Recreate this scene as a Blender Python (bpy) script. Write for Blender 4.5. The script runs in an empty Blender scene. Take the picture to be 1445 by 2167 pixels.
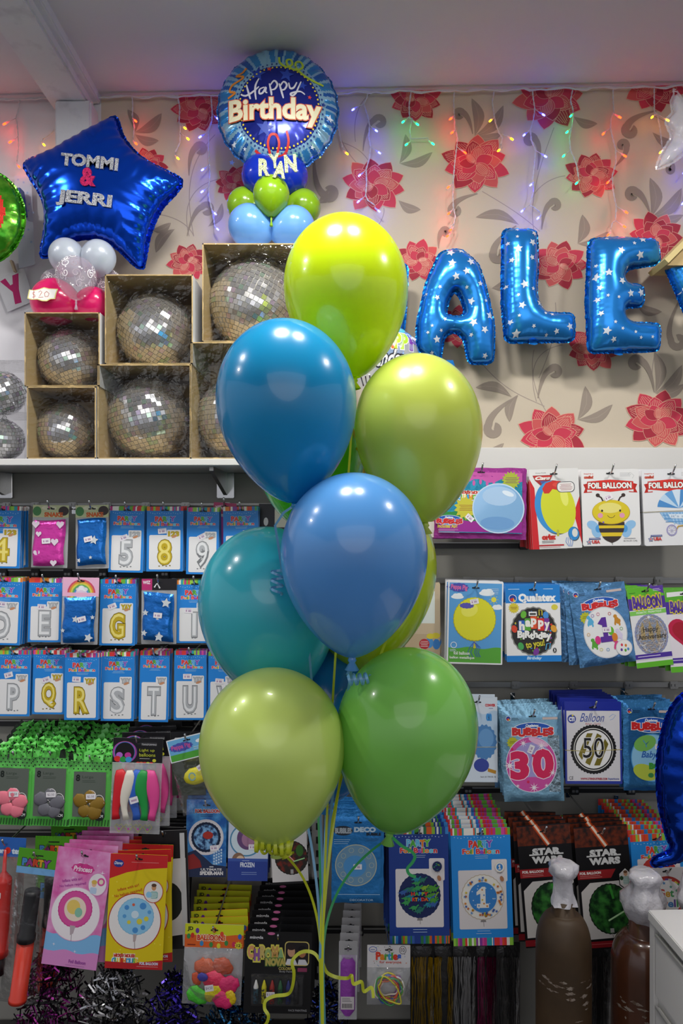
import bpy, bmesh, math, random
import numpy as np
from mathutils import Vector, Matrix, Euler

random.seed(7)
rng = np.random.default_rng(7)
sc = bpy.context.scene
COL = sc.collection
R_ = math.radians
PI = math.pi

# ------------------------------------------------------------------ camera
DC = 2.36            # distance of the camera from the papered wall (wall plane is Y = 0)
EYE = 1.70
F, CX, CY = 1500.0, 722.5, 1110.0
cam = bpy.data.cameras.new('camera')
cam.sensor_fit = 'AUTO'; cam.sensor_width = 36.0
cam.lens = F / 2167.0 * 36.0
cam.shift_y = (CY - 1083.5) / 2167.0
cam.clip_start = 0.02
cam_ob = bpy.data.objects.new('camera', cam)
cam_ob.location = (0, -DC, EYE); cam_ob.rotation_euler = (PI / 2, 0, 0)
COL.objects.link(cam_ob); sc.camera = cam_ob

# ------------------------------------------------------------------ view, world, lamps
sc.view_settings.view_transform = 'Standard'
sc.view_settings.look = 'None'
sc.view_settings.gamma = 1.0
sc.view_settings.use_curve_mapping = False
sc.view_settings.exposure = 0.0
try:
    sc.cycles.max_bounces = 10; sc.cycles.transparent_max_bounces = 24
    sc.cycles.caustics_reflective = False; sc.cycles.caustics_refractive = False
    sc.cycles.sample_clamp_indirect = 4.0
    sc.cycles.use_denoising = True
except Exception:
    pass
W = bpy.data.worlds.new('room_air'); sc.world = W; W.use_nodes = True
bg = W.node_tree.nodes['Background']
# the unseen rest of the shop: pale walls and ceiling above eye level, dark floor and counters below
_tc = W.node_tree.nodes.new('ShaderNodeTexCoord'); _sx = W.node_tree.nodes.new('ShaderNodeSeparateXYZ'); _rp = W.node_tree.nodes.new('ShaderNodeValToRGB')
_ma = W.node_tree.nodes.new('ShaderNodeMath'); _ma.operation = 'MULTIPLY_ADD'; _ma.inputs[1].default_value = 0.5; _ma.inputs[2].default_value = 0.5
W.node_tree.links.new(_tc.outputs['Generated'], _sx.inputs[0]); W.node_tree.links.new(_sx.outputs['Z'], _ma.inputs[0])
W.node_tree.links.new(_ma.outputs[0], _rp.inputs['Fac']); W.node_tree.links.new(_rp.outputs['Color'], bg.inputs[0])
_rp.color_ramp.elements[0].position = 0.34; _rp.color_ramp.elements[0].color = (0.20, 0.20, 0.21, 1)
_rp.color_ramp.elements[1].position = 0.56; _rp.color_ramp.elements[1].color = (0.90, 0.92, 1.0, 1)
bg.inputs[1].default_value = 0.62


def lamp(x, y, z, power, size, col, aim=None, spread=180):
    l = bpy.data.lights.new('ceiling_and_fill_lamp', 'AREA'); l.shape = 'DISK'; l.size = size
    l.energy = power; l.color = col; l.spread = R_(spread)
    o = bpy.data.objects.new('ceiling_and_fill_lamp', l); o.location = (x, y, z)
    if aim:
        o.rotation_euler = (Vector(aim) - Vector((x, y, z))).to_track_quat('-Z', 'Y').to_euler()
    COL.objects.link(o)


lamp(-0.18, -1.00, 3.04, 17, 0.22, (1.0, 0.97, 0.93))
lamp(0.16, -1.02, 3.04, 11, 0.16, (1.0, 0.97, 0.93))
lamp(1.25, -1.05, 3.04, 13, 0.16, (1.0, 0.97, 0.93))
lamp(-1.45, -1.05, 3.04, 10, 0.15, (1.0, 0.97, 0.95))
lamp(-2.15, -1.20, 3.04, 10, 0.15, (1.0, 0.97, 0.95))
lamp(0.10, -3.10, 2.95, 18, 2.60, (1.0, 0.97, 0.94), aim=(0, 0, 1.5))  # added soft fill from behind the camera to brighten balloons, not a fitting


# ------------------------------------------------------------------ helpers
def at(px, py, Y):
    d = Y + DC
    return Vector(((px - CX) / F * d, Y, EYE - (py - CY) / F * d))


def sc_at(Y):
    return (Y + DC) / F


def lin(h):
    h = h.lstrip('#')
    o = []
    for i in (0, 2, 4):
        c = int(h[i:i + 2], 16) / 255.0
        o.append(c / 12.92 if c <= 0.04045 else ((c + 0.055) / 1.055) ** 2.4)
    return (*o, 1.0)


MATS = {}


def mat(name, col='ffffff', rough=0.5, metal=0.0, spec=0.5, coat=0.0, coat_rough=0.05, emit=0.0, emit_col=None,
        noise=None, bump=None, transl=0.0, transp=0.0, aniso=0.0, sheen=0.0):
    """noise=(scale, colour2, detail, lo, hi); bump=(scale, strength, distance); transl / transp mix in thin-sheet light"""
    if name in MATS:
        return MATS[name]
    m = bpy.data.materials.new(name); m.use_nodes = True
    nt = m.node_tree; N = nt.nodes; L = nt.links
    b = N['Principled BSDF']; out = N['Material Output']
    b.inputs['Base Color'].default_value = lin(col)
    b.inputs['Roughness'].default_value = rough
    b.inputs['Metallic'].default_value = metal
    b.inputs['Specular IOR Level'].default_value = spec
    b.inputs['Coat Weight'].default_value = coat
    b.inputs['Coat Roughness'].default_value = coat_rough
    b.inputs['Sheen Weight'].default_value = sheen
    if emit:
        b.inputs['Emission Color'].default_value = lin(emit_col or col)
        b.inputs['Emission Strength'].default_value = emit
    tc = None
    if noise or bump:
        tc = N.new('ShaderNodeTexCoord')
    if noise:
        nz = N.new('ShaderNodeTexNoise'); nz.inputs['Scale'].default_value = noise[0]
        nz.inputs['Detail'].default_value = noise[2]
        L.new(tc.outputs['Object'], nz.inputs['Vector'])
        r = N.new('ShaderNodeValToRGB')
        r.color_ramp.elements[0].position = noise[3]; r.color_ramp.elements[1].position = noise[4]
        r.color_ramp.elements[0].color = lin(col); r.color_ramp.elements[1].color = lin(noise[1])
        L.new(nz.outputs['Fac'], r.inputs['Fac']); L.new(r.outputs['Color'], b.inputs['Base Color'])
    if bump:
        nb = N.new('ShaderNodeTexNoise'); nb.inputs['Scale'].default_value = bump[0]; nb.inputs['Detail'].default_value = 3
        L.new(tc.outputs['Object'], nb.inputs['Vector'])
        bp = N.new('ShaderNodeBump'); bp.inputs['Strength'].default_value = bump[1]; bp.inputs['Distance'].default_value = bump[2]
        L.new(nb.outputs['Fac'], bp.inputs['Height']); L.new(bp.outputs['Normal'], b.inputs['Normal'])
    last = b
    if transl:
        t = N.new('ShaderNodeBsdfTranslucent'); t.inputs['Color'].default_value = lin(col)
        x = N.new('ShaderNodeMixShader'); x.inputs[0].default_value = transl
        L.new(last.outputs[0], x.inputs[1]); L.new(t.outputs[0], x.inputs[2]); last = x
    if transp:
        t = N.new('ShaderNodeBsdfTransparent')
        x = N.new('ShaderNodeMixShader'); x.inputs[0].default_value = transp
        L.new(last.outputs[0], x.inputs[1]); L.new(t.outputs[0], x.inputs[2]); last = x
    if last is not b:
        L.new(last.outputs[0], out.inputs['Surface'])
    MATS[name] = m
    return m


def ink(h):
    """a printed colour on glossy card"""
    return mat('ink_' + h, h, rough=0.38, spec=0.4)


def film():
    if 'clear_film' in MATS:
        return MATS['clear_film']
    m = bpy.data.materials.new('clear_film'); m.use_nodes = True
    nt = m.node_tree; N = nt.nodes; L = nt.links
    N.remove(N['Principled BSDF'])
    t = N.new('ShaderNodeBsdfTransparent'); g = N.new('ShaderNodeBsdfGlossy'); g.inputs['Roughness'].default_value = 0.12
    lw = N.new('ShaderNodeLayerWeight'); lw.inputs['Blend'].default_value = 0.25
    tc = N.new('ShaderNodeTexCoord'); nz = N.new('ShaderNodeTexNoise'); nz.inputs['Scale'].default_value = 16; nz.inputs['Detail'].default_value = 4
    bp = N.new('ShaderNodeBump'); bp.inputs['Strength'].default_value = 0.6; bp.inputs['Distance'].default_value = 0.02
    L.new(tc.outputs['Object'], nz.inputs['Vector']); L.new(nz.outputs['Fac'], bp.inputs['Height'])
    L.new(bp.outputs['Normal'], g.inputs['Normal'])
    mm = N.new('ShaderNodeMath'); mm.operation = 'MULTIPLY_ADD'; mm.inputs[1].default_value = 0.5; mm.inputs[2].default_value = 0.04
    L.new(lw.outputs['Fresnel'], mm.inputs[0])
    x = N.new('ShaderNodeMixShader'); L.new(mm.outputs[0], x.inputs[0])
    L.new(t.outputs[0], x.inputs[1]); L.new(g.outputs[0], x.inputs[2]); L.new(x.outputs[0], N['Material Output'].inputs['Surface'])
    MATS['clear_film'] = m
    return m


class MB:
    """collects geometry, then links it as ONE mesh object"""
    def __init__(s):
        s.v = []; s.f = []; s.m = []; s.sm = []; s.mats = []

    def mi(s, m):
        if m not in s.mats: s.mats.append(m)
        return s.mats.index(m)

    def add(s, vs, fs, m, smooth=False, M=None):
        o = len(s.v); k = s.mi(m)
        if M is not None: vs = [M @ Vector(v) for v in vs]
        s.v += [tuple(v) for v in vs]
        for f in fs:
            s.f.append([o + i for i in f]); s.m.append(k); s.sm.append(smooth)
        return o

    def box(s, x0, x1, y0, y1, z0, z1, m, M=None):
        vs = [(x, y, z) for z in (z0, z1) for y in (y0, y1) for x in (x0, x1)]
        s.add(vs, [(0, 2, 3, 1), (4, 5, 7, 6), (0, 1, 5, 4), (2, 6, 7, 3), (0, 4, 6, 2), (1, 3, 7, 5)], m, M=M)

    def bbox(s, x0, x1, y0, y1, z0, z1, m, bev=0.002, M=None):
        bm = bmesh.new(); bmesh.ops.create_cube(bm, size=1)
        for v in bm.verts:
            v.co = Vector(((x0 + x1) / 2 + v.co.x * (x1 - x0), (y0 + y1) / 2 + v.co.y * (y1 - y0), (z0 + z1) / 2 + v.co.z * (z1 - z0)))
        bmesh.ops.bevel(bm, geom=bm.edges[:], offset=bev, segments=2, affect='EDGES')
        bm.verts.index_update()
        s.add([v.co.copy() for v in bm.verts], [[v.index for v in f.verts] for f in bm.faces], m, M=M); bm.free()

    def tube(s, pts, r, m, n=8, caps=True, smooth=True):
        pts = [Vector(p) for p in pts]; k = len(pts)
        rr = r if isinstance(r, (list, tuple)) else [r] * k
        vs = []; up = Vector((0, 0, 1)); prev = None
        for i, p in enumerate(pts):
            d = (pts[min(i + 1, k - 1)] - pts[max(i - 1, 0)])
            d = d.normalized() if d.length > 1e-9 else Vector((0, 0, 1))
            if prev is None:
                a = d.cross(up if abs(d.dot(up)) < 0.9 else Vector((1, 0, 0))).normalized()
            else:
                a = (prev - d * prev.dot(d))
                a = a.normalized() if a.length > 1e-6 else d.orthogonal().normalized()
            prev = a; b = d.cross(a)
            for j in range(n):
                t = 2 * PI * j / n
                vs.append(p + (a * math.cos(t) + b * math.sin(t)) * rr[i])
        fs = [(i * n + j, i * n + (j + 1) % n, (i + 1) * n + (j + 1) % n, (i + 1) * n + j) for i in range(k - 1) for j in range(n)]
        if caps: fs += [tuple(range(n))[::-1], tuple(range((k - 1) * n, k * n))]
        s.add(vs, fs, m, smooth)

    def strip(s, pts, w, m, nrm=None, twist=0.0):
        """a flat ribbon following pts"""
        pts = [Vector(p) for p in pts]; k = len(pts); vs = []
        for i, p in enumerate(pts):
            d = (pts[min(i + 1, k - 1)] - pts[max(i - 1, 0)]).normalized()
            nn = Vector(nrm) if nrm is not None else Vector((0, -1, 0.15))
            a = d.cross(nn)
            a = a.normalized() if a.length > 1e-6 else Vector((1, 0, 0))
            if twist: a = Matrix.Rotation(twist * i / k, 3, d) @ a
            vs += [p - a * w / 2, p + a * w / 2]
        s.add(vs, [(2 * i, 2 * i + 1, 2 * i + 3, 2 * i + 2) for i in range(k - 1)], m, True)

    def lathe(s, prof, m, n=48, M=None, smooth=True, close=False):
        """prof = [(r, z)...] from top to bottom, about Z"""
        vs = []; fs = []; k = len(prof)
        for r, z in prof:
            for j in range(n):
                t = 2 * PI * j / n; vs.append((r * math.cos(t), r * math.sin(t), z))
        for i in range(k - 1):
            for j in range(n):
                fs.append((i * n + j, (i + 1) * n + j, (i + 1) * n + (j + 1) % n, i * n + (j + 1) % n))
        s.add(vs, fs, m, smooth, M)

    def build(s, name, parent=None, loc=None, rot=None):
        me = bpy.data.meshes.new(name)
        me.from_pydata(s.v, [], s.f)
        for m in s.mats: me.materials.append(m)
        me.polygons.foreach_set('material_index', s.m)
        me.polygons.foreach_set('use_smooth', s.sm)
        me.update()
        o = bpy.data.objects.new(name, me); COL.objects.link(o)
        if loc is not None: o.location = loc
        if rot is not None: o.rotation_euler = rot
        if parent is not None: o.parent = parent
        return o


def tag(o, label=None, cat=None, group=None, kind=None):
    if label: o['label'] = label
    if cat: o['category'] = cat
    if group: o['group'] = group
    if kind: o['kind'] = kind
    return o


def empty(name, loc, rot=(0, 0, 0)):
    o = bpy.data.objects.new(name, None); o.location = loc; o.rotation_euler = rot
    o.empty_display_size = 0.05; COL.objects.link(o); return o


def dup(root, loc=None, rot=None, label=None, group=None, kids=True):
    r = root.copy(); COL.objects.link(r)
    if loc is not None: r.location = loc
    if rot is not None: r.rotation_euler = rot
    if label: r['label'] = label
    if group: r['group'] = group
    if kids:
        for ch in list(root.children):
            c = ch.copy(); COL.objects.link(c); c.parent = r
    return r


# ------------------------------------------------------------------ text as mesh
TXT = {}


def text_mesh(s, bold=0.0, shear=0.0):
    key = (s, round(bold, 4), round(shear, 3))
    if key in TXT: return TXT[key]
    cu = bpy.data.curves.new('t', 'FONT'); cu.body = s; cu.size = 1.0
    cu.offset = bold; cu.shear = shear; cu.resolution_u = 3
    o = bpy.data.objects.new('t', cu)
    COL.objects.link(o)
    dg = bpy.context.evaluated_depsgraph_get()
    me = bpy.data.meshes.new_from_object(o.evaluated_get(dg))
    vs = np.array([v.co[:2] for v in me.vertices]) if len(me.vertices) else np.zeros((0, 2))
    fs = [list(p.vertices) for p in me.polygons]
    bpy.data.objects.remove(o); bpy.data.curves.remove(cu); bpy.data.meshes.remove(me)
    TXT[key] = (vs, fs)
    return TXT[key]


def rrect(x, y, w, h, r=0.0, n=4):
    if r <= 0: return [(x, y), (x + w, y), (x + w, y + h), (x, y + h)]
    r = min(r, w / 2, h / 2); o = []
    for cx, cy, a in ((x + w - r, y + r, -90), (x + w - r, y + h - r, 0), (x + r, y + h - r, 90), (x + r, y + r, 180)):
        for k in range(n + 1):
            t = R_(a + 90 * k / n); o.append((cx + r * math.cos(t), cy + r * math.sin(t)))
    return o


def starpts(cx, cy, R, r=None, n=5, rot=0.0):
    r = R * 0.42 if r is None else r
    return [(cx + (R if k % 2 == 0 else r) * math.sin(R_(rot) + PI * k / n), cy - (R if k % 2 == 0 else r) * math.cos(R_(rot) + PI * k / n)) for k in range(2 * n)]


class Print:
    """flat printing in pixel-sized units: x right, y down from the top left corner; each call lies on top of the last"""
    STEP = 0.000025

    def __init__(s, mb, ox, oy, sc, z0=0.0, hf=None):
        s.mb = mb; s.ox = ox; s.oy = oy; s.s = sc; s.k = 0; s.z0 = z0; s.hf = hf

    def P(s, x, y):
        X = (x - s.ox) * s.s; Z = -(y - s.oy) * s.s
        y0 = -s.z0 - s.k * s.STEP
        if s.hf: y0 -= s.hf(X, Z)
        return (X, y0, Z)

    def poly(s, pts, c):
        s.k += 1
        s.mb.add([s.P(*p) for p in pts], [tuple(range(len(pts)))], c if not isinstance(c, str) else ink(c))

    def rect(s, x, y, w, h, c, r=0): s.poly(rrect(x, y, w, h, r), c)

    def ell(s, cx, cy, rx, ry, c, n=32, rot=0):
        a = R_(rot)
        s.poly([(cx + rx * math.cos(2 * PI * k / n) * math.cos(a) - ry * math.sin(2 * PI * k / n) * math.sin(a),
                 cy + rx * math.cos(2 * PI * k / n) * math.sin(a) + ry * math.sin(2 * PI * k / n) * math.cos(a)) for k in range(n)], c)

    def scallop(s, cx, cy, rx, ry, c, n=28, a=0.03):
        m = n * 4
        s.poly([(cx + rx * (1 + a * math.cos(n * 2 * PI * k / m)) * math.cos(2 * PI * k / m), cy + ry * (1 + a * math.cos(n * 2 * PI * k / m)) * math.sin(2 * PI * k / m)) for k in range(m)], c)

    def star(s, cx, cy, R, c, r=None, n=5, rot=0): s.poly(starpts(cx, cy, R, r, n, rot), c)

    def line(s, pts, w, c):
        s.k += 1; vs = []; k = len(pts)
        ww = w if isinstance(w, (list, tuple)) else [w] * k
        for i, p in enumerate(pts):
            a = pts[max(i - 1, 0)]; b = pts[min(i + 1, k - 1)]
            dx, dy = b[0] - a[0], b[1] - a[1]; l = math.hypot(dx, dy) or 1
            vs += [s.P(p[0] - dy / l * ww[i] / 2, p[1] + dx / l * ww[i] / 2), s.P(p[0] + dy / l * ww[i] / 2, p[1] - dx / l * ww[i] / 2)]
        s.mb.add(vs, [(2 * i, 2 * i + 1, 2 * i + 3, 2 * i + 2) for i in range(k - 1)], c if not isinstance(c, str) else ink(c))

    def ring(s, cx, cy, rx, ry, w, c, n=40):
        s.line([(cx + rx * math.cos(2 * PI * k / n), cy + ry * math.sin(2 * PI * k / n)) for k in range(n + 1)], w, c)

    def txt(s, t, x0, y0, x1, y1, c, bold=0.02, shear=0.0, out=None, rot=0.0):
        """text stretched to fill the box; out=(colour, thickness in px)"""
        vs, fs = text_mesh(t, bold, shear)
        if not len(vs): return
        lo, hi = vs.min(0), vs.max(0)
        kx = (x1 - x0) / max(hi[0] - lo[0], 1e-6); ky = (y1 - y0) / max(hi[1] - lo[1], 1e-6)
        cx, cy = (x0 + x1) / 2, (y0 + y1) / 2; a = R_(rot)

        def put(V, Fs, col):
            s.k += 1; o = []
            for q in V:
                x = x0 + (q[0] - lo[0]) * kx - cx; y = y1 - (q[1] - lo[1]) * ky - cy
                o.append(s.P(cx + x * math.cos(a) - y * math.sin(a), cy + x * math.sin(a) + y * math.cos(a)))
            s.mb.add(o, Fs, col if not isinstance(col, str) else ink(col))
        if out:
            v2, f2 = text_mesh(t, bold + out[1] / max(kx, 1e-6) * 0.8, shear)
            put(v2, f2, out[0])
        put(vs, fs, c)

    def letters(s, t, x0, y0, x1, y1, cols, bold=0.04, out=None, wob=0.0, shear=0.0):
        """every letter in its own colour, stretched to fill the box"""
        vs, _ = text_mesh(t, bold, shear); lo, hi = vs.min(0), vs.max(0)
        kx = (x1 - x0) / (hi[0] - lo[0]); ky = (y1 - y0) / (hi[1] - lo[1])
        items = []
        for i, ch in enumerate(t):
            if ch == ' ': continue
            full = text_mesh(t[:i + 1], bold, shear)[0]; one = text_mesh(ch, bold, shear)[0]
            items.append((i, ch, full[:, 0].max() - one[:, 0].max()))
        for ps in (0, 1):
            if ps == 0 and not out: continue
            s.k += 1
            for i, ch, off in items:
                b = bold + (out[1] / kx * 0.8 if ps == 0 else 0)
                v, f = text_mesh(ch, b, shear); dy = wob * (1 if i % 2 else -1)
                c = out[0] if ps == 0 else cols[i % len(cols)]
                s.mb.add([s.P(x0 + (q[0] + off - lo[0]) * kx, y1 - (q[1] - lo[1]) * ky + dy) for q in v], f, c if not isinstance(c, str) else ink(c))

    def lines(s, x0, y0, x1, n, gap, c, w=0.8, center=False):
        """lines of print too small to read"""
        for i in range(n):
            k = random.uniform(0.05, 0.3) * (x1 - x0)
            a, b = (x0 + k / 2, x1 - k / 2) if center else (x0, x1 - k)
            s.rect(a, y0 + i * gap, b - a, w, c)

# ================================================================== the setting
def struct(o): o['kind'] = 'structure'; return o


paper = mat('wallpaper_paper', 'c8bca9', rough=0.75, spec=0.2, bump=(260, 0.12, 0.002))
paint_w = mat('white_wall_paint', 'dedde2', rough=0.7, bump=(18, 0.15, 0.01))
ceil_m = mat('ceiling_paint', 'd6d2da', rough=0.8, bump=(30, 0.08, 0.01))
wood_w = mat('white_painted_timber', 'd8d8de', rough=0.6, noise=(14, 'b9b8bf', 4, 0.55, 0.8), bump=(25, 0.4, 0.01))
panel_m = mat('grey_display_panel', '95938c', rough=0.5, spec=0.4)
S0 = sc_at(0.0)


def ceil_z(x): return 3.140 + 0.0187 * x


# wallpaper: one wall, the printed flowers are part of its surface
mb = MB()
xl = at(214, 0, 0).x
mb.add([(xl, 0, 0), (3.6, 0, 0), (3.6, 0, 3.35), (xl, 0, 3.35)], [(0, 1, 2, 3)], paper)
mb.v = [(x, y, z - EYE) for x, y, z in mb.v]
wp = Print(mb, CX, CY, S0); wp.STEP = 1.2e-5
RED = mat('paper_red', 'c4334c', rough=0.7); DRED = mat('paper_dark_red', 'a32438', rough=0.7)
COR = mat('paper_coral', 'c65353', rough=0.7); GLD = mat('paper_gold', 'd8a08a', rough=0.5)
LEAF = mat('paper_leaf', '96897d', rough=0.7); LEAFL = mat('paper_leaf_edge', 'a89a8a', rough=0.6); STEM = mat('paper_stem', 'a2948a', rough=0.7)


def petal(cx, cy, a, L, w, r0=0.0, tip=1.35):
    n = 9; l = []; r = []
    for k in range(n + 1):
        t = k / n
        ww = w * (math.sin(PI * t ** 0.9) ** 0.75) * (1.0 if t < 0.85 else 0.97)
        if k in (0, n): ww = 0
        d = r0 + (L - r0) * t
        l.append((d, ww / 2)); r.append((d, -ww / 2))
    pts = l + r[::-1][1:-1]
    ca, sa = math.cos(a), math.sin(a)
    return [(cx + d * ca - q * sa, cy + d * sa + q * ca) for d, q in pts]


def flower(cx, cy, R, rot=0.0, seed=1, sq=0.86):
    rd = random.Random(seed); wp.k = 130

    def pet(a, L, w, c, veins=False, ox=0, oy=0):
        pts = petal(cx + ox, cy + oy, a, L, w)
        pts = [(x, cy + (y - cy) * sq) for x, y in pts]
        wp.poly(pts, GLD)
        mx = sum(p[0] for p in pts) / len(pts); my = sum(p[1] for p in pts) / len(pts)
        wp.poly([(mx + (x - mx) * 0.955, my + (y - my) * 0.945) for x, y in pts], c)
        if veins:
            ca, sa = math.cos(a), math.sin(a)
            for q in (-0.3, -0.18, -0.06, 0.06, 0.18, 0.3):
                ln = []
                for k in range(5):
                    t = 0.12 + 0.78 * k / 4 * (1 - abs(q) * 0.5); d = L * t; ww = w * q * (math.sin(PI * t) ** 0.75)
                    ln.append((cx + ox + d * ca - ww * sa, cy + (oy + d * sa + ww * ca) * sq))
                wp.line(ln, 0.9, GLD)
    n = 10
    for k in range(n):
        pet(rot + 2 * PI * k / n + rd.uniform(-.08, .08), R * rd.uniform(0.93, 1.08), R * 0.62, [RED, DRED, RED, COR, DRED][rd.randrange(5)], rd.random() < 0.25)
    for k in range(8):
        pet(rot + 0.3 + 2 * PI * k / 8 + rd.uniform(-.1, .1), R * rd.uniform(0.68, 0.82), R * 0.54, [COR, RED, COR, DRED][rd.randrange(4)], rd.random() < 0.5)
    for k in range(5):
        pet(rot + 2 * PI * k / 5 + rd.uniform(-.2, .2), R * rd.uniform(0.5, 0.62), R * 0.42, [RED, COR][k % 2], k % 2 == 1)
    pet(rot - 0.4, R * 0.5, R * 0.34, DRED); pet(rot + 0.5, R * 0.42, R * 0.26, COR, True)


def leaf(x0, y0, x1, y1, w, bend=0.15):
    L = math.hypot(x1 - x0, y1 - y0); a = math.atan2(y1 - y0, x1 - x0); n = 10; l = []; r = []
    for k in range(n + 1):
        t = k / n; ww = w / 2 * math.sin(PI * t ** 1.15) ** 0.85 if 0 < k < n else 0
        b = bend * L * math.sin(PI * t)
        l.append((t * L, b + ww)); r.append((t * L, b - ww))
    pts = [(x0 + d * math.cos(a) - q * math.sin(a), y0 + d * math.sin(a) + q * math.cos(a)) for d, q in l + r[::-1][1:-1]]
    wp.poly(pts, LEAF)
    mid = [(x0 + t * L * math.cos(a) - bend * L * math.sin(PI * t) * math.sin(a), y0 + t * L * math.sin(a) + bend * L * math.sin(PI * t) * math.cos(a)) for t in (0, .25, .5, .75, .95)]
    wp.line(mid, 0.8, LEAFL)


def bez(p0, p1, p2, p3, n=16):
    o = []
    for k in range(n + 1):
        t = k / n; u = 1 - t
        o.append(tuple(u ** 3 * a + 3 * u * u * t * b + 3 * u * t * t * c + t ** 3 * d for a, b, c, d in zip(p0, p1, p2, p3)))
    return o


def stem(*p, w=1.8): wp.line(bez(*p), w, STEM)


def curl(x0, y0, x1, y1, w=15, side=1):
    """a tapered stroke that rolls up at its end"""
    dx, dy = x1 - x0, y1 - y0; L = math.hypot(dx, dy); nx, ny = -dy / L * side, dx / L * side
    r = L * 0.17
    pts = bez((x0, y0), (x0 + dx * .35 - nx * L * .12, y0 + dy * .35 - ny * L * .12), (x0 + dx * .8 - nx * L * .22, y0 + dy * .8 - ny * L * .22), (x1 - nx * r * .4, y1 - ny * r * .4), 12)
    cx, cy = x1 + nx * r * .6, y1 + ny * r * .6
    a0 = math.atan2(pts[-1][1] - cy, pts[-1][0] - cx); r0 = math.hypot(pts[-1][1] - cy, pts[-1][0] - cx)
    sp = [(cx + r0 * (1 - .55 * k / 14) * math.cos(a0 + side * 5.2 * k / 14), cy + r0 * (1 - .55 * k / 14) * math.sin(a0 + side * 5.2 * k / 14)) for k in range(1, 15)]
    pts = pts + sp
    n = len(pts); ws = [w * (0.12 + 0.88 * math.sin(PI * min(1, (i / n) * 1.25) ** 1.0 * 0.62) ** 1.2) if i < n * 0.6 else w * (0.95 - 0.3 * (i / n - 0.6)) for i in range(n)]
    wp.line(pts, ws, LEAF)


# stems first, then leaves, flowers on top
for s_ in [((1020, 405), (1080, 440), (1110, 460), (1142, 490)), ((1130, 490), (1115, 420), (1150, 330), (1172, 270)), ((1125, 420), (1140, 390), (1170, 375), (1196, 372)),
           ((745, 190), (770, 200), (800, 200), (830, 195)), ((752, 300), (745, 250), (760, 210), (790, 195)), ((720, 300), (750, 310), (770, 320), (785, 350)),
           ((795, 485), (805, 470), (815, 455), (812, 440)), ((1130, 740), (1120, 780), (1130, 830), (1155, 870)), ((1190, 730), (1120, 740), (1120, 800), (1135, 850)),
           ((1020, 770), (1070, 830), (1110, 840), (1152, 860)), ((1270, 330), (1262, 350), (1255, 360), (1250, 370)), ((1380, 245), (1400, 250), (1430, 270), (1450, 300)),
           ((410, 500), (390, 400), (400, 340), (455, 285)), ((410, 500), (395, 460), (330, 450), (325, 455)), ((400, 500), (380, 420), (420, 385), (470, 378)),
           ((1385, 830), (1375, 800), (1380, 760), (1390, 740)), ((1015, 760), (990, 740), (975, 740), (960, 720)), ((1300, 640), (1330, 640), (1370, 650), (1400, 660)),
           ((1175, 640), (1180, 690), (1170, 730), (1140, 800)), ((720, 290), (735, 330), (760, 350), (780, 370))]:
    stem(*s_)
for l_ in [(1004, 288, 998, 208, 24), (1004, 288, 1065, 223, 24), (1004, 288, 1062, 282, 20), (1214, 247, 1264, 262, 20), (845, 346, 858, 284, 20), (845, 346, 915, 322, 20),
           (1377, 460, 1375, 376, 26), (1377, 460, 1442, 398, 26), (1377, 460, 1446, 455, 22), (1380, 280, 1440, 305, 20), (843, 424, 890, 444, 20), (1098, 476, 1006, 460, 22),
           (1222, 516, 1232, 454, 24), (1222, 516, 1288, 490, 20), (1222, 888, 1238, 817, 24), (1222, 888, 1296, 856, 22), (1386, 832, 1384, 744, 24), (1386, 832, 1443, 772, 24), (1386, 832, 1450, 812, 20),
           (1082, 840, 1006, 820, 22), (1096, 835, 1078, 893, 20), (286, 280, 270, 232, 20), (286, 280, 342, 240, 24), (286, 285, 336, 298, 20), (370, 485, 330, 535, 22), (320, 487, 362, 472, 18),
           (672, 430, 698, 400, 20), (1345, 640, 1400, 660, 20), (705, 210, 700, 280, 22), (440, 480, 470, 430, 16), (1040, 610, 1080, 590, 20), (1020, 660, 1000, 690, 16), (1010, 960, 1066, 938, 18)]:
    leaf(*l_)
for c_ in [(1000, 284, 976, 240, 15, -1), (768, 320, 796, 256, 14, 1), (1137, 360, 1128, 296, 15, -1), (1298, 355, 1322, 310, 15, -1), (1392, 234, 1330, 270, 18, -1), (1376, 456, 1342, 408, 18, -1),
           (1415, 330, 1420, 358, 14, 1), (1146, 486, 1168, 432, 14, 1), (1010, 410, 960, 440, 16, -1), (1092, 478, 1048, 536, 18, -1), (928, 526, 938, 490, 14, 1), (1095, 838, 1038, 902, 18, -1),
           (1138, 842, 1168, 784, 16, 1), (1384, 830, 1352, 766, 18, -1), (1440, 630, 1425, 720, 16, -1), (400, 372, 418, 314, 16, 1), (396, 500, 432, 440, 14, 1), (240, 280, 230, 300, 10, 1), (665, 330, 690, 410, 18, -1)]:
    curl(*c_)
for i, f_ in enumerate([(420, 232, 58), (312, 352, 46), (498, 388, 44), (790, 392, 70), (878, 212, 56), (1006, 346, 72), (1162, 208, 76), (1250, 372, 58), (884, 552, 52), (1182, 560, 62), (1388, 502, 62),
                        (1384, 182, 66), (1254, 738, 58), (968, 690, 52), (1168, 922, 74), (1392, 888, 74), (398, 556, 46)]):
    flower(*f_, rot=0.7 * i, seed=i + 3)
wall = struct(mb.build('wall_back', loc=(0, 0, EYE)))

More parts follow.
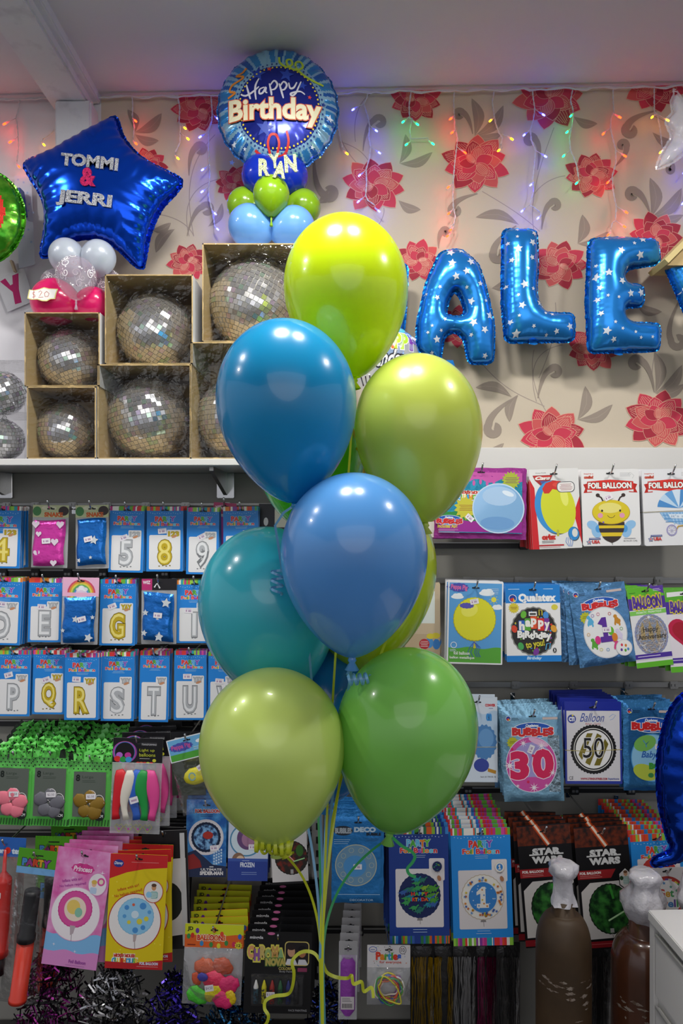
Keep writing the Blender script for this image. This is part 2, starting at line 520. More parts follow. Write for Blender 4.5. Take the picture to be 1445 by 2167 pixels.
mb = MB(); mb.add([(-3.6, 0, 0), (xl, 0, 0), (xl, 0, 3.35), (-3.6, 0, 3.35)], [(0, 1, 2, 3)], paint_w); struct(mb.build('wall_left'))
mb = MB()
mb.add([(-3.6, 0.05, ceil_z(-3.6)), (3.6, 0.05, ceil_z(3.6)), (3.6, -5.0, ceil_z(3.6)), (-3.6, -5.0, ceil_z(-3.6)),
        (-3.6, 0.05, 3.4), (3.6, 0.05, 3.4), (3.6, -5.0, 3.4), (-3.6, -5.0, 3.4)], [(0, 1, 2, 3), (4, 5, 6, 7), (0, 1, 5, 4), (2, 3, 7, 6)], ceil_m)
struct(mb.build('ceiling'))
mb = MB(); mb.add([(-3.6, 0.05, 0), (3.6, 0.05, 0), (3.6, -5.0, 0), (-3.6, -5.0, 0)], [(0, 1, 2, 3)], mat('floor_vinyl', '5a5550', rough=0.35)); struct(mb.build('floor'))
# ceiling beam with a shallow step along its right side, and the post under it
mb = MB(); bx0, bx1 = -0.950, -0.822
bz = 3.068
mb.bbox(bx0, bx1, -4.9, -0.005, bz, 3.16, wood_w, 0.006)
mb.bbox(bx1 - 0.004, bx1 + 0.022, -4.9, -0.005, bz + 0.028, 3.16, wood_w, 0.004)
struct(mb.build('trim_1'))
mb = MB(); mb.bbox(-0.925, -0.808, -0.075, 0.0, 1.90, bz + 0.002, wood_w, 0.006); struct(mb.build('trim_2'))
# lower display panel: behind the shelf on the left, higher on the right
xm = -0.085
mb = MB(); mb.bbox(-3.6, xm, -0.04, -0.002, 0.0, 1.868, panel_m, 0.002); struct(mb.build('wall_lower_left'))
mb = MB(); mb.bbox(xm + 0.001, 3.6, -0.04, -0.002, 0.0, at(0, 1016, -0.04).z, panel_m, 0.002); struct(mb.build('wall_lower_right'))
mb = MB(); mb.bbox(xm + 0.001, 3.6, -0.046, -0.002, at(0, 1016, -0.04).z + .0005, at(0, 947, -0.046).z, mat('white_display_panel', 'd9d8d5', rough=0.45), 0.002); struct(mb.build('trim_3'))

# ------------------------------------------------------------------ white shelf with its brackets
YS = -0.335
z1, z0 = at(0, 970.5, YS).z, at(0, 985, YS).z
mb = MB(); mb.bbox(-3.4, xm, YS, -0.002, z0, z1, mat('white_shelf_board', 'dddcda', rough=0.4), 0.002)
shelf = tag(mb.build('wall_shelf', loc=(0, 0, 0)), 'long white wall shelf carrying the mirror ball boxes', 'shelf')
chrome = mat('chrome_steel', 'c8c8c8', rough=0.12, metal=1.0)
steel = mat('grey_steel', '9a9a98', rough=0.35, metal=0.8)
blackp = mat('black_plastic', '18181a', rough=0.4)
for px_ in (8, 477):
    t = at(px_, 1015, -0.05); x = t.x
    mb = MB()
    mb.add([(x - .006, -0.042, 0), (x + .006, -0.042, 0), (x + .006, -0.30, 0), (x - .006, -0.30, 0), (x - .006, -0.042, -.075), (x + .006, -0.042, -.075), (x + .006, -0.30, -.012), (x - .006, -0.30, -.012)],
           [(0, 1, 2, 3), (4, 5, 6, 7), (0, 1, 5, 4), (2, 3, 7, 6), (0, 3, 7, 4), (1, 2, 6, 5)], steel)
    mb.bbox(x - .028, x + .028, -0.052, -0.041, -.082, 0, chrome, 0.002)
    o = mb.build('bracket', parent=shelf); o.location.z = z0 - 0.0005
    o['label'] = 'polished metal bracket'

# ------------------------------------------------------------------ rails with clips, grey upright
def rail(py, xa, xb, label, thick=0.016, dark=True, clips=(), zoff=0.0):
    Y = -0.042; p = at(0, py, Y); x0 = at(xa, 0, Y).x; x1 = at(xb, 0, Y).x
    mb = MB()
    mb.bbox(x0, x1, Y - 0.014, Y + 0.0015, -thick / 2, thick / 2, blackp if dark else steel, 0.001)
    mb.bbox(x0, x1, Y - 0.017, Y - 0.013, thick / 2 - 0.003, thick / 2 + 0.001, steel, 0.0005)
    o = mb.build('display_rail', loc=(0, 0, p.z)); tag(o, label, 'rail', 'horizontal hanging rails')
    for c in clips:
        cx = at(c, 0, Y).x; m2 = MB()
        m2.bbox(cx - .014, cx + .014, Y - 0.022, Y - 0.0145, -thick / 2 - 0.004, thick / 2 + 0.004, blackp if dark else steel, 0.002)
        m2.bbox(cx - .010, cx - .001, Y - 0.025, Y - 0.0215, -0.004, 0.004, steel, 0.001)
        m2.bbox(cx + .001, cx + .010, Y - 0.025, Y - 0.0215, -0.004, 0.004, steel, 0.001)
        m2.build('clip', parent=o)
    return o


XE = 666
rail(1068, -260, XE, 'thin grey rail above the numeral balloon packets', 0.006, False, (20, 80, 158, 230, 312, 395, 480))
rail(1214, -260, XE, 'black rail below the row of numeral balloon packets', 0.026, True, (12, 80, 148, 222, 352, 440))
rail(1368, -260, XE, 'black rail right above the packets showing P to U', 0.022, True, (60, 150, 350, 480))
rail(1528, -260, XE, 'black rail above the green spotted balloon bags', 0.020, True, (150, 420, 520))
rail(1762, -260, XE, 'black rail above the hand pumps and pink packet', 0.020, True, (160, 380, 560))
rail(1880, 430, XE, 'grey rail above the face crayon packets', 0.016, False, (484, 608))
rail(1000, 690, 1620, 'grey rail on the white panel above the bee packet', 0.006, False, (1000, 1170, 1290))
rail(1154, 690, 1120, 'dark rail under the purple foil packet', 0.020, True, (900, 1105))
rail(1228, 690, 1620, 'grey rail above the happy birthday packet', 0.018, False, (985, 1094, 1205, 1305, 1388))
rail(1447, 690, 1620, 'grey rail above the packet showing a pink 30', 0.016, False, (1088, 1210, 1325, 1420))
rail(1669, 690, 1620, 'dark rail above the striped balloon packets', 0.018, True, (988, 1105, 1212, 1330))
rail(1965, 690, 1620, 'dark rail low down behind the ribbon bag', 0.018, True, (760, 900))
mb = MB(); xa = at(660, 0, -0.05).x; xb = at(684, 0, -0.05).x
mb.bbox(xa, xb, -0.075, -0.0412, 0.0, 1.86, mat('light_grey_metal', 'a9a9a8', rough=0.4), 0.002)
for k in range(40):
    mb.box(xa + .014, xa + .022, -0.0756, -0.074, 0.1 + k * .044, 0.122 + k * .044, blackp)
tag(mb.build('upright_post'), 'light grey slotted upright behind the bundle of balloon ribbons', 'post')

# ------------------------------------------------------------------ string of coloured lights
cordm = mat('clear_wire', 'cfcfd4', rough=0.3, coat=0.5)
capm = mat('clear_bulb_holder', 'dcdce0', rough=0.15, transp=0.45)
lights = empty('string_lights', (0, -0.02, ceil_z(0) - 0.012))
tag(lights, 'string of coloured fairy lights hung in strands along the top of the wall', 'fairy lights')
YL = -0.022
LO = Vector(lights.location)


def L1(zx, zy): return (zx / 1.993, zy / 1.993)
def L2(zx, zy): return (720 + zx / 1.993, 160 + zy / 1.993)


STR = [  # (top x in px, [(bulb px, colour)...])
    (42, [(L1(38, 512), 'r'), (L1(62, 588), 'r'), (L1(70, 692), 'r')]),
    (120, [(L1(240, 548), 'y'), (L1(175, 600), 'y')]),
    (279, [(L1(560, 500), 'r'), (L1(562, 595), 'r')]),
    (375, [(L1(768, 530), 'y'), (L1(780, 575), 'y'), (L1(738, 657), 'y')]),
    (446, [(L1(905, 490), 'b'), (L1(860, 567), 'b'), (L1(870, 705), 'b'), (L1(868, 797), 'b'), (L1(895, 890), 'b'), (L1(905, 955), 'b')]),
    (700, [(L2(14, 318), 'y')]),
    (778, [(L2(68, 133), 'b'), (L2(137, 222), 'b'), (L2(150, 315), 'b'), (L2(95, 410), 'b'), (L2(90, 520), 'b'), (L2(148, 560), 'b')]),
    (870, [(L2(278, 185), 'g'), (L2(310, 195), 'g'), (L2(292, 280), 'g'), (L2(375, 277), 'g')]),
    (961, [(L2(478, 172), 'r'), (L2(484, 230), 'r'), (L2(510, 314), 'r'), (L2(468, 460), 'r'), (L2(470, 570), 'r'), (L2(477, 640), 'r'), (L2(465, 665), 'r')]),
    (1046, [(L2(645, 180), 'y'), (L2(707, 257), 'y'), (L2(680, 305), 'y')]),
    (1126, [(L2(840, 155), 'b'), (L2(787, 240), 'b'), (L2(848, 330), 'b'), (L2(815, 450), 'b'), (L2(778, 560), 'b'), (L2(845, 590), 'b')]),
    (1212, [(L2(983, 160), 'g'), (L2(967, 228), 'g'), (L2(953, 328), 'g'), (L2(1007, 443), 'g')]),
    (1297, [(L2(1160, 165), 'r'), (L2(1120, 235), 'r'), (L2(1182, 328), 'r'), (L2(1138, 440), 'r'), (L2(1188, 565), 'r'), (L2(1180, 625), 'r'), (L2(1140, 660), 'r')]),
    (1384, [(L2(1325, 165), 'y'), (L2(1362, 178), 'y'), (L2(1360, 313), 'y')]),
    (1468, [((1470, 300), 'b'), ((1452, 360), 'b'), ((1449, 425), 'b')])]
BC = {'r': ('ff2410', 'ff1804'), 'y': ('ffb020', 'ff9c08'), 'b': ('2a2cff', '2224ff'), 'g': ('10ff70', '08ff58')}
BN = {'r': 'red glowing bulb', 'y': 'amber glowing bulb', 'b': 'blue glowing bulb', 'g': 'green glowing bulb'}
bulbm = {k: mat('bulb_' + k, c[0], rough=0.3, emit={'r': 42, 'y': 26, 'b': 65, 'g': 22}[k], emit_col=c[1]) for k, c in BC.items()}
rd = random.Random(5)


def bulb_mesh(d, m):
    q = MB(); M = Vector(d).to_track_quat('Z', 'Y').to_matrix().to_4x4()
    q.lathe([(0.0003, .0125), (.0022, .0115), (.0028, .008), (.0028, .002), (.0022, 0)], m, n=10, M=M)
    q.lathe([(.0026, 0.001), (.0028, -.012), (.0012, -.016), (.0006, -.018)], capm, n=8, M=M)
    return q


cordline = []
for px_ in range(-200, 1700, 12):
    p = at(px_, 0, YL); zc = ceil_z(p.x) - 0.012 - 0.006 * abs(math.sin(px_ * 0.037)) + rd.uniform(-.002, .002)
    cordline.append((p.x - LO.x, YL - LO.y, zc - LO.z))
mb = MB(); mb.tube(cordline, 0.0028, cordm, n=6)
mb.tube([(x, y - .004, z - .004 + .003 * math.sin(i * 1.3)) for i, (x, y, z) in enumerate(cordline)], 0.002, cordm, n=5)
mb.build('cord', parent=lights)
for tx, bl in STR:
    p = at(tx, 0, YL); pts = [Vector((p.x, YL, ceil_z(p.x) - 0.014))]
    mb = MB()
    for i, (b, c) in enumerate(bl):
        q = at(b[0], b[1], YL - 0.012)
        # the strand wanders back toward its own line beside the bulb
        s_ = at(tx + (b[0] - tx) * (0.35 if i < len(bl) - 1 else 0.9), b[1] - 7, YL)
        mid = pts[-1].lerp(s_, 0.5) + Vector((rd.uniform(-.008, .008), 0, rd.uniform(-.006, .006)))
        pts += [mid, s_]
        d = (q - s_); side = 1 if d.x > 0 else -1
        mb.tube([s_ - LO, s_.lerp(q, 0.6) - LO, q - LO], 0.0011, cordm, n=5)
        dr = Vector((side * 0.55, -0.35, -0.6)).normalized()
        o = bulb_mesh(dr, bulbm[c]).build('bulb', parent=lights, loc=q + dr * .012 - LO); o['label'] = BN[c]
    # two twisted wires
    fine = []
    for a, b in zip(pts[:-1], pts[1:]):
        n = max(3, int((b - a).length / 0.006))
        for k in range(n): fine.append(a.lerp(b, k / n))
    fine.append(pts[-1])
    for ph in (0, PI):
        mb.tube([v + Vector((.0016 * math.cos(i * 1.1 + ph), .0016 * math.sin(i * 1.1 + ph), 0)) - LO for i, v in enumerate(fine)], 0.0013, cordm, n=5)
    mb.build('strand', parent=lights)

# ================================================================== foil balloons: outline -> inflated skin
def _poly_d(P, Q):
    """signed-free distance, nearest point and arc length from points P (n,2) to closed polygons Q (list of (m,2))"""
    best = np.full(len(P), 1e9); near = np.zeros_like(P); arc = np.zeros(len(P)); base = 0.0
    for q in Q:
        a = q; b = np.roll(q, -1, 0); ab = b - a; L = np.sqrt((ab ** 2).sum(1)) + 1e-12; cum = np.concatenate([[0], np.cumsum(L)])[:-1]
        for i in range(len(a)):
            t = np.clip(((P - a[i]) @ ab[i]) / (L[i] ** 2), 0, 1)
            c = a[i] + t[:, None] * ab[i]; d = np.sqrt(((P - c) ** 2).sum(1)); k = d < best
            best[k] = d[k]; near[k] = c[k]; arc[k] = base + cum[i] + t[k] * L[i]
        base += L.sum()
    return best, near, arc


def _inside(P, Q):
    r = np.zeros(len(P), bool)
    for q in Q:
        a = q; b = np.roll(q, -1, 0)
        for i in range(len(a)):
            (x1, y1), (x2, y2) = a[i], b[i]
            if y1 == y2: continue
            c = ((y1 > P[:, 1]) != (y2 > P[:, 1])) & (P[:, 0] < (x2 - x1) * (P[:, 1] - y1) / (y2 - y1) + x1)
            r ^= c
    return r


class Foil:
    """polys in metres (x, z); fat scales the depth; pucker = (amplitude, wavelength, reach)"""
    def __init__(s, polys, cell=0.006, fat=1.0, pucker=(0.3, 0.014, 0.02), flange=0.005, seed=1, iters=2500, back=0.8, cap=None):
        s.Q = [np.array(p, float) for p in polys]; s.cell = cell
        allp = np.concatenate(s.Q); lo = allp.min(0) - 2 * cell; hi = allp.max(0) + 2 * cell
        nx = int((hi[0] - lo[0]) / cell) + 2; nz = int((hi[1] - lo[1]) / cell) + 2
        s.lo = lo; s.nx = nx; s.nz = nz
        X, Z = np.meshgrid(lo[0] + np.arange(nx) * cell, lo[1] + np.arange(nz) * cell)
        G = np.stack([X.ravel(), Z.ravel()], 1)
        ins = _inside(G, s.Q).reshape(nz, nx)
        u = np.zeros((nz, nx)); c2 = cell * cell
        for _ in range(iters):
            n = 0.25 * (np.roll(u, 1, 0) + np.roll(u, -1, 0) + np.roll(u, 1, 1) + np.roll(u, -1, 1) + c2)
            u = np.where(ins, n, 0)
        h = np.sqrt(2 * u) * fat
        if cap: h = cap * np.tanh(h / cap)
        cc = _inside(np.stack([(X[:-1, :-1] + cell / 2).ravel(), (Z[:-1, :-1] + cell / 2).ravel()], 1), s.Q).reshape(nz - 1, nx - 1)
        cnt = np.zeros((nz, nx), int)
        cnt[:-1, :-1] += cc; cnt[1:, :-1] += cc; cnt[:-1, 1:] += cc; cnt[1:, 1:] += cc
        used = cnt > 0; edge = used & (cnt < 4)
        d, near, arc = _poly_d(G[used.ravel()], s.Q)
        D = np.full((nz, nx), 0.0); D[used] = d; A = np.zeros((nz, nx)); A[used] = arc
        NR = np.zeros((nz, nx, 2)); NR[used] = near
        if pucker[0]:
            rr = random.Random(seed); ph = [rr.uniform(0, 6.28) for _ in range(3)]
            lam = pucker[1]
            wv = 0.5 + 0.28 * np.sin(2 * PI * A / lam + ph[0]) + 0.22 * np.sin(2 * PI * A / (lam * 2.37) + ph[1]) + 0.15 * np.sin(2 * PI * A / (lam * 5.1) + ph[2])
            h = h * (1 - pucker[0] * np.exp(-D / pucker[2]) * np.clip(wv, 0, 1.2))
        h[edge] = 0
        h = np.where(used, h, 0)
        s.h = h; X2 = X.copy(); Z2 = Z.copy(); X2[edge] = NR[edge][:, 0]; Z2[edge] = NR[edge][:, 1]
        s.X2, s.Z2, s.used, s.edge, s.cc = X2, Z2, used, edge, cc
        s.flange = flange; s.back = back

    def H(s, x, z):
        fx = (x - s.lo[0]) / s.cell; fz = (z - s.lo[1]) / s.cell
        i = int(min(max(fx, 0), s.nx - 2)); j = int(min(max(fz, 0), s.nz - 2)); a = fx - i; b = fz - j
        h = s.h
        return float(h[j, i] * (1 - a) * (1 - b) + h[j, i + 1] * a * (1 - b) + h[j + 1, i] * (1 - a) * b + h[j + 1, i + 1] * a * b)

    def mesh(s, mb, m, mfl=None, colour=None):
        """colour(x, z) -> material for a front cell"""
        used, edge = s.used, s.edge
        idx = -np.ones(used.shape, int); vs = []
        for j, i in zip(*np.nonzero(used)):
            idx[j, i] = len(vs); vs.append((s.X2[j, i], -s.h[j, i], s.Z2[j, i]))
        bidx = idx.copy()
        for j, i in zip(*np.nonzero(used & ~edge)):
            bidx[j, i] = len(vs); vs.append((s.X2[j, i], s.h[j, i] * s.back, s.Z2[j, i]))
        groups = {}; bf = []; ec = {}
        for j, i in zip(*np.nonzero(s.cc)):
            q = (idx[j, i], idx[j, i + 1], idx[j + 1, i + 1], idx[j + 1, i])
            mm = m
            if colour: mm = colour((s.X2[j, i] + s.X2[j + 1, i + 1]) / 2, (s.Z2[j, i] + s.Z2[j + 1, i + 1]) / 2) or m
            groups.setdefault(mm, []).append(q)
            bf.append((bidx[j, i], bidx[j + 1, i], bidx[j + 1, i + 1], bidx[j, i + 1]))
            for a, b in zip(q, q[1:] + q[:1]):
                k = (min(a, b), max(a, b)); ec[k] = None if k in ec else (a, b)
        base = len(mb.v)
        mb.add(vs, bf, m, True)
        for mm, fs in groups.items():
            k = mb.mi(mm)
            for f in fs: mb.f.append([base + t for t in f]); mb.m.append(k); mb.sm.append(True)
        if s.flange:
            nr = {}
            for e in ec.values():
                if e is None: continue
                a, b = Vector(vs[e[0]]), Vector(vs[e[1]]); t = b - a; n = Vector((t.z, 0, -t.x))
                if n.length < 1e-9: continue
                n.normalize()
                for q in e: nr[q] = nr.get(q, Vector()) + n
            fv = []; fi = {}
            for q, n in nr.items():
                w = s.flange * random.uniform(0.75, 1.15)
                fi[q] = len(fv); fv.append(Vector(vs[q]) + (n.normalized() if n.length > 1e-6 else n) * w + Vector((0, random.uniform(-.0015, .0015), 0)))
            o = mb.add(fv, [], mfl or m, True); k = mb.mi(mfl or m)
            for e in ec.values():
                if e and e[0] in fi and e[1] in fi:
                    mb.f.append([base + e[0], base + e[1], o + fi[e[1]], o + fi[e[0]]]); mb.m.append(k); mb.sm.append(False)

    def decal(s, mb, pts, m, eps=0.0012):
        """a small flat print laid over the front skin"""
        cx = sum(p[0] for p in pts) / len(pts); cz = sum(p[1] for p in pts) / len(pts)
        vs = [(cx, -s.H(cx, cz) - eps, cz)]
        for p in pts:
            q = ((p[0] + cx) / 2, (p[1] + cz) / 2); vs.append((q[0], -s.H(*q) - eps, q[1]))
        for p in pts: vs.append((p[0], -s.H(*p) - eps, p[1]))
        n = len(pts); fs = []
        for k in range(n):
            k2 = (k + 1) % n
            fs += [(0, 1 + k2, 1 + k), (1 + k, 1 + k2, 1 + n + k2, 1 + n + k)]
        mb.add(vs, fs, m, True)


def smooth_closed(pts, sub=6, tension=0.5):
    """Catmull-Rom through a closed list of (x, y)"""
    o = []; n = len(pts)
    for i in range(n):
        p0, p1, p2, p3 = pts[i - 1], pts[i], pts[(i + 1) % n], pts[(i + 2) % n]
        for k in range(sub):
            t = k / sub
            o.append(tuple(0.5 * ((2 * b) + (-a + c) * t + (2 * a - 5 * b + 4 * c - d) * t * t + (-a + 3 * b - 3 * c + d) * t ** 3) for a, b, c, d in zip(p0, p1, p2, p3)))
    return o


def rounded(pts, r=8.0, n=4):
    """round the corners of a closed polygon"""
    o = []; m = len(pts)
    for i in range(m):
        p = Vector(pts[i]); a = Vector(pts[i - 1]) - p; b = Vector(pts[(i + 1) % m]) - p
        rr = min(r, a.length * .45, b.length * .45); A = p + a.normalized() * rr; B = p + b.normalized() * rr
        for k in range(n + 1):
            t = k / n; o.append(tuple(A * (1 - t) ** 2 + p * 2 * t * (1 - t) + B * t * t))
    return o


def px_polys(polys, Y, ox, oy):
    k = sc_at(Y)
    return [[((x - ox) * k, -(y - oy) * k) for x, y in p] for p in polys]


def raised(ox, oy, Y, h):
    """print origin and scale for marks that sit h metres proud of a balloon centred on px (ox, oy)"""
    D = Y + DC; q = D / (D - h)
    return CX + (ox - CX) * q, CY + (oy - CY) * q, (D - h) / F


foil_blue = mat('blue_foil', '0d4fdc', rough=0.16, metal=0.85, spec=0.6, bump=(9, 0.12, 0.01))
foil_azure = mat('azure_foil', '2a92ee', rough=0.22, metal=0.65, spec=0.6, bump=(14, 0.12, 0.008))
foil_edge = mat('azure_foil_seam', '0b62b4', rough=0.25, metal=0.9)
foil_edge_b = mat('blue_foil_seam', '0835a4', rough=0.25, metal=0.9)
star_w = mat('white_star_print', 'd9e0ea', rough=0.3, metal=0.2)

# ------------------------------------------------------------------ the letter balloons on the wall
YB = -0.10


def letter_balloon(polys, ox, oy, label, seed, Y=YB, rot=0.0, stars=24, r=12, fat=1.0):
    Q = px_polys([rounded(p, r) for p in polys], Y, ox, oy)
    f = Foil(Q, cell=0.0052, fat=fat, pucker=(0.2, 0.016, 0.012), flange=0.006, seed=seed, iters=900, back=0.7)
    mb = MB(); f.mesh(mb, foil_azure, foil_edge)
    rd = random.Random(seed); lo = f.Q[0].min(0); hi = f.Q[0].max(0); done = []; tr = 0
    while len(done) < stars and tr < 900:
        tr += 1; x = rd.uniform(lo[0], hi[0]); z = rd.uniform(lo[1], hi[1])
        R = rd.choice([0.006, 0.007, 0.0095, 0.0125, 0.014]) * 1.0
        if any(math.hypot(x - a, z - b) < R + c + 0.009 for a, b, c in done): continue
        if not _inside(np.array([(x + R * .8 * math.cos(t), z + R * .8 * math.sin(t)) for t in (0, 1.6, 3.1, 4.7)]), f.Q).all(): continue
        done.append((x, z, R)); f.decal(mb, [(x + p[0], z + p[1]) for p in starpts(0, 0, R, R * .48, 5, rd.uniform(0, 70))], star_w)
    o = mb.build('letter_balloon', loc=at(ox, oy, Y), rot=(0, rot, 0))
    tag(o, label, 'balloon', 'blue letter balloons hung on the wallpaper')
    # folded filling tab
    t = MB(); x, z = ((hi[0] + lo[0]) / 2 - 0.02, lo[1] + 0.002)
    t.add([(x - .010, -.006, z + .008), (x + .012, -.004, z + .008), (x + .016, -.012, z - .012), (x + .004, -.016, z - .016), (x - .012, -.010, z - .010)], [(0, 1, 2, 3, 4)], foil_azure)
    t.build('filling_tab', parent=o)
    return o


letter_balloon([[(932, 534), (975, 528), (1012, 560), (1030, 620), (1045, 690), (1043, 768), (992, 770), (982, 716), (960, 700), (938, 712), (930, 768), (884, 744), (882, 690), (902, 600)],
                [(962, 612), (946, 640), (942, 668), (964, 672), (984, 668), (980, 640)]], 964, 650,
               'blue star-print balloon in the shape of the letter A, on the floral wallpaper', 3, r=14)
letter_balloon([[(1064, 486), (1135, 488), (1137, 560), (1134, 630), (1150, 664), (1214, 664), (1214, 722), (1070, 724), (1062, 640)]], 1130, 610,
               'blue star-print balloon in the shape of the letter L, between A and E', 5, r=14)
letter_balloon([[(1246, 508), (1300, 504), (1390, 508), (1396, 558), (1330, 568), (1318, 582), (1318, 600), (1362, 606), (1360, 648), (1320, 650), (1318, 672), (1334, 684), (1396, 686), (1394, 742), (1246, 746), (1240, 640)]], 1315, 625,
               'blue star-print balloon in the shape of the letter E, beside the letter L', 8, r=12)
letter_balloon([[(1402, 552), (1452, 552), (1490, 620), (1530, 552), (1580, 552), (1515, 690), (1512, 775), (1462, 775), (1460, 690)]], 1488, 660,
               'blue star-print balloon in the shape of the letter Y, cut off by the right edge', 9, r=10, Y=-0.13)
letter_balloon([[(690, 560), (735, 560), (738, 640), (800, 640), (803, 555), (862, 560), (858, 640), (848, 780), (800, 780), (798, 690), (740, 690), (736, 780), (688, 780)]], 775, 660,
               'blue star-print letter balloon nearly hidden behind the top lime balloon', 11, r=12)

# ------------------------------------------------------------------ the big blue star with glitter names
YT = -0.215
ox, oy = 210, 420
star_o = smooth_closed([(232, 252), (248, 254), (262, 292), (300, 335), (372, 373), (384, 386), (376, 404), (340, 445), (316, 500), (305, 560), (297, 567), (284, 560), (240, 520), (196, 505), (150, 512), (108, 540), (94, 544), (87, 534), (96, 480), (92, 425), (62, 372), (52, 352), (60, 340), (110, 322), (170, 290)], 5)
fs = Foil(px_polys([star_o], YT, ox, oy), cell=0.0056, fat=0.80, pucker=(0.26, 0.03, 0.035), flange=0.006, seed=4, iters=3500, cap=0.12)
mb = MB(); fs.mesh(mb, foil_blue, foil_edge_b)
bstar = tag(mb.build('star_balloon', loc=at(ox, oy, YT)), 'large blue foil star balloon with two silver glitter names', 'balloon')
gsil = mat('silver_glitter', 'd0d2d8', rough=0.38, metal=0.5, noise=(420, '6d7078', 2, 0.42, 0.62), bump=(420, 0.9, 0.004))
gpink = mat('pink_glitter', 'e0246e', rough=0.35, metal=0.5, noise=(420, '9c1048', 2, 0.42, 0.62), bump=(420, 0.9, 0.004))
ggold = mat('gold_glitter', 'e6ecc0', rough=0.4, metal=0.3, noise=(420, '8f986a', 2, 0.42, 0.62), bump=(420, 0.9, 0.004))


def glitter_text(parent, f, t, box, rot, m, name, k, ox, oy, bold=0.045, thick=0.004, lift=0.004, tilt=0.0):
    """thick cut-out letters glued on a curved balloon; each letter follows the skin at its own centre"""
    mb = MB(); full, _ = text_mesh(t, bold); lo, hi = full.min(0), full.max(0)
    kx = (box[2] - box[0]) / (hi[0] - lo[0]); ky = (box[3] - box[1]) / (hi[1] - lo[1]); cx, cy = (box[0] + box[2]) / 2, (box[1] + box[3]) / 2
    a = R_(rot)
    for i, ch in enumerate(t):
        if ch == ' ': continue
        v, fc = text_mesh(ch, bold); off = text_mesh(t[:i + 1], bold)[0][:, 0].max() - v[:, 0].max()
        P = []
        for q in v:
            x = box[0] + (q[0] + off - lo[0]) * kx - cx; y = box[3] - (q[1] - lo[1]) * ky - cy
            P.append(((cx + x * math.cos(a) - y * math.sin(a) - ox) * k, -(cy + x * math.sin(a) + y * math.cos(a) - oy) * k))
        hm = max(f(*p) for p in P) if f else 0
        hh = [hm] * len(P)
        vs = [(p[0], -h - lift, p[1]) for p, h in zip(P, hh)]; n = len(vs)
        vs2 = [(x, y + thick, z) for x, y, z in vs]
        cnt = {}
        for fa in fc:
            for q, w in zip(fa, fa[1:] + fa[:1]):
                e = (min(q, w), max(q, w)); cnt[e] = None if e in cnt else (q, w)
        side = [(e[0], e[1], e[1] + n, e[0] + n) for e in cnt.values() if e]
        mb.add(vs + vs2, [tuple(x) for x in fc] + side, m)
    return mb.build(name, parent=parent)


kT = sc_at(YT)
XT, ZT, KT = raised(ox, oy, YT, 0.10)
glitter_text(bstar, fs.H, 'TOMMI', (123, 322, 246, 349), 6, gsil, 'glitter_lettering', KT, XT, ZT)['label'] = 'silver glitter lettering'
glitter_text(bstar, fs.H, '&', (166, 350, 200, 389), 4, gpink, 'glitter_ampersand', KT, XT, ZT)['label'] = 'pink glitter ampersand'
glitter_text(bstar, fs.H, 'JERRI', (113, 400, 232, 434), 7, gsil, 'glitter_lettering', KT, XT, ZT)['label'] = 'silver glitter lettering'
mb = MB(); _b = raised(ox, oy, YT, 0.05); pr = Print(mb, _b[0], _b[1], _b[2], 0.003, hf=fs.H)
pr.rect(181, 497, 12, 24, 'dfe3ea')
for k in range(7): pr.rect(183, 506 + k * 1.6, 8, 0.8, '333844')
mb.build('barcode_label', parent=bstar)

# ------------------------------------------------------------------ round birthday balloon on the column
YR = -0.20; ox, oy = 588, 237
kR = sc_at(YR)
circ = [(588 + 126 * (1 + .012 * math.cos(24 * 2 * PI * k / 96)) * math.cos(2 * PI * k / 96), 237 + 128 * (1 + .012 * math.cos(24 * 2 * PI * k / 96)) * math.sin(2 * PI * k / 96)) for k in range(96)]
fr = Foil(px_polys([circ], YR, ox, oy), cell=0.0034, fat=0.62, pucker=(0.34, 0.03, 0.03), flange=0.005, seed=6, iters=7000, cap=0.10)
fm = lambda n, c: mat('foil_print_' + n, c, rough=0.18, metal=0.55, spec=0.6, bump=(14, 0.08, 0.006))
lb, mbk, db, navy = fm('light', '9fd0f0'), fm('mid', '3f94dc'), fm('deep', '2f6cc4'), fm('navy', '23309a')


RR = raised(588, 237, YR, 0.062)


def ray_col(x, z):
    px_, py_ = x / RR[2] + RR[0] - 588, -z / RR[2] + RR[1] - 237
    r = math.hypot(px_ - 2, py_ + 12); a = math.atan2(py_ + 12, px_ - 2)
    if r < 88: return navy
    if r < 98: return lb
    s_ = math.sin(a * 21 + 0.8 * math.sin(a * 5)) + 0.5 * math.sin(a * 13 + 1)
    return mbk if s_ > 0.3 else (lb if s_ > -0.7 else db)


mb = MB(); fr.mesh(mb, db, fm('rim', '2a67b6'), ray_col)

pr = Print(mb, RR[0], RR[1], RR[2], 0.0012, hf=fr.H)
for k in range(58):
    a = 2 * PI * k / 58; pr.k = 0
    pr.ell(590 + 84 * math.cos(a), 225 + 84 * math.sin(a), 2.0, 2.0, 'e8d53a', 8); pr.k = 0
    pr.ell(590 + 93 * math.cos(a), 225 + 93 * math.sin(a), 2.0, 2.0, '1f3c86', 8)
for x, y, R, c in [(545, 155, 18, '2a48b4'), (606, 158, 17, '2a48b4'), (640, 180, 10, '2a48b4'), (560, 270, 20, '2a48b4'), (570, 145, 6, 'd8403c'), (697, 240, 9, 'dfe9f6'), (491, 292, 7, 'dfe9f6'), (684, 215, 6, '283a86'), (630, 325, 8, '26408e'), (484, 322, 7, '26408e'), (655, 205, 5, 'd8403c'), (515, 305, 4, 'dfe9f6'), (512, 335, 4, 'dfe9f6'), (676, 310, 3, 'd2d84a'), (660, 300, 5, 'dfe9f6')]:
    pr.k = 1; pr.star(x, y, R, c, rot=10)
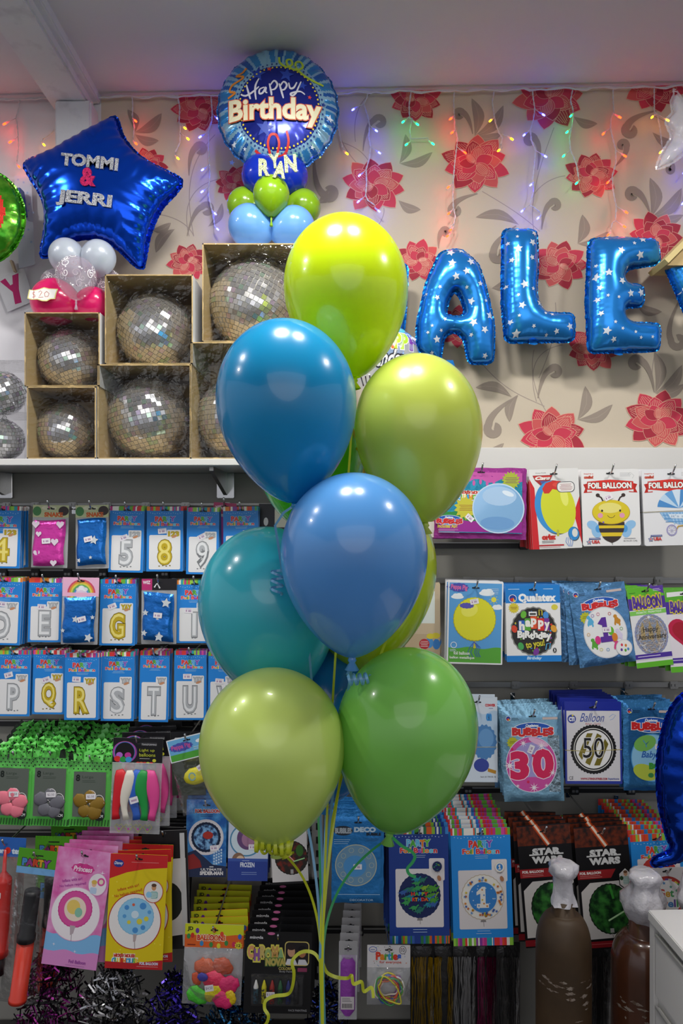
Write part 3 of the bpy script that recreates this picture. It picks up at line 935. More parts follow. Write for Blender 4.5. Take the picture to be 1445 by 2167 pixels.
# curled streamers
def streamer(pts, w, c):
    pr.k = 6
    sm = smooth_closed(pts + pts[-2:0:-1], 5)[:(len(pts) - 1) * 5 + 1]
    pr.line(sm, w, c)
streamer([(590, 115), (592, 130), (606, 140), (618, 132), (614, 120), (606, 124), (610, 138), (626, 146), (640, 138), (636, 126), (626, 126), (626, 140), (640, 155), (660, 166), (684, 172)], 4.5, 'b4cf3c')
streamer([(520, 138), (512, 148), (498, 154), (514, 158), (506, 166), (490, 174), (484, 186), (496, 192), (480, 200)], 4.5, 'e08a34')
streamer([(538, 310), (550, 320), (570, 325), (566, 300), (572, 284), (584, 284), (590, 300), (586, 322), (602, 318), (610, 296), (606, 276)], 5, 'd6332c')
# the two printed words
W_ = 'd9d9e6'
def script(strokes, c, w):
    for st in strokes:
        pr.k = 10; sm = smooth_closed(st + st[-2:0:-1], 4)[:(len(st) - 1) * 4 + 1]
        n = len(sm); pr.line(sm, [w * (0.55 + 0.45 * math.sin(PI * i / max(n - 1, 1))) for i in range(n)], c)
script([[(521, 178), (524, 190), (528, 204), (530, 210)], [(548, 166), (541, 180), (540, 196), (542, 212)], [(509, 198), (520, 202), (535, 195), (548, 184)],
        [(560, 186), (550, 190), (549, 199), (556, 198), (563, 186), (562, 196), (566, 198)], [(570, 178), (574, 196), (575, 204)], [(571, 184), (580, 172), (587, 180), (582, 190), (574, 192)],
        [(591, 178), (596, 196), (600, 210)], [(592, 186), (600, 174), (607, 181), (602, 191), (595, 192)], [(611, 176), (614, 188), (622, 186), (628, 174)], [(637, 172), (632, 184), (626, 198), (619, 204), (615, 200), (624, 196), (636, 194), (645, 200)]], W_, 4.2)
pr.k = 8; pr.STEP = 0.0006
pr.letters('Birthday', 483, 210, 680, 268, ['e8e2c0'], bold=0.035, out=('cf5a34', 2.2))
# slab serifs that give the word its look
tag(mb.build('round_balloon', loc=at(ox, oy, YR)), 'round blue foil birthday balloon touching the ceiling, above the name in gold glitter', 'balloon')
kk = sc_at(-0.30)
rg = empty('glitter_name', at(588, 352, -0.345)); tag(rg, 'gold glitter cut-out name stuck on the dark blue balloons', 'lettering')
for ch, b, r_ in [('R', (547, 336, 571, 373), 0), ('Y', (569, 326, 593, 357), -6), ('A', (579, 343, 606, 379), 8), ('N', (602, 330, 628, 367), -4)]:
    glitter_text(rg, None, ch, b, r_, ggold, 'glitter_letter', sc_at(-0.345), 588, 352, bold=0.05, lift=0.002 + 0.002 * 'RYAN'.index(ch))

# ================================================================== latex balloons
def latex(n, c, pearl=False):
    if pearl:
        return mat('latex_' + n, c, rough=0.3, metal=0.08, spec=0.6, coat=0.5, coat_rough=0.06, transl=0.25)
    return mat('latex_' + n, c, rough=0.22, spec=0.5, coat=0.6, coat_rough=0.04, transl=0.25)


def balloon_profile(R, n=30, lower=1.4, upper=1.1):
    p = []
    for k in range(n + 1):
        t = PI / 2 * k / n; p.append((max(R * math.sin(t), 0.0004), R * upper * math.cos(t)))
    for k in range(1, n + 1):
        s = k / n * 0.985
        r = 0.5 * math.sqrt(1 - s * s) + 0.5 * math.cos(PI * s / 2) ** 0.8
        p.append((R * max(r, 0.04), -R * lower * s))
    return p


def balloon(label, m, top, neck, wpx, D, group=None, ribbon=None, hub=None, name='latex_balloon', seg=48):
    """top / neck in px, wpx the widest px; D the distance from the camera"""
    Y = D - DC
    T, Nk = at(*top, Y), at(*neck, Y); ax = T - Nk; L = ax.length; R = wpx / 2 * D / F
    sc_ = L / (R * 2.5)
    c = Nk + ax * (1.4 / 2.5)
    q = ax.to_track_quat('Z', 'Y').to_euler()
    mb = MB(); mb.lathe([(r, z * sc_) for r, z in balloon_profile(R)], m, n=seg)
    o = mb.build(name, loc=c, rot=q); tag(o, label, 'balloon', group)
    zb = -R * 1.4 * sc_ * 0.985
    k = MB(); k.lathe([(R * .045, zb + .002), (R * .05, zb - .004), (R * .062, zb - .008), (R * .04, zb - .012), (R * .10, zb - .026), (R * .085, zb - .027), (R * .02, zb - .014)], m, n=16)
    k.build('knot', parent=o)
    return o, Nk


lime = latex('lime', 'cfe80c'); teal = latex('teal', '0f96cc'); pear = latex('pale_lime', 'ccdc5a', True); peri = latex('periwinkle', '5a9ee0')
turq = latex('turquoise', '3fc4d6'); lime2 = latex('lime_pearl', 'd2e878', True); green = latex('leaf_green', '84cc5c'); olive = latex('chartreuse', 'c4da08')
green2 = latex('bright_green', '58c822'); dblue = latex('deep_blue', '2484cc')
ry, rb_, rg_ = mat('yellow_ribbon', 'c9d22c', rough=0.25, spec=0.6, transl=0.15), mat('light_blue_ribbon', '6fa9d2', rough=0.25, spec=0.6, transl=0.15), mat('green_ribbon', '3fae66', rough=0.25, spec=0.6, transl=0.15)
BQ = [('bright yellow-lime balloon at the top of the bouquet', lime, (718, 459), (749, 802), 262, 1.62, ry),
      ('teal blue balloon below the topmost lime balloon', teal, (592, 678), (624, 1066), 296, 1.43, rb_),
      ('pale pearly lime balloon to the right of the teal one', pear, (872, 750), (900, 1108), 268, 1.58, ry),
      ('cornflower blue balloon at the front centre of the bouquet', peri, (752, 1000), (745, 1392), 310, 1.36, rb_),
      ('turquoise balloon half covered by the cornflower blue one', turq, (548, 1115), (592, 1490), 292, 1.59, rb_),
      ('pearly lime balloon hanging lowest, above a tangle of curled yellow ribbon', lime2, (568, 1415), (586, 1786), 306, 1.37, ry),
      ('leaf green balloon next to the lowest lime balloon', green, (888, 1373), (824, 1762), 298, 1.42, rg_),
      ('olive lime balloon peeking out behind the cornflower blue one', olive, (806, 1040), (757, 1424), 276, 1.67, ry),
      ('bright green balloon mostly hidden behind the teal and pale lime ones', green2, (672, 845), (640, 1120), 232, 1.78, rg_),
      ('deep blue balloon mostly hidden between the lowest four balloons', dblue, (704, 1362), (690, 1700), 238, 1.70, rb_)]
hub = at(683, 2045, 1.45 - DC)
fl = hub + Vector((0.005, 0.0, -0.55))
rd = random.Random(11)
bq = []
for lab, m, top, nk, w, D, rm in BQ:
    o, N0 = balloon(lab, m, top, nk, w, D, 'helium balloons of the tall bouquet', seg=64)
    bq.append((o, N0, rm, D))
INV = []
bpy.context.view_layer.update()
for i, (o, N0, rm, D) in enumerate(bq):
    iv = o.matrix_world.inverted()
    ax = (o.matrix_world.to_3x3() @ Vector((0, 0, -1))).normalized()
    s0 = N0 + ax * 0.012
    hb = hub + Vector((rd.uniform(-.006, .006), (i - 5) * 0.004, rd.uniform(-.01, .03)))
    # keep the ribbon in the middle of the bunch, then down to the hub
    a, b = s0, hb
    ctrl1 = a + Vector(((hub.x - a.x) * 0.25, (1.60 - DC - a.y) * 0.5, -0.25 * (a.z - b.z)))
    ctrl2 = b + Vector((rd.uniform(-.012, .012), (1.58 - DC - b.y) * 0.6, 0.45 * (a.z - b.z)))
    pts = [Vector(q) for q in bez(tuple(a), tuple(ctrl1), tuple(ctrl2), tuple(b), 40)]
    tail = Vector((fl.x + rd.uniform(-.012, .012), fl.y + (i - 5) * .003, fl.z))
    pts += [b.lerp(tail, k / 10) for k in range(1, 11)]
    mb = MB(); mb.strip([iv @ p for p in pts], 0.0055, rm, nrm=iv.to_3x3() @ Vector((0.1 * (i - 5), -1, 0)), twist=rd.uniform(-.5, .5))
    mb.build('ribbon', parent=o)['label'] = {ry: 'yellow ribbon', rb_: 'light blue ribbon', rg_: 'green ribbon'}[rm]


def coil(c, r, turns, adv, k=60, ax=(1, 0, 0), squash=1.0, ph=0.0):
    A = Vector(ax).normalized(); u = A.orthogonal().normalized(); v = A.cross(u)
    return [Vector(c) + A * adv * t / k + (u * math.cos(ph + 2 * PI * turns * t / k) + v * math.sin(ph + 2 * PI * turns * t / k) * squash) * r * (0.8 + 0.2 * math.sin(t * .35)) for t in range(k + 1)]


def curl_ribbon(i, pts, w, m, nrm=(0, -1, .1)):
    o = bq[i][0]; iv = o.matrix_world.inverted(); mb = MB()
    mb.strip([iv @ Vector(p) for p in pts], w, m, nrm=iv.to_3x3() @ Vector(nrm)); mb.build('curled_ribbon', parent=o)


# curled ends of ribbon, each on the balloon it is tied to
p = at(540, 1782, 1.33 - DC); curl_ribbon(5, coil(p, 0.020, 6, 0.072, 130, (1, 0.05, -.12), ph=1.0), 0.0065, ry)
p = at(552, 1796, 1.34 - DC); curl_ribbon(5, coil(p, 0.015, 4, 0.05, 90, (1, -.1, .2)), 0.006, ry)
p = at(600, 1792, 1.35 - DC); curl_ribbon(5, coil(p, 0.013, 3.2, 0.02, 70, (0.3, -.3, -.6)), 0.006, ry)
p = at(590, 1215, 1.46 - DC)
curl_ribbon(1, [at(622, 1070, 1.43 - DC), at(600, 1085, 1.43 - DC), at(582, 1112, 1.44 - DC)] + coil(at(588, 1205, 1.435 - DC), 0.014, 3, -0.05, 60, (0.1, .1, 1)), 0.005, rb_)
p = at(735, 1440, 1.36 - DC); curl_ribbon(3, [at(744, 1400, 1.36 - DC)] + coil(p, 0.012, 4, 0.045, 70, (1, 0, .1)), 0.0055, rb_)
g = [at(*q, 1.42 - DC) for q in [(826, 1768), (850, 1790), (868, 1800), (878, 1812), (872, 1826), (862, 1838), (866, 1850), (880, 1856)]]
curl_ribbon(6, [Vector(q) for q in smooth_closed([tuple(v) for v in g + g[-2:0:-1]], 6)[:43]], 0.006, rg_)
for pth, m, bi in [([(683, 2045), (668, 2020), (650, 2013), (632, 2018), (618, 2035), (622, 2060), (618, 2090), (608, 2104), (580, 2108), (562, 2118), (560, 2135), (568, 2150), (562, 2168), (545, 2180)], ry, 0),
                  ([(684, 2040), (692, 2058), (712, 2068), (735, 2070), (744, 2064), (748, 2082), (765, 2078), (770, 2098), (786, 2090), (790, 2112)], ry, 2)]:
    g = [at(*q, 1.44 - DC + .01 * math.sin(j)) for j, q in enumerate(pth)]
    curl_ribbon(bi, [Vector(q) for q in smooth_closed([tuple(v) for v in g + g[-2:0:-1]], 6)[:(len(g) - 1) * 6 + 1]], 0.0065, m, nrm=(0.3, -1, .5))
g = [at(*q, 1.70 - DC) for q in [(741, 895), (748, 915), (745, 940), (735, 946), (727, 950), (750, 948), (764, 960), (772, 985), (768, 1005)]]
curl_ribbon(0, [Vector(q) for q in smooth_closed([tuple(v) for v in g + g[-2:0:-1]], 6)[:49]], 0.006, mat('gold_ribbon', 'c2a42c', rough=0.25, metal=0.4))

# ------------------------------------------------------------------ balloon columns standing on the boxes
def small(label, m, cx, cy, r, Y, group, ang=0.0, name='small_balloon'):
    a = R_(-ang); k = 1.05
    top = (cx + r * k * math.sin(a), cy - r * k * math.cos(a)); nk = (cx - r * 1.22 * math.sin(a), cy + r * 1.22 * math.cos(a))
    return balloon(label, m, top, nk, 2 * r, Y + DC, group, name=name, seg=40)[0]


dkb = latex('royal_blue', '1236c8'); lg = latex('lime_small', '93c21c'); sky = latex('sky_blue', '78b4f4'); pk = latex('hot_pink', 'ec1f72'); pw = latex('pearl_white', 'c9d2de', True)
G1 = 'small balloons of the birthday column'
small('dark blue balloon on the left of the pair under the birthday foil', dkb, 556, 373, 43, -0.20, G1, 60)
small('dark blue balloon on the right of the pair under the birthday foil', dkb, 607, 373, 43, -0.19, G1, -60)
small('small lime balloon in front of the two dark blue ones', lg, 574, 413, 38.5, -0.30, G1, 0)
small('small lime balloon at the left of its column, above a sky blue one', lg, 519, 436, 37, -0.17, G1, 50)
small('small lime balloon at the right of its column, above a sky blue one', lg, 640, 440, 37, -0.17, G1, -50)
small('sky blue balloon on the left of the pair on the tallest box', sky, 530, 479, 45, -0.26, G1, 70)
small('sky blue balloon on the right of the pair on the tallest box', sky, 620, 482, 44, -0.26, G1, -70)
G2 = 'small balloons under the foil star'
small('pearl white balloon at the left below the foil star', pw, 142, 544, 37, -0.27, G2, 20)
small('pearl white balloon at the right below the foil star', pw, 208, 546, 36, -0.27, G2, -20)
clr = mat('clear_latex', 'c9bfce', rough=0.12, spec=0.6, coat=0.6, transp=0.7); sw = mat('white_swirl_print', 'fbfafc', rough=0.4)


def swirl_on(o, R, seed, sc_=1.0):
    rd = random.Random(seed); mb = MB()
    prof_R = R * 1.012
    for _ in range(34):
        th = rd.uniform(0, 2 * PI); ph = rd.uniform(0.15, 1.9)
        n0 = Vector((math.sin(ph) * math.cos(th), math.sin(ph) * math.sin(th), math.cos(ph)))
        u = n0.orthogonal().normalized(); v = n0.cross(u); rr = rd.uniform(0.16, 0.30); s_ = rd.choice([-1, 1]); a0 = rd.uniform(0, 6.3)
        pts = []
        for k in range(26):
            t = k / 25; r = rr * (1 - 0.8 * t); a = a0 + s_ * 7.5 * t
            d = (n0 + u * r * math.cos(a) + v * r * math.sin(a)).normalized()
            z = d.z * (1.0 if d.z > 0 else 1.22)
            pts.append(Vector((d.x, d.y, z)) * prof_R)
        vs = []
        for k, q in enumerate(pts):
            t_ = (pts[min(k + 1, 25)] - pts[max(k - 1, 0)]).normalized(); sd = t_.cross(q.normalized()) * R * 0.017
            vs += [q - sd, q + sd]
        mb.add(vs, [(2 * k, 2 * k + 1, 2 * k + 3, 2 * k + 2) for k in range(25)], sw)
    mb.build('swirl_print', parent=o)


for lab, cx, cy, r, Y, an in [('clear balloon with white swirls in front of the pearl white pair', 161, 586, 41, -0.335, 0), ('clear swirl balloon behind the price card', 118, 602, 30, -0.22, 40), ('clear swirl balloon beside the corner of a cardboard box', 226, 606, 34, -0.20, -40)]:
    o = small(lab, clr, cx, cy, r, Y, G2, an); swirl_on(o, r * sc_at(Y), int(cx))
small('hot pink balloon behind the white price card', pk, 118, 640, 49, -0.255, G2, 75)
small('hot pink balloon against the side of a cardboard box', pk, 196, 644, 36, -0.265, G2, -75)
# price card
mb = MB(); Yc = -0.338; kc = sc_at(Yc)
card = mat('white_card', 'efece2', rough=0.6)
o_ = [(57, 630), (62, 611), (72, 613), (84, 611), (94, 608), (104, 611), (123, 613), (119, 622), (116, 634), (106, 634), (98, 638), (88, 637), (78, 633), (66, 633)]
v0 = [((x - 90) * kc, 0, -(y - 622) * kc) for x, y in o_]; n = len(o_)
mb.add(v0 + [(x, .0015, z) for x, y, z in v0], [tuple(range(n)), tuple(range(n, 2 * n))[::-1]] + [(k, (k + 1) % n, (k + 1) % n + n, k + n) for k in range(n)], mat('yellow_card_rim', 'ddd48a', rough=0.5))
pr = Print(mb, 90, 622, kc)
pr.poly([(90 + (x - 90) * .92, 622 + (y - 622) * .86) for x, y in o_], 'f3f1ec')
for st in [[(74, 617), (69, 619), (70, 622), (74, 624), (74, 627), (68, 628)], [(72, 614), (71, 631)], [(82, 618), (86, 615), (89, 618), (85, 624), (81, 629), (91, 629)], [(99, 617), (94, 621), (95, 628), (101, 628), (104, 622), (99, 617)]]:
    pr.line(st, 1.1, 'b8533f')
tag(mb.build('price_card', loc=at(90, 622, Yc), rot=(0, R_(-3), 0)), 'white price card with a yellow rim reading 20 dollars, on the pink balloons', 'price card')

# ------------------------------------------------------------------ banner, green foil balloon and blue corner at the left edge
gr_f = mat('green_holo_foil', '3f9a22', rough=0.2, metal=0.7, bump=(60, 0.2, 0.004), noise=(40, '77c23a', 3, 0.4, 0.7)); holo = mat('silver_holo_foil', 'b7c0d6', rough=0.2, metal=0.9, noise=(70, '5f86d8', 3, 0.4, 0.7), bump=(160, 0.8, 0.004)); redg = mat('red_glitter', 'd42a1c', rough=0.4, metal=0.4, bump=(300, 0.6, 0.003))
ox, oy = -50, 460; Yg = -0.22; kg = sc_at(Yg)
cg = [(ox + 102 * math.cos(2 * PI * k / 64), oy + 105 * math.sin(2 * PI * k / 64)) for k in range(64)]
fg = Foil(px_polys([cg], Yg, ox, oy), cell=0.006, fat=0.6, pucker=(0.3, 0.05, 0.03), flange=0.005, seed=2, iters=2500, cap=0.10)
mb = MB()
fg.mesh(mb, gr_f, None, lambda x, z: holo if math.hypot(x, z) < 64 * kg else (redg if math.hypot(x, z) < 73 * kg else gr_f))
tag(mb.build('round_balloon', loc=at(ox, oy, Yg)), 'green foil balloon with a silver centre and red ring at the left edge', 'balloon')
mb = MB(); Yn = -0.012; kn = sc_at(Yn)
pr = Print(mb, 28, 620, kn); silverg = mat('white_glitter_card', 'd8d8de', rough=0.5, bump=(300, 0.5, 0.003))
q = [(-10, 592), (50, 566), (72, 636), (16, 660)]
v0 = [pr.P(*p) for p in q]
mb.add(v0 + [(x, .003, z) for x, y, z in v0], [(0, 1, 2, 3), (7, 6, 5, 4), (0, 1, 5, 4), (1, 2, 6, 5), (2, 3, 7, 6), (3, 0, 4, 7)], silverg)
mg = mat('magenta_glitter', 'c0176c', rough=0.45, metal=0.3, bump=(300, 0.8, 0.003))
pr.poly([(0, 596), (11, 589), (22, 604), (27, 601), (26, 583), (39, 578), (40, 612), (46, 640), (32, 644), (27, 618)], mg)
bn = tag(mb.build('banner_card', loc=at(28, 620, Yn)), 'white banner card with a magenta glitter letter Y', 'banner')
mb = MB(); mb.bbox(-.004, .004, -.012, .004, -.02, .02, mat('peg_wood', 'b9a68c', rough=0.6), 0.001); mb.build('peg', parent=bn, loc=((30 - 28) * kn, 0, (620 - 565) * kn), rot=(0, R_(-20), 0))
mb = MB(); Yp = -0.02; pr = Print(mb, 52, 470, sc_at(Yp))
pr.poly([(30, 372), (66, 372), (74, 560), (40, 568)], mat('pale_poster', 'd6d9ea', rough=0.3))
for x, y in [(38, 380), (50, 386), (66, 392), (58, 408), (36, 404), (62, 432), (70, 450), (60, 446), (44, 470), (60, 486), (50, 500), (66, 512)]: pr.star(x, y, 3.4, 'a9c0ea')
tag(mb.build('poster', loc=at(52, 470, Yp)), 'pale poster with faint blue stars on the white wall', 'poster')
mb = MB(); Yk = -0.05; kk = sc_at(Yk)
mb.bbox(-8 * kk, 5 * kk, -.012, .02, -28 * kk, 28 * kk, mat('royal_blue_card', '0d3f9c', rough=0.35), 0.002)
tag(mb.build('gift_box', loc=at(45, 428, Yk), rot=(0, R_(-8), 0)), 'dark blue box edge showing behind the green foil balloon', 'box')

# ------------------------------------------------------------------ clear bubble balloon, clear star, card corner and blue foil at the right
bub = mat('clear_bubble', 'e8f2ff', rough=0.05, spec=0.6, coat=1.0, transp=0.72)
Yu = -0.22; ku = sc_at(Yu); ox, oy = 812, 764
mb = MB(); mb.lathe([(76 * ku * math.sin(PI * k / 24) + .0002, 76 * ku * math.cos(PI * k / 24)) for k in range(25)], bub, n=40)
Rb = 76 * ku * 1.005
_b = raised(ox, oy, Yu, 0.07); pr = Print(mb, _b[0], _b[1], _b[2], 0.0, hf=lambda x, z: math.sqrt(max(Rb * Rb - x * x - z * z, 0)))
def patch(pts, c):
    pr.k += 2; pts2 = []
    for a, b in zip(pts, pts[1:] + pts[:1]): pts2 += [a, ((a[0] + b[0]) / 2, (a[1] + b[1]) / 2)]
    pr.poly(pts2, c)
pr.letters('HAPPY', 790, 706, 884, 744, ['3aa0dc', 'e4662c', 'b2cf34', 'a8cf30', '7a3aa8'], bold=0.09, out=('f2f2f6', 1.5))
pr.txt('Birthday', 760, 746, 862, 790, 'f4f4f6', bold=0.03, shear=0.35, out=('2c2c34', 2.5))
for x, y, c in [(832, 700, 'e4662c'), (865, 706, '4b8fe0'), (878, 720, '7a3aa8'), (850, 698, '3cb8c8')]: pr.ell(x, y, 8, 6, c, 14)
for i in range(9): pr.line([(764 + i * 9, 796), (770 + i * 7, 812)], 2.5, '4a2c48')
bu = tag(mb.build('bubble_balloon', loc=at(ox, oy, Yu)), 'clear bubble balloon with colourful happy birthday print behind the pale lime balloon', 'balloon')
mb = MB(); mb.tube([(0, .0, -76 * ku), (0.01, 0, -76 * ku - .12)], 0.003, mat('white_stick', 'e8e8e8', rough=0.4)); mb.build('stick', parent=bu)

clearp = mat('clear_plastic', 'f2f4ff', rough=0.08, spec=0.7, coat=1.0, transp=0.66, bump=(22, 0.5, 0.02))
ox, oy = 1450, 270; Yq = -0.25
sp = [(1425, 186), (1445, 215), (1500, 205), (1475, 270), (1510, 345), (1455, 318), (1420, 345), (1389, 358), (1398, 330), (1422, 290), (1408, 256), (1424, 240), (1420, 215), (1428, 200)]
fq = Foil(px_polys([rounded(sp, 5)], Yq, ox, oy), cell=0.006, fat=0.7, pucker=(0.5, 0.03, 0.03), flange=0.006, seed=12, iters=1200)
mb = MB(); fq.mesh(mb, clearp, clearp); tag(mb.build('star_balloon', loc=at(ox, oy, Yq)), 'clear see-through star balloon cut off by the right edge', 'balloon')
kraft = mat('brown_cardboard', 'c4a873', rough=0.8, bump=(30, 0.1, 0.004)); kraft_in = mat('cardboard_inside', 'cbb07c', rough=0.8, bump=(30, 0.1, 0.004)); whcard = mat('white_carton', 'd9d9d8', rough=0.5)
Yd = -0.16; kd = sc_at(Yd); ox, oy = 1450, 545
mb = MB(); pr = Print(mb, ox, oy, kd)
q = [(1397, 556), (1500, 452), (1508, 460), (1405, 564)]
for dy in (0,):
    v0 = [pr.P(*p) for p in q]; mb.add([(x, -.03, z) for x, y, z in v0] + [(x, .09, z) for x, y, z in v0], [(0, 1, 2, 3), (7, 6, 5, 4), (0, 1, 5, 4), (1, 2, 6, 5), (2, 3, 7, 6), (3, 0, 4, 7)], mat('kraft_light', 'd9c68a', rough=0.7))
    v0 = [pr.P(*p) for p in [(1405, 564), (1508, 460), (1560, 564)]]
    mb.add([(x, -.01, z) for x, y, z in v0] + [(x, .08, z) for x, y, z in v0], [(0, 1, 2), (5, 4, 3), (0, 1, 4, 3), (1, 2, 5, 4), (2, 0, 3, 5)], kraft_in)
tag(mb.build('cardboard_box', loc=at(ox, oy, Yd)), 'tilted brown cardboard box corner above the blue letter Y balloon', 'box')

ox, oy = 1500, 1650; Yz = -0.52
bl = smooth_closed([(1452, 1462), (1412, 1510), (1391, 1600), (1392, 1690), (1408, 1765), (1418, 1795), (1384, 1815), (1378, 1828), (1392, 1834), (1440, 1822), (1470, 1802), (1520, 1795), (1590, 1740), (1610, 1600), (1570, 1490), (1510, 1450)], 5)
fz = Foil(px_polys([bl], Yz, ox, oy), cell=0.006, fat=0.62, pucker=(0.18, 0.05, 0.04), flange=0.004, seed=21, iters=2500, cap=0.10)
mb = MB(); fz.mesh(mb, mat('deep_blue_foil', '0c3aa8', rough=0.16, metal=0.9, bump=(24, 0.25, 0.008)), foil_edge_b)
kz = sc_at(Yz)
fz.decal(mb, [((1452 - ox + 14 * math.cos(t / 12 * 6.283)) * kz, -(1700 - oy + 14 * math.sin(t / 12 * 6.283)) * kz) for t in range(12)], ink('d8342a'))
tag(mb.build('foil_balloon', loc=at(ox, oy, Yz)), 'dark blue foil balloon with a pointed tail at the lower right edge', 'balloon')

# ================================================================== hanging packets
hook_m = mat('hook_steel', 'd0d0d0', rough=0.15, metal=1.0)
sleeve = mat('clear_sleeve', 'f4f6fa', rough=0.1, spec=0.6, coat=1.0, transp=0.72)
NHOOK = [0]


def hook(x, z, Yf, label, tip=0.026):
    mb = MB()
    Yw = -0.0405
    mb.tube([(0, Yw, 0.004), (0, Yw - .02, 0.003), (0, Yf, 0.001), (0, Yf - .010, 0.004), (0.0005, Yf - .019, tip * .6), (0.001, Yf - .026, tip)], 0.0028, hook_m, n=8)
    mb.bbox(-.007, .007, Yw - .003, Yw, -.012, .014, hook_m, 0.001)
    o = mb.build('display_hook', loc=(x, 0, z)); tag(o, label, 'hook', 'steel display hooks')
    return o


def crinkle(n, c, metal=0.55, rough=0.25):
    return mat('crinkle_' + n, c, rough=rough, metal=metal, spec=0.6, bump=(38, 0.55, 0.006))


def packet(name, label, box, Y, draw, roll=0.0, pitch=-3.0, n=0, base='f0f0ee', style='card', r=1.5, hy=8, sticker=None, dy=0.014,
           back=None, group=None, cat='packet', hooked=True, hl=None, seed=None, fade=None, thick=0.0016, ysh=0.0, wob=1.5):
    x0, y0, x1, y1 = box; Wp, Hp = x1 - x0, y1 - y0; s = sc_at(Y)
    rd = random.Random(seed if seed is not None else int(x0 * 7 + y0 * 3))
    hx = Wp / 2; c = at(x0 + hx, y0 + hy, Y)
    mb = MB(); m = base if not isinstance(base, str) else ink(base)
    if style == 'card':
        o_ = [((x - hx) * s, -(y - hy) * s) for x, y in rrect(0, 0, Wp, Hp, r)]; k = len(o_); t = thick / 2
        mb.add([(x, -t, z) for x, z in o_] + [(x, t, z) for x, z in o_], [tuple(range(k)), tuple(range(k, 2 * k))[::-1]] + [(j, (j + 1) % k, (j + 1) % k + k, j + k) for j in range(k)], m)
        pr = Print(mb, hx, hy, s, t)
    else:
        # a soft foil pouch: flat in the middle, sealed and crimped at the edge
        H = 0.006; e = 0.10; nx, nz = 26, 34; vs = []
        for side in (-1, 1):
            for j in range(nz + 1):
                for i in range(nx + 1):
                    u, v = i / nx, j / nz; d = min(u, 1 - u) * Wp, min(v, 1 - v) * Hp; q = min(d) / (e * Wp)
                    h = H * (3 * min(q, 1) ** 2 - 2 * min(q, 1) ** 3)
                    if q < 1: h *= 0.85 + 0.3 * rd.random()
                    wx = 0.6 * math.sin(v * 23 + seed_(x0)) + 0.3 * math.sin(v * 51) if 0 < j < nz else 0
                    vs.append(((u * Wp + (wx if i in (0, nx) else 0) - hx) * s, side * h if side < 0 else h * .7, -(v * Hp + (0.5 * math.sin(u * 21) if j in (0, nz) else 0) - hy) * s))
        kk_ = (nx + 1) * (nz + 1)
        f1 = [(j * (nx + 1) + i, j * (nx + 1) + i + 1, (j + 1) * (nx + 1) + i + 1, (j + 1) * (nx + 1) + i) for j in range(nz) for i in range(nx)]
        mb.add(vs, f1 + [tuple(kk_ + t for t in f[::-1]) for f in f1], m, True)
        pr = Print(mb, hx, hy, s, H + 0.0003)
    draw(pr, Wp, Hp)
    # hanging slot
    pr.k += 2
    pr.rect(hx - 8, hy - 1.4, 16, 2.8, '15171c', 1.3); pr.ell(hx, hy - 1.5, 3, 2, '15171c', 12)
    o = mb.build(name, loc=c, rot=(R_(pitch), R_(roll), 0))
    tag(o, label, cat, group)
    if sticker:
        for st in (sticker if isinstance(sticker, list) else [sticker]):
            sx, sy, rr = st[:3]; q = MB(); zt = pr.z0 + pr.k * pr.STEP + 0.0002
            sp = Print(q, 0, 0, s, 0)
            sp.rect(-9, -5.5, 18, 11, 'ece9ee', 1)
            if len(st) > 3: sp.txt(st[3], -7, -2.5, 7, 3, '5a4a66', bold=0.0)
            else:
                sp.rect(-6, -1.5, 2.5, 4, 'b48ab0'); sp.rect(-1, -1.5, 6, 4, 'b9a2bd'); sp.rect(-7, -4, 12, 1, 'c9b4ca')
            so = q.build('price_sticker', parent=o, loc=((sx - hx) * s, -zt, -(sy - hy) * s), rot=(0, R_(rr), 0))
            so['label'] = 'small white price sticker'
    depth = int((-0.07 - Y) / dy)
    for i in range(1, min(n, depth) + 1):
        b = dup(o, kids=False, label=back or ('packet hanging behind the ' + ' '.join(label.split()[:12])), group=group)
        b.location = (c.x + rd.uniform(-2.2, 2.2) * s + fade_(fade, i), Y + dy * i, c.z + rd.uniform(-1.0, 1.5) * s + ysh * i)
        b.rotation_euler = (R_(pitch + rd.uniform(-.5, .5)), R_(roll * (0.55 ** i) + rd.uniform(-wob, wob)), 0)
    if hooked:
        hook(c.x, c.z, Y - 0.004, 'steel hook holding the ' + (hl or ' '.join(label.split()[:12])))
    return o


def seed_(x): return (x * 0.37) % 6.28
def fade_(f, i): return (f or 0) * i


STRIPE = ['6fb53f', 'e4572e', 'f2efe6', 'c8398b', '3f7fd0', 'e23b3b', '9ad04c', 'd94fa0', 'f08a32', '2aa6b0', '8a3f9e', 'f2efe6', 'e23b3b']


def stripes(pr, x0, y0, w, h, seed=0, pal=STRIPE):
    rd = random.Random(seed); x = 0
    k0 = pr.k
    while x < w:
        q = rd.uniform(2, 7); q = min(q, w - x); pr.k = k0
        pr.rect(x0 + x, y0, q, h, rd.choice(pal)); x += q


PARTYC = ['e0353f', 'e8452f', '5ab043', '54b4ea', '8d52c4']
FBC = ['e0353f', 'f08a32', '5ab043', 'f2c230', 'e8f2fa', 'e0353f', '9a4fc4', 'e0353f', '5ab043', 'f08a32', '54d0ea', 'e0353f']


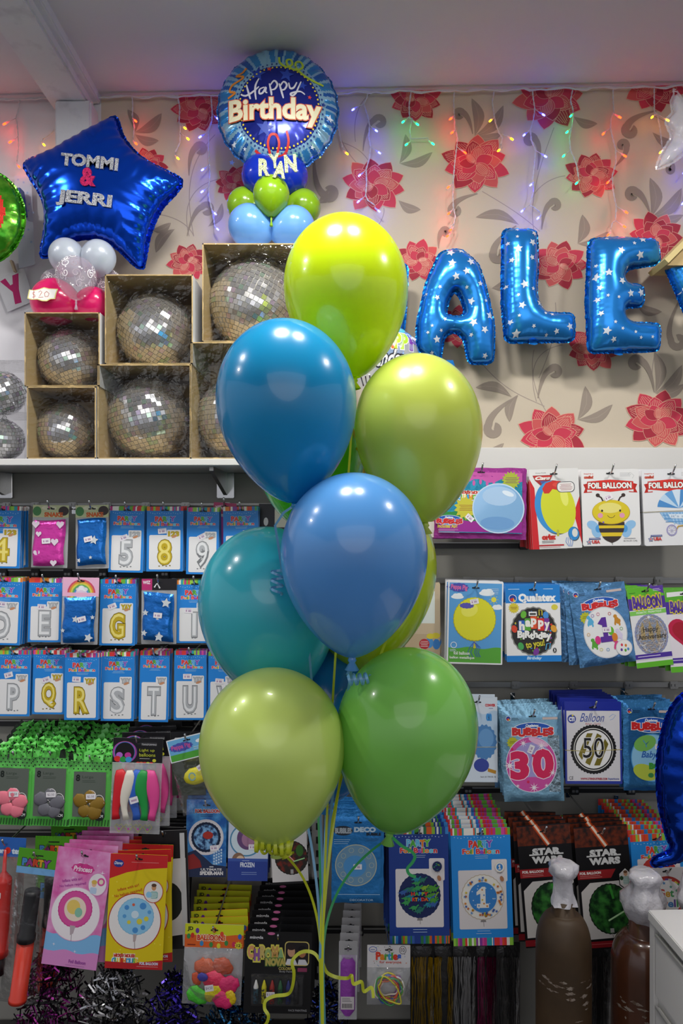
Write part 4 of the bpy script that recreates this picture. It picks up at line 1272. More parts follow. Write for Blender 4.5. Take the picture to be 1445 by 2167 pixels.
def party_head(pr, W_, x0=0.0, y0=0.0, sc_=1.0, cols=PARTYC):
    def X(v): return x0 + v * sc_
    def Y_(v): return y0 + v * sc_
    k0 = pr.k
    for i in range(14): pr.k = k0; pr.rect(X(6 + i * 5.2), Y_(4 + (i * 7 % 5) * .6), 1.4 * sc_, 1.2 * sc_, 'bfe0fa')
    pr.letters('PARTY', X(17), Y_(13), X(64), Y_(25), cols, bold=0.07, out=('e9f1f8', 0.5 * sc_), wob=.4)
    pr.letters('Foil Balloon', X(8), Y_(27), X(72), Y_(34.5), FBC, bold=0.05, out=('eef2f8', 0.7 * sc_))
    pr.lines(X(24), Y_(38), X(58), 2, 3 * sc_, '9fcdf2', 0.8 * sc_, True)


METAL = {'s': ('b4b7bb', '7e8185', 'e8eaec'), 'g': ('c4aa1e', '806e10', 'efe07c')}
WID = {'I': .34, 'T': .95, 'E': .8, 'P': .8, 'U': .95, 'V': .95, '4': 1.0, '5': .85, '8': .85, '9': .85}


def letter_art(ch, me, thumb):
    def d(pr, W_, H_):
        k = W_ / 83.0
        stripes(pr, 0, 0, W_, 9, ord(ch)); pr.rect(0, 9, W_, H_ - 9, '2386dc')
        party_head(pr, W_, 1.5 * k, 9, k)
        pr.rect(6 * k, H_ * .44, W_ - 12 * k, H_ * .53, 'e9e9ea', 3)
        pr.rect(W_ - 37 * k, H_ * .36, 31 * k, 17, 'e9e9ea', 2)
        a, b, c = METAL[me]
        pr.txt(thumb, W_ - 34 * k, H_ * .36 + 3, W_ - 9 * k, H_ * .36 + 14, a, bold=0.06, out=(b, .5))
        pr.ell(W_ - 20 * k, H_ * .36 + 14, 6, 2.6, 'c98f6a', 12, -20)
        w = 38 * k * WID.get(ch, .95); cx = W_ / 2; y0, y1 = H_ * .51, H_ * .90
        pr.txt(ch, cx - w / 2, y0, cx + w / 2, y1, a, bold=0.075, out=(b, 1.3))
        pr.txt(ch, cx - w / 2 + 1.5, y0 + 1.5, cx + w / 2 - 3, y1 - 3, c, bold=-0.005)
        for i in range(4): pr.ell(cx - w / 2 + w * (i + .5) / 4, y1 + (1.5 if i % 2 else 2.5), 2, 1.2, b, 8)
    return d


YF = -0.215
GL = 'blue letter and numeral balloon packets'


def letter_pack(ch, me, box, thumb, sticker=None, n=3, Y=YF, roll=0.0, what=None):
    nm = {'s': 'silver', 'g': 'gold'}[me]; what = what or ('letter ' + ch)
    packet('balloon_packet', 'blue party packet showing a %s balloon of the %s' % (nm, what), box, Y, letter_art(ch, me, thumb), roll, -2.5, n, group='party packets of the ' + what,
           back='blue party packet behind the front one showing a %s %s' % (nm, what), sticker=sticker, hl='packets of the %s %s' % (nm, what))


# ---- row of numerals
letter_pack('4', 'g', (-38, 1071, 46, 1202), '123', None, roll=1, what='numeral four')
letter_pack('5', 's', (233, 1072, 306, 1211), '123', (31, 66, -20), roll=1, what='numeral five')
letter_pack('8', 'g', (311, 1072, 388, 1209), '123', (33, 52, -5), roll=0, what='numeral eight')
letter_pack('9', 's', (396, 1074, 464, 1215), '123', (32, 62, -28), roll=0.5, what='numeral nine')
letter_pack('0', 's', (472, 1072, 546, 1212), '123', None, roll=-1, what='numeral zero')
# ---- rows of letters
letter_pack('D', 's', (-30, 1222, 48, 1364), 'YAY', (38, 56, 5), roll=1.5)
letter_pack('E', 's', (62, 1224, 132, 1358), 'YAY', (28, 60, 3), roll=0.5)
letter_pack('G', 'g', (213, 1226, 288, 1365), 'YAY', (26, 57, -22), roll=0.5)
letter_pack('I', 's', (375, 1228, 450, 1360), 'YAY', (25, 64, 5), roll=0)
letter_pack('P', 's', (-4, 1376, 66, 1514), 'YAY', (24, 52, -15), roll=0.5)
letter_pack('Q', 'g', (71, 1376, 140, 1510), 'YAY', (28, 62, -18), roll=0.4)
letter_pack('R', 'g', (138, 1382, 210, 1522), 'YAY', (25, 55, 3), Y=-0.232)
letter_pack('S', 's', (216, 1380, 285, 1524), 'YAY', None, roll=0.3)
letter_pack('T', 's', (297, 1378, 359, 1526), 'YAY', None, roll=0.8)
letter_pack('U', 's', (369, 1377, 437, 1522), 'YAY', (28, 54, 0), roll=0)
letter_pack('V', 's', (441, 1379, 506, 1522), 'YAY', (24, 62, 4), roll=0)

# ---- folded foil balloons in clear bags
pinkf = crinkle('pink', 'd83aa8', 0.35); bluef = crinkle('blue', '1a72cc', 0.55); clearb = film()


def header_art(kind):
    def d(pr, W_, H_):
        if kind == 'snake':
            pr.rect(0, 0, W_, 26, 'c9d0a0'); pr.ell(9, 13, 9, 10, '4a8a50', 16); pr.ell(W_ - 11, 12, 11, 10, '3c3030', 16); pr.ell(W_ * .45, 6, 16, 5, 'e2e3c4', 16)
            pr.txt('SNAKE', W_ * .32, 15, W_ * .84, 25, 'd8622a', bold=0.06)
        elif kind == 'rainbow':
            pr.rect(0, 0, W_, 32, 'efb8d6')
            for i, c in enumerate(['d8506a', 'e89a3a', 'e8dc58', '6cc070', '5aa0dc', 'e6d2e8']):
                pr.ell(W_ * .52, 34, 30 - i * 3.6, 30 - i * 3.6, c, 24)
            pr.rect(0, 32, W_, 8, 'efb8d6')
            for x, y, q in [(W_ * .52, 22, 7), (W_ * .62, 25, 6), (W_ * .43, 25, 5)]: pr.ell(x, y, q, q * .7, 'f0f0f6', 14)
        else:
            pr.rect(0, 0, W_, 24, '1c1a1e'); pr.rect(0, 0, W_ * .3, 24, 'c03074'); pr.txt('WIZ', W_ * .03, 4, W_ * .25, 11, 'f0e8ee', bold=.04); pr.line([(W_ * .36, 18), (W_ * .44, 9), (W_ * .52, 20)], 3, 'e6e6ea')
    return d


def folded(label, box, kind, fmat, marks, headh, Y=-0.225, roll=0.0, sticker=(36, 72, -10)):
    x0, y0, x1, y1 = box; Wp, Hp = x1 - x0, y1 - y0; s = sc_at(Y)
    root = packet('folded_foil_packet', label, box, Y, header_art(kind), roll, -2, 0, base=sleeve, r=1, sticker=None)
    hx, hy = Wp / 2, 8
    rd = random.Random(int(x0)); q = MB()
    fx0, fx1, fy0, fy1 = Wp * .06, Wp * .92, headh + 4, Hp - 6; nx, ny = 14, 18; vs = []
    for j in range(ny + 1):
        for i in range(nx + 1):
            u, v = i / nx, j / ny; e = min(u, 1 - u, v, 1 - v)
            vs.append(((fx0 + (fx1 - fx0) * u + 1.5 * math.sin(v * 7) - hx) * s, -0.002 - 0.009 * min(1, e * 9) ** .6 - rd.random() * .0018 - (0.002 if v > .5 + .1 * u else 0), -(fy0 + (fy1 - fy0) * v + 3 * math.sin(u * 2.5 + x0) - hy) * s))
    q.add(vs, [(j * (nx + 1) + i, j * (nx + 1) + i + 1, (j + 1) * (nx + 1) + i + 1, (j + 1) * (nx + 1) + i) for j in range(ny) for i in range(nx)], fmat, True)
    pr = Print(q, hx, hy, s, 0.0142)
    for m in marks:
        if m[0] == 'star': pr.star(fx0 + m[1] * (fx1 - fx0), fy0 + m[2] * (fy1 - fy0), m[3], 'd3d9de', r=m[3] * .5, rot=m[4])
        else:
            cx, cy, r = fx0 + m[1] * (fx1 - fx0), fy0 + m[2] * (fy1 - fy0), m[3]
            pr.poly([(cx, cy + r), (cx - r, cy - r * .1), (cx - r * .9, cy - r * .7), (cx - r * .4, cy - r * .9), (cx, cy - r * .5), (cx + r * .4, cy - r * .9), (cx + r * .9, cy - r * .7), (cx + r, cy - r * .1)], 'e3d4e2')
    b = q.build('folded_balloon', parent=root)
    st = MB(); sp = Print(st, 0, 0, s, 0); sp.rect(-9, -5.5, 18, 11, 'ece9ee', 1); sp.rect(-6, -1.5, 2.5, 4, 'b48ab0'); sp.rect(-1, -1.5, 6, 4, 'b9a2bd')
    st.build('price_sticker', parent=root, loc=((sticker[0] - hx) * s, -0.0152, -(sticker[1] - hy) * s), rot=(0, R_(sticker[2]), 0))
    return root


folded('clear bag with a folded pink heart balloon under a snake header', (70, 1069, 146, 1201), 'snake', pinkf, [('h', .1, .12, 8), ('h', .2, .33, 6), ('h', .72, .5, 8), ('h', .15, .75, 7), ('h', .88, .12, 8), ('h', .7, .96, 7)], 26, sticker=(34, 76, -5), roll=1)
folded('clear bag with a folded blue star balloon under a snake header', (160, 1069, 230, 1203), 'snake', bluef, [('star', .62, .45, 10, 10), ('star', .5, .82, 4, 0), ('star', .1, .88, 5, 20)], 26, sticker=(30, 72, -12), roll=-1)
folded('clear bag with a crumpled blue star balloon under a rainbow header', (133, 1222, 210, 1363), 'rainbow', bluef, [('star', .42, .5, 8, 10), ('star', .85, .9, 10, 20), ('star', .03, .75, 5, 0), ('star', .96, .45, 5, 0)], 36, sticker=(46, 87, -15), roll=1, Y=-0.24)
folded('clear bag with a folded blue star balloon under a black and pink header', (300, 1225, 374, 1362), 'wiz', bluef, [('star', .78, .2, 11, 8), ('star', .1, .4, 7, 0), ('star', .06, .82, 7, 10), ('star', .55, .9, 11, 5), ('star', .5, .52, 4, 0)], 26, sticker=(37, 76, 5), roll=0)


def pinkside(pr, W_, H_):
    pr.rect(0, 0, W_, 24, 'c0306c'); pr.txt('xox', 4, 6, 20, 16, 'f0d8e6', bold=.03, rot=-10); pr.rect(0, 24, W_, 3, 'e9dce6'); pr.rect(2, 30, W_ - 4, H_ - 34, 'c234b4')
packet('balloon_packet', 'pink and purple packet sliver between the silver nine and the silver zero', (452, 1064, 500, 1166), -0.185, pinkside, 4, -2, 0, base='d8c6dc')
def darkside(pr, W_, H_):
    pr.rect(0, 0, W_, H_, '23222e'); pr.rect(W_ * .45, 4, W_ * .5, 46, 'd9d6c8', 1); pr.ell(W_ * .2, 38, 5, 9, 'd8d8dc', 12)
    pr.rect(W_ * .52, 64, W_ * .4, 14, 'd23a2c', 4); pr.star(W_ * .75, 70, 7, 'f0e8dc')
packet('balloon_packet', 'dark packet with a cream window behind the knot of the teal balloon', (548, 1066, 622, 1180), -0.16, darkside, 0, -2, 0, base='2c2b34')

# ---- green spotted bags of latex balloons
grb = mat('green_bag', '66d65a', rough=0.3, spec=0.5, coat=0.4); blk = ink('1c2a1c'); dkbag = mat('bag_window', '5e665e', rough=0.2, coat=0.6)


def spotted(label, box, lat, Y, roll, kind, seed, n=5):
    x0, y0, x1, y1 = box; Wp, Hp = x1 - x0, y1 - y0; s = sc_at(Y); rd = random.Random(seed); hx, hy = Wp / 2, 10
    mb = MB()
    def sag(u, v): return 0.004 + 0.010 * math.sin(PI * min(1, max(0, u))) * math.sin(PI * min(1, max(0, (v - .1) / .9))) ** .7
    nx, ny = 12, 16
    for side in (-1, 1):
        vs = [((Wp * i / nx - hx) * s, side * sag(i / nx, j / ny), -(Hp * j / ny - hy) * s) for j in range(ny + 1) for i in range(nx + 1)]
        mb.add(vs, [(j * (nx + 1) + i, j * (nx + 1) + i + 1, (j + 1) * (nx + 1) + i + 1, (j + 1) * (nx + 1) + i) for j in range(ny) for i in range(nx)], grb, True)
    pr = Print(mb, hx, hy, s, 0.0148)
    for j in range(4):
        for i in range(9): pr.k = 1; pr.ell((i + .5 + .5 * (j % 2)) * Wp / 9.2, 5 + j * 6.5, 1.5, 1.5, blk, 10)
    pr.k = 2; pr.rect(Wp * .12, 30, Wp * .76, Hp - 52, dkbag)
    for k in range(14): pr.k = 2; pr.poly([(2 + k * Wp / 14, Hp - 4), (4.2 + k * Wp / 14, Hp - 4), (5.4 + k * Wp / 14, Hp - 17), (3.2 + k * Wp / 14, Hp - 17)], '1f4a1f')
    pr.k = 3; pr.txt('8', Wp * .17, 36, Wp * .27, 50, '16201a', bold=.04); pr.k = 3; pr.txt('Large', Wp * .32, 38, Wp * .58, 45, '2a3a2c', bold=.0)
    pr.k = 3; pr.lines(Wp * .32, 48, Wp * .66, 2, 3, '2f3f31', .8)
    # white outline drawing of three balloons, black size disc
    pr.k = 70
    for cx, cy in [(Wp * .55, Hp * .56), (Wp * .74, Hp * .62), (Wp * .42, Hp * .70)]:
        pr.ring(cx, cy, 10.5, 13, 1.3, 'ece9ea'); pr.k += 1; pr.line([(cx, cy + 13), (cx + 3, cy + 20)], .9, 'ece9ea')
    pr.k = 80; pr.ell(Wp * .76, Hp * .83, 11, 10, '14201a', 20); pr.txt('30CM', Wp * .76 - 8, Hp * .83 - 3, Wp * .76 + 8, Hp * .83 + 3, 'd9ded9', bold=.02)
    root = mb.build('balloon_bag', loc=at(x0 + hx, y0 + hy, Y), rot=(R_(-3), R_(roll), 0)); tag(root, label, 'bag of balloons', 'green spotted bags of balloons')
    # the loose balloons seen in the window
    lm = mat('loose_' + kind, lat, rough=0.4, spec=0.4); dm = ink('e9e2e2')
    for t in range(5):
        q = MB(); cx, cy = [(.30, .62), (.52, .56), (.70, .66), (.40, .76), (.64, .78)][t]; cx *= Wp; cy *= Hp; an = [-.7, .2, .8, -.3, .5][t] + rd.uniform(-.2, .2); L = 17; wd = rd.uniform(13, 16)
        ln = [Vector(((cx - hx) * s + math.sin(an) * (k / 8 - .5) * L * s * 2, -0.0150 - 0.002 * t * .3, -(cy - hy) * s + math.cos(an) * (k / 8 - .5) * L * s * 1.5)) for k in range(9)]
        q.tube(ln, [max(.0004, wd * s * (.35 + .65 * math.sin(PI * min(1, (k + .5) / 9)))) for k in range(9)], lm, n=12)
        q.v = [(a, -0.0147 + (b + 0.0150) * 0.25, c) for a, b, c in q.v]
        p2 = Print(q, hx, hy, s, 0.0176)
        for _ in range(9):
            w_ = rd.uniform(-.8, .8); dd = rd.uniform(-.4, .4); p2.k = 0
            p2.ell(cx + math.sin(an) * dd * L * 2 + w_ * 6 * math.cos(an), cy - math.cos(an) * dd * L * 1.5 + w_ * 6 * math.sin(an), 1.9, 1.6, dm, 8)
        q.build('loose_balloon', parent=root)
    # ruffled top with a spotted print
    q = MB(); pr = Print(q, hx, hy, s, 0.004)
    for k in range(16):
        cx = Wp * (k + .5) / 16 + rd.uniform(-3, 3); L = rd.uniform(10, 17); w = rd.uniform(8, 14)
        z = rd.uniform(.004, .022); b = len(q.v)
        P_ = [(cx - w / 2, 8), (cx - w / 2 + rd.uniform(-3, 2), -L * .6), (cx + rd.uniform(-5, 5), -L), (cx + w / 2 + rd.uniform(-2, 3), -L * .55), (cx + w / 2, 8)]
        q.add([((x - hx) * s, -z + rd.uniform(-.008, .008) * (1 if y < 0 else .2), -(y - hy) * s) for x, y in P_], [(0, 1, 2, 3, 4)], grb if k % 6 else blk)
        q.add([((x - hx) * s, -z - .009, -(y - hy) * s) for x, y in [(cx - 2, -L * .35), (cx, -L * .35 - 2), (cx + 2, -L * .35), (cx, -L * .35 + 2)]], [(0, 1, 2, 3)], blk)
    q.build('ruffled_top', parent=root)
    st = MB(); sp = Print(st, 0, 0, s, 0); sp.rect(-10, -5.5, 20, 11, 'efecf0', 1); sp.txt('$2.50', -7, -2.5, 7, 3, '5a4a66', bold=.0)
    st.build('price_sticker', parent=root, loc=((Wp * .55 - hx) * s, -0.0195, -(Hp * .55 - hy) * s), rot=(0, R_(-3), 0))
    for i in range(1, n + 1):
        b = dup(root, label='green spotted bag hanging behind the ' + label, group='green spotted bags behind the ' + kind)
        b.location = (root.location.x + rd.uniform(-5, 5) * s, Y + 0.035 * i, root.location.z + (1.5 + 4.5 * i) * s * .9); b.rotation_euler = (R_(-3), R_(rd.uniform(-4, 4)), 0)
    hook(root.location.x, root.location.z, Y - .004, 'steel hook holding the ' + label[:60])


spotted('green spotted bag of pink balloons', (-6, 1592, 78, 1742), 'ea7c8e', -0.26, 2.5, 'pink ones', 1)
spotted('green spotted bag of silver grey balloons', (70, 1592, 156, 1744), '6c6c74', -0.262, 2.0, 'grey ones', 2)
spotted('green spotted bag of golden brown balloons', (151, 1600, 240, 1745), '8a6c22', -0.262, 1.5, 'brown ones', 3)


# ---- light-up balloons
def bag(box, Y, s, Wp, Hp, hy, y_top, bulge=0.012):
    q = MB(); hx = Wp / 2; nx, ny = 10, 12
    for side in (-1, 1):
        vs = [((Wp * i / nx - hx) * s, side * (0.001 + bulge * (math.sin(PI * i / nx) * math.sin(PI * j / ny)) ** .6), -(y_top + (Hp - y_top) * j / ny - hy) * s) for j in range(ny + 1) for i in range(nx + 1)]
        q.add(vs, [(j * (nx + 1) + i, j * (nx + 1) + i + 1, (j + 1) * (nx + 1) + i + 1, (j + 1) * (nx + 1) + i) for j in range(ny) for i in range(nx)], film(), True)
    return q


def limp(q, pts, w, m, hx, hy, s, y0, flat=0.4):
    """an empty latex balloon lying along pts; w = widths in px"""
    ln = [Vector(((x - hx) * s, 0, -(y - hy) * s)) for x, y in pts]
    b = len(q.v); q.tube(ln, [max(.0006, v * s / 2) for v in w], m, n=12)
    q.v[b:] = [(x, -y0 + y * flat, z) for x, y, z in q.v[b:]]


def lightup(pr, W_, H_):
    pr.rect(0, 0, W_, 52, '121114')
    for r, c in [(26, '7a3fae'), (24, 'c9508e'), (22, '4a78c8'), (20.5, '0e0d10')]: pr.ell(25, 30, r, min(r, 23), c, 30)
    for x, y, c in [(14, 36, 'b46ad0'), (32, 36, 'c0389a'), (10, 44, 'd8302c'), (22, 45, '2f9a48'), (34, 45, '3a9ad8')]: pr.ell(x, y, 7, 6, c, 16)
    pr.rect(50, 8, 42, 5, '2b2a2e'); pr.txt('TRANSFORMING', 60, 11, 92, 15, 'c9c9cc', bold=0, shear=.2)
    pr.txt('Light up', 56, 22, 88, 29, 'cfd83a', bold=.0); pr.txt('balloons', 56, 31, 90, 38, 'cfd83a', bold=.0); pr.lines(57, 42, 80, 1, 3, 'd0d0d0', .8)
    pr.ell(88, 46, 4, 3.5, 'd0cf3c', 12)
    for i in range(5): pr.ell(54 + i * 7, 51, 4, 2, ['d8302c', 'e06a2c', 'd8302c', 'cfd83a', 'd8302c'][i], 10)
    pr.rect(0, 51.4, W_, 1, 'e2e2e2')
Yl = -0.285; bxl = (240, 1562, 345, 1760); sl = sc_at(Yl)
lu = packet('balloon_packet', 'black-topped clear bag of light up balloons in red, white, blue, green and pink', bxl, Yl, lightup, 1.5, -3, 0, base=sleeve, r=1, sticker=None)
for c, x, w, ph in [('d8202c', 14, 24, 0), ('e6e0d2', 32, 20, 1), ('2e66cc', 50, 26, 2), ('1f9a44', 66, 22, 3), ('ee4f9c', 84, 26, 4)]:
    q = MB(); limp(q, [(x + 4 + (5 * math.sin(ph + k * .62)), 64 + 11.3 * k) for k in range(10)], [w * v for v in (.6, 1.1, 1.25, 1.3, 1.2, 1.0, .8, .65, .6, .75)], mat('limp_' + c, c, rough=.45), 52.5, 8, sl, 0.012 + (ph % 2) * .004, .35)
    q.build('loose_balloon', parent=lu)
q = bag(bxl, Yl, sl, 105, 198, 8, 50, .018); p2 = Print(q, 52.5, 8, sl, .014)
for i in range(4):
    x = 22 + i * 20; p2.line([(x, 192), (x - 9, 180), (x - 5, 175), (x, 179), (x + 5, 175), (x + 9, 180), (x, 192)], 1, 'a8ac3c'); p2.ell(x, 185, 2, 2, 'c0389a', 8)
q.build('clear_bag', parent=lu)
st = MB(); sp = Print(st, 0, 0, sl, 0); sp.rect(-9, -6.5, 18, 13, 'ece9ee', 1); sp.rect(-6, -1.5, 12, 4, 'b9a2bd'); st.build('price_sticker', parent=lu, loc=(0, -0.0215, -(124 - 8) * sl), rot=(0, R_(-18), 0))
for i in range(1, 4):
    b = dup(lu, label='black-topped bag hanging behind the light up balloons', group='bags behind the light up balloons'); b.location = (lu.location.x + (4 + 5 * i) * sl, Yl + .042 * i, lu.location.z + 3.5 * i * sl); b.rotation_euler = (R_(-3), R_(1 - i), 0)


def pigsign(pr, W_, H_):
    pr.rect(0, 0, W_, H_, 'e6eaf0'); pr.rect(2, 2, W_ - 4, H_ - 4, '6fb4e2'); pr.rect(2, H_ * .68, W_ - 4, H_ * .28, '52a83c')
    pr.scallop(W_ * .33, H_ * .40, 25, 9, '4a55b0', 14, .06); pr.txt('Peppa Pig', W_ * .33 - 21, H_ * .40 - 6, W_ * .33 + 20, H_ * .40 + 6, 'cf5aa0', bold=.03); pr.ell(W_ * .8, H_ * .3, 8, 4, 'f0f4f8', 14); pr.ell(W_ * .88, H_ * .25, 6, 4, 'f0f4f8', 14)
    pr.lines(W_ * .62, H_ * .52, W_ * .95, 2, 4, 'd9ecd6', 1)
pg = packet('balloon_packet', 'tilted packet with a blue sky header and a limp yellow balloon in a clear bag', (352, 1558, 438, 1606), -0.30, pigsign, -14, -3, 0, base='e6eaf0', hy=8)
sg = sc_at(-0.30); q = MB(); limp(q, [(22, 88), (28, 86), (38, 84), (50, 84), (62, 85), (74, 87), (82, 90)], [12, 26, 36, 36, 30, 20, 12], mat('limp_yellow', 'e2d81c', rough=.4), 43, 8, sg, .008, .35)
p2 = Print(q, 43, 8, sg, .0165); p2.ell(40, 82, 8, 9, '8fb8b0', 16); p2.ell(40, 82, 5, 6, 'd6d04a', 12); q.build('loose_balloon', parent=pg)
q = bag(None, 0, sg, 86, 160, 8, 48, .02); q.build('clear_bag', parent=pg)
st = MB(); sp = Print(st, 0, 0, sg, 0); sp.rect(-7, -5.5, 14, 11, 'ece9ee', 1); sp.rect(-5, -1.5, 10, 4, 'b9a2bd'); st.build('price_sticker', parent=pg, loc=((62 - 43) * sg, -.0225, -(66 - 8) * sg), rot=(0, R_(-20), 0))


def dkstar(pr, W_, H_):
    pr.rect(0, 0, W_, 36, '17171b'); pr.txt('STAR', W_ * .1, 12, W_ * .55, 20, 'd9d9dc', bold=.06); pr.rect(0, 36, W_, H_ - 36, '3c4436')
for i in range(4):
    o = packet('balloon_packet', 'dark packet with a starry header behind the tilted blue sky packet' if i == 0 else 'dark packets further back behind the tilted blue sky packet', (362 + 3 * i, 1548 - 3 * i, 432 + 3 * i, 1680), -0.24 + .035 * i, dkstar, -2 + i, -3, 0, base='1b1b1f', hooked=False, group='dark packets behind the tilted blue sky packet')

# ================================================================== packets on the right-hand panel
Y1 = -0.235


def bubbles_logo(pr, x, y, w):
    k = w / 90.0
    pr.ell(x + w / 2, y + 15 * k, 44 * k, 17 * k, 'dce8f4', 32); pr.ell(x + w / 2, y + 15 * k, 42 * k, 15.5 * k, '1f55b8', 32)
    pr.txt('Qualatex', x + 30 * k, y + 2 * k, x + 58 * k, y + 9 * k, 'eef2f8', bold=.05)
    pr.letters('BUBBLES', x + 1 * k, y + 10 * k, x + 89 * k, y + 27 * k, ['cf2a2c'], bold=.075, out=('f2e6e6', 1.6 * k), wob=1.2 * k)


def qlogo(pr, x, y, r):
    pr.ell(x, y, r, r, 'e9edf4', 20); pr.ell(x, y, r * .86, r * .86, '25409a', 20)
    pr.poly([(x - r * .7, y + r * .1), (x + r * .2, y - r * .2), (x + r * .5, y + r * .6), (x - r * .3, y + r * .75)], 'd83a2c'); pr.poly([(x + r * .2, y - r * .1), (x + r * .8, y + r * .9), (x + r * .1, y + r * .7)], 'e8cf3a')


def wave(pr, x0, x1, y, h, c, n=20, a=4):
    pr.poly([(x0 + (x1 - x0) * k / n, y + a * math.sin(k * .6)) for k in range(n + 1)] + [(x1, y + h), (x0, y + h)], c)


def club(pr, W_, H_):
    tealc = mat('pouch_teal', '2a8fb0', rough=.28, metal=.5, bump=(38, .5, .006))
    pr.rect(10, 10, W_ - 20, H_ - 22, tealc); wave(pr, 10, W_ - 10, H_ * .60, H_ * .16, mat('pouch_green', '2c8a3e', rough=.3, metal=.3), a=5)
    wave(pr, 10, W_ - 10, H_ * .74, H_ * .17, mat('pouch_violet', '9c2c92', rough=.28, metal=.5), a=-3)
    pr.poly([(10, 10), (W_ - 10, 10), (W_ - 10, 30)] + [(W_ - 10 - k * (W_ - 20) / 12, 28 + 5 * math.sin(k * 1.7)) for k in range(13)], mat('pouch_pink', 'c85aa8', rough=.28, metal=.5))
    for i in range(7): pr.ell(40 + i * 14, 30 + 3 * (i % 2), 3, 6, 'c85aa8', 12)
    pr.letters('MICKEY MOUSE', 52, 50, 100, 57, ['c8342c', 'd23a2c'], bold=.07, out=('f2ece0', 1.2), wob=.3)
    pr.letters('CLUBHOUSE', 48, 57.5, 104, 69, ['4aa0d4', '6fb84a', 'e8c83a', '4aa0d4', 'e8832c', '6fb84a'], bold=.08, out=('f4f2ea', 1.4))
    pr.star(66, 86, 26, 'c8c23c', r=19, n=14); pr.lines(50, 80, 84, 4, 3.4, '9a4a2c', 1, True)
    pr.k += 2; bubbles_logo(pr, 3, 103, 57); pr.txt('Includes Air!', 7, 121, 48, 129, 'd8c83c', bold=.03); pr.lines(8, 132, 55, 3, 3, 'c9a2c4', .9)
    pr.star(W_ - 34, 26, 20, 'a8b43a', r=15, n=16); pr.lines(W_ - 48, 20, W_ - 18, 4, 3.4, '6a3a6a', 1, True)
    # the clear ball of a bubble balloon
    b1 = mat('ball_blue', '7fb0dc', rough=.12, metal=.15, coat=1); pr.ell(W_ - 60, H_ * .57, 55, 53, 'c2d8ee', 40); pr.ell(W_ - 60, H_ * .57, 52.5, 50.5, b1, 40)
    pr.ell(W_ - 58, H_ * .40, 36, 20, 'a8c8ea', 28); pr.ell(W_ - 40, H_ * .36, 13, 5, 'dce9f6', 16, 20); pr.ell(W_ - 62, H_ * .78, 36, 14, '6c9cd0', 24)
packet('balloon_pouch', 'wide purple and teal foil pouch picturing a clear blue ball', (920, 990, 1114, 1140), Y1, club, 1.2, -3, 3, base=crinkle('violet', 'a83c98', .5), style='foil', hy=10, sticker=(74, 107, 40), dy=.022, group='foil pouches behind the wide purple one')


def redsliver(pr, W_, H_):
    pr.rect(0, 0, W_, H_, 'd23a30'); pr.rect(W_ * .6, H_ * .5, W_ * .4, H_ * .5, 'e9e3da')
packet('balloon_packet', 'red and white packet sliver beside the wide purple pouch', (852, 1070, 924, 1137), -0.21, redsliver, 0, -3, 0, base='d9d9d6')


def carsart(pr, W_, H_):
    pr.poly([(0, 20), (10, 40), (14, H_), (0, H_)], 'c8242c'); pr.poly([(W_, 60), (W_ - 14, 95), (W_, H_ - 8)], 'c8242c')
    pr.txt('Disney PIXAR', 14, 7, 36, 10, '55555a', bold=0)
    pr.poly([(7, 13), (50, 13), (44, 24), (30, 38), (26, 38), (12, 24)], 'a02c30'); pr.poly([(10, 15), (47, 15), (42, 22), (15, 22)], 'd8342c'); pr.letters('Cars', 12, 15, 45, 23, ['f0e6e0'], bold=.08, out=('8a1c20', 1), shear=.3); pr.poly([(22, 25), (36, 25), (29, 36)], '4a5a9a')
    pr.ell(52, 82, 41, 58, '55585c', 44, -8); pr.ell(49, 81, 40, 56, '3a8fd0', 44, -8); pr.ell(58, 83, 36, 55, 'cfd431', 44, -8)
    pr.poly([(26, 42), (34, 30), (50, 25), (66, 27), (72, 40), (60, 46), (48, 43), (40, 52), (30, 52)], 'c9342e')
    pr.ell(60, 34, 12, 5, 'd84a3e', 16); pr.ell(72, 60, 8, 20, 'e2e66a', 20, -8); pr.rect(52, 129, 5, 14, 'b8b840', 2)
    pr.rect(57, 28, 38, 23, '5a5c62', 9); pr.rect(58.5, 29.5, 35, 20, 'e6e4e2', 8); pr.lines(62, 33, 91, 5, 3, '9a4a4a', .9, True)
    pr.txt('orbz', 20, 138, 50, 150, 'c8302a', bold=.09); pr.lines(20, 152, 52, 2, 3, '5a5a5e', 1)
    pr.rect(12, 160, 54, 3, 'b8343a'); pr.lines(14, 165, 64, 1, 3, 'c98a8a', 1)
    pr.ell(88, 139, 12, 15, '4a4d52', 24, -8); pr.ell(87.5, 138.5, 11, 14, '2f88cc', 24, -8); pr.ell(90, 137, 6, 9, 'd9d9d4', 16)
    for a in (0, 1, 2, 3): pr.line([(72 + a * 3, 146), (70 + a * 5, 155), (76 + a * 2, 165)], 1.2, '7a9ad4')
packet('balloon_packet', 'white and red packet picturing a plain yellow and blue egg-shaped balloon', (1119, 992, 1223, 1161), Y1, carsart, -2.2, -3, 5, base='dededd', hy=11, group='packets behind the egg-shaped balloon', r=2, back='card packet hanging behind the egg-shaped balloon packet', wob=3, dy=.016)


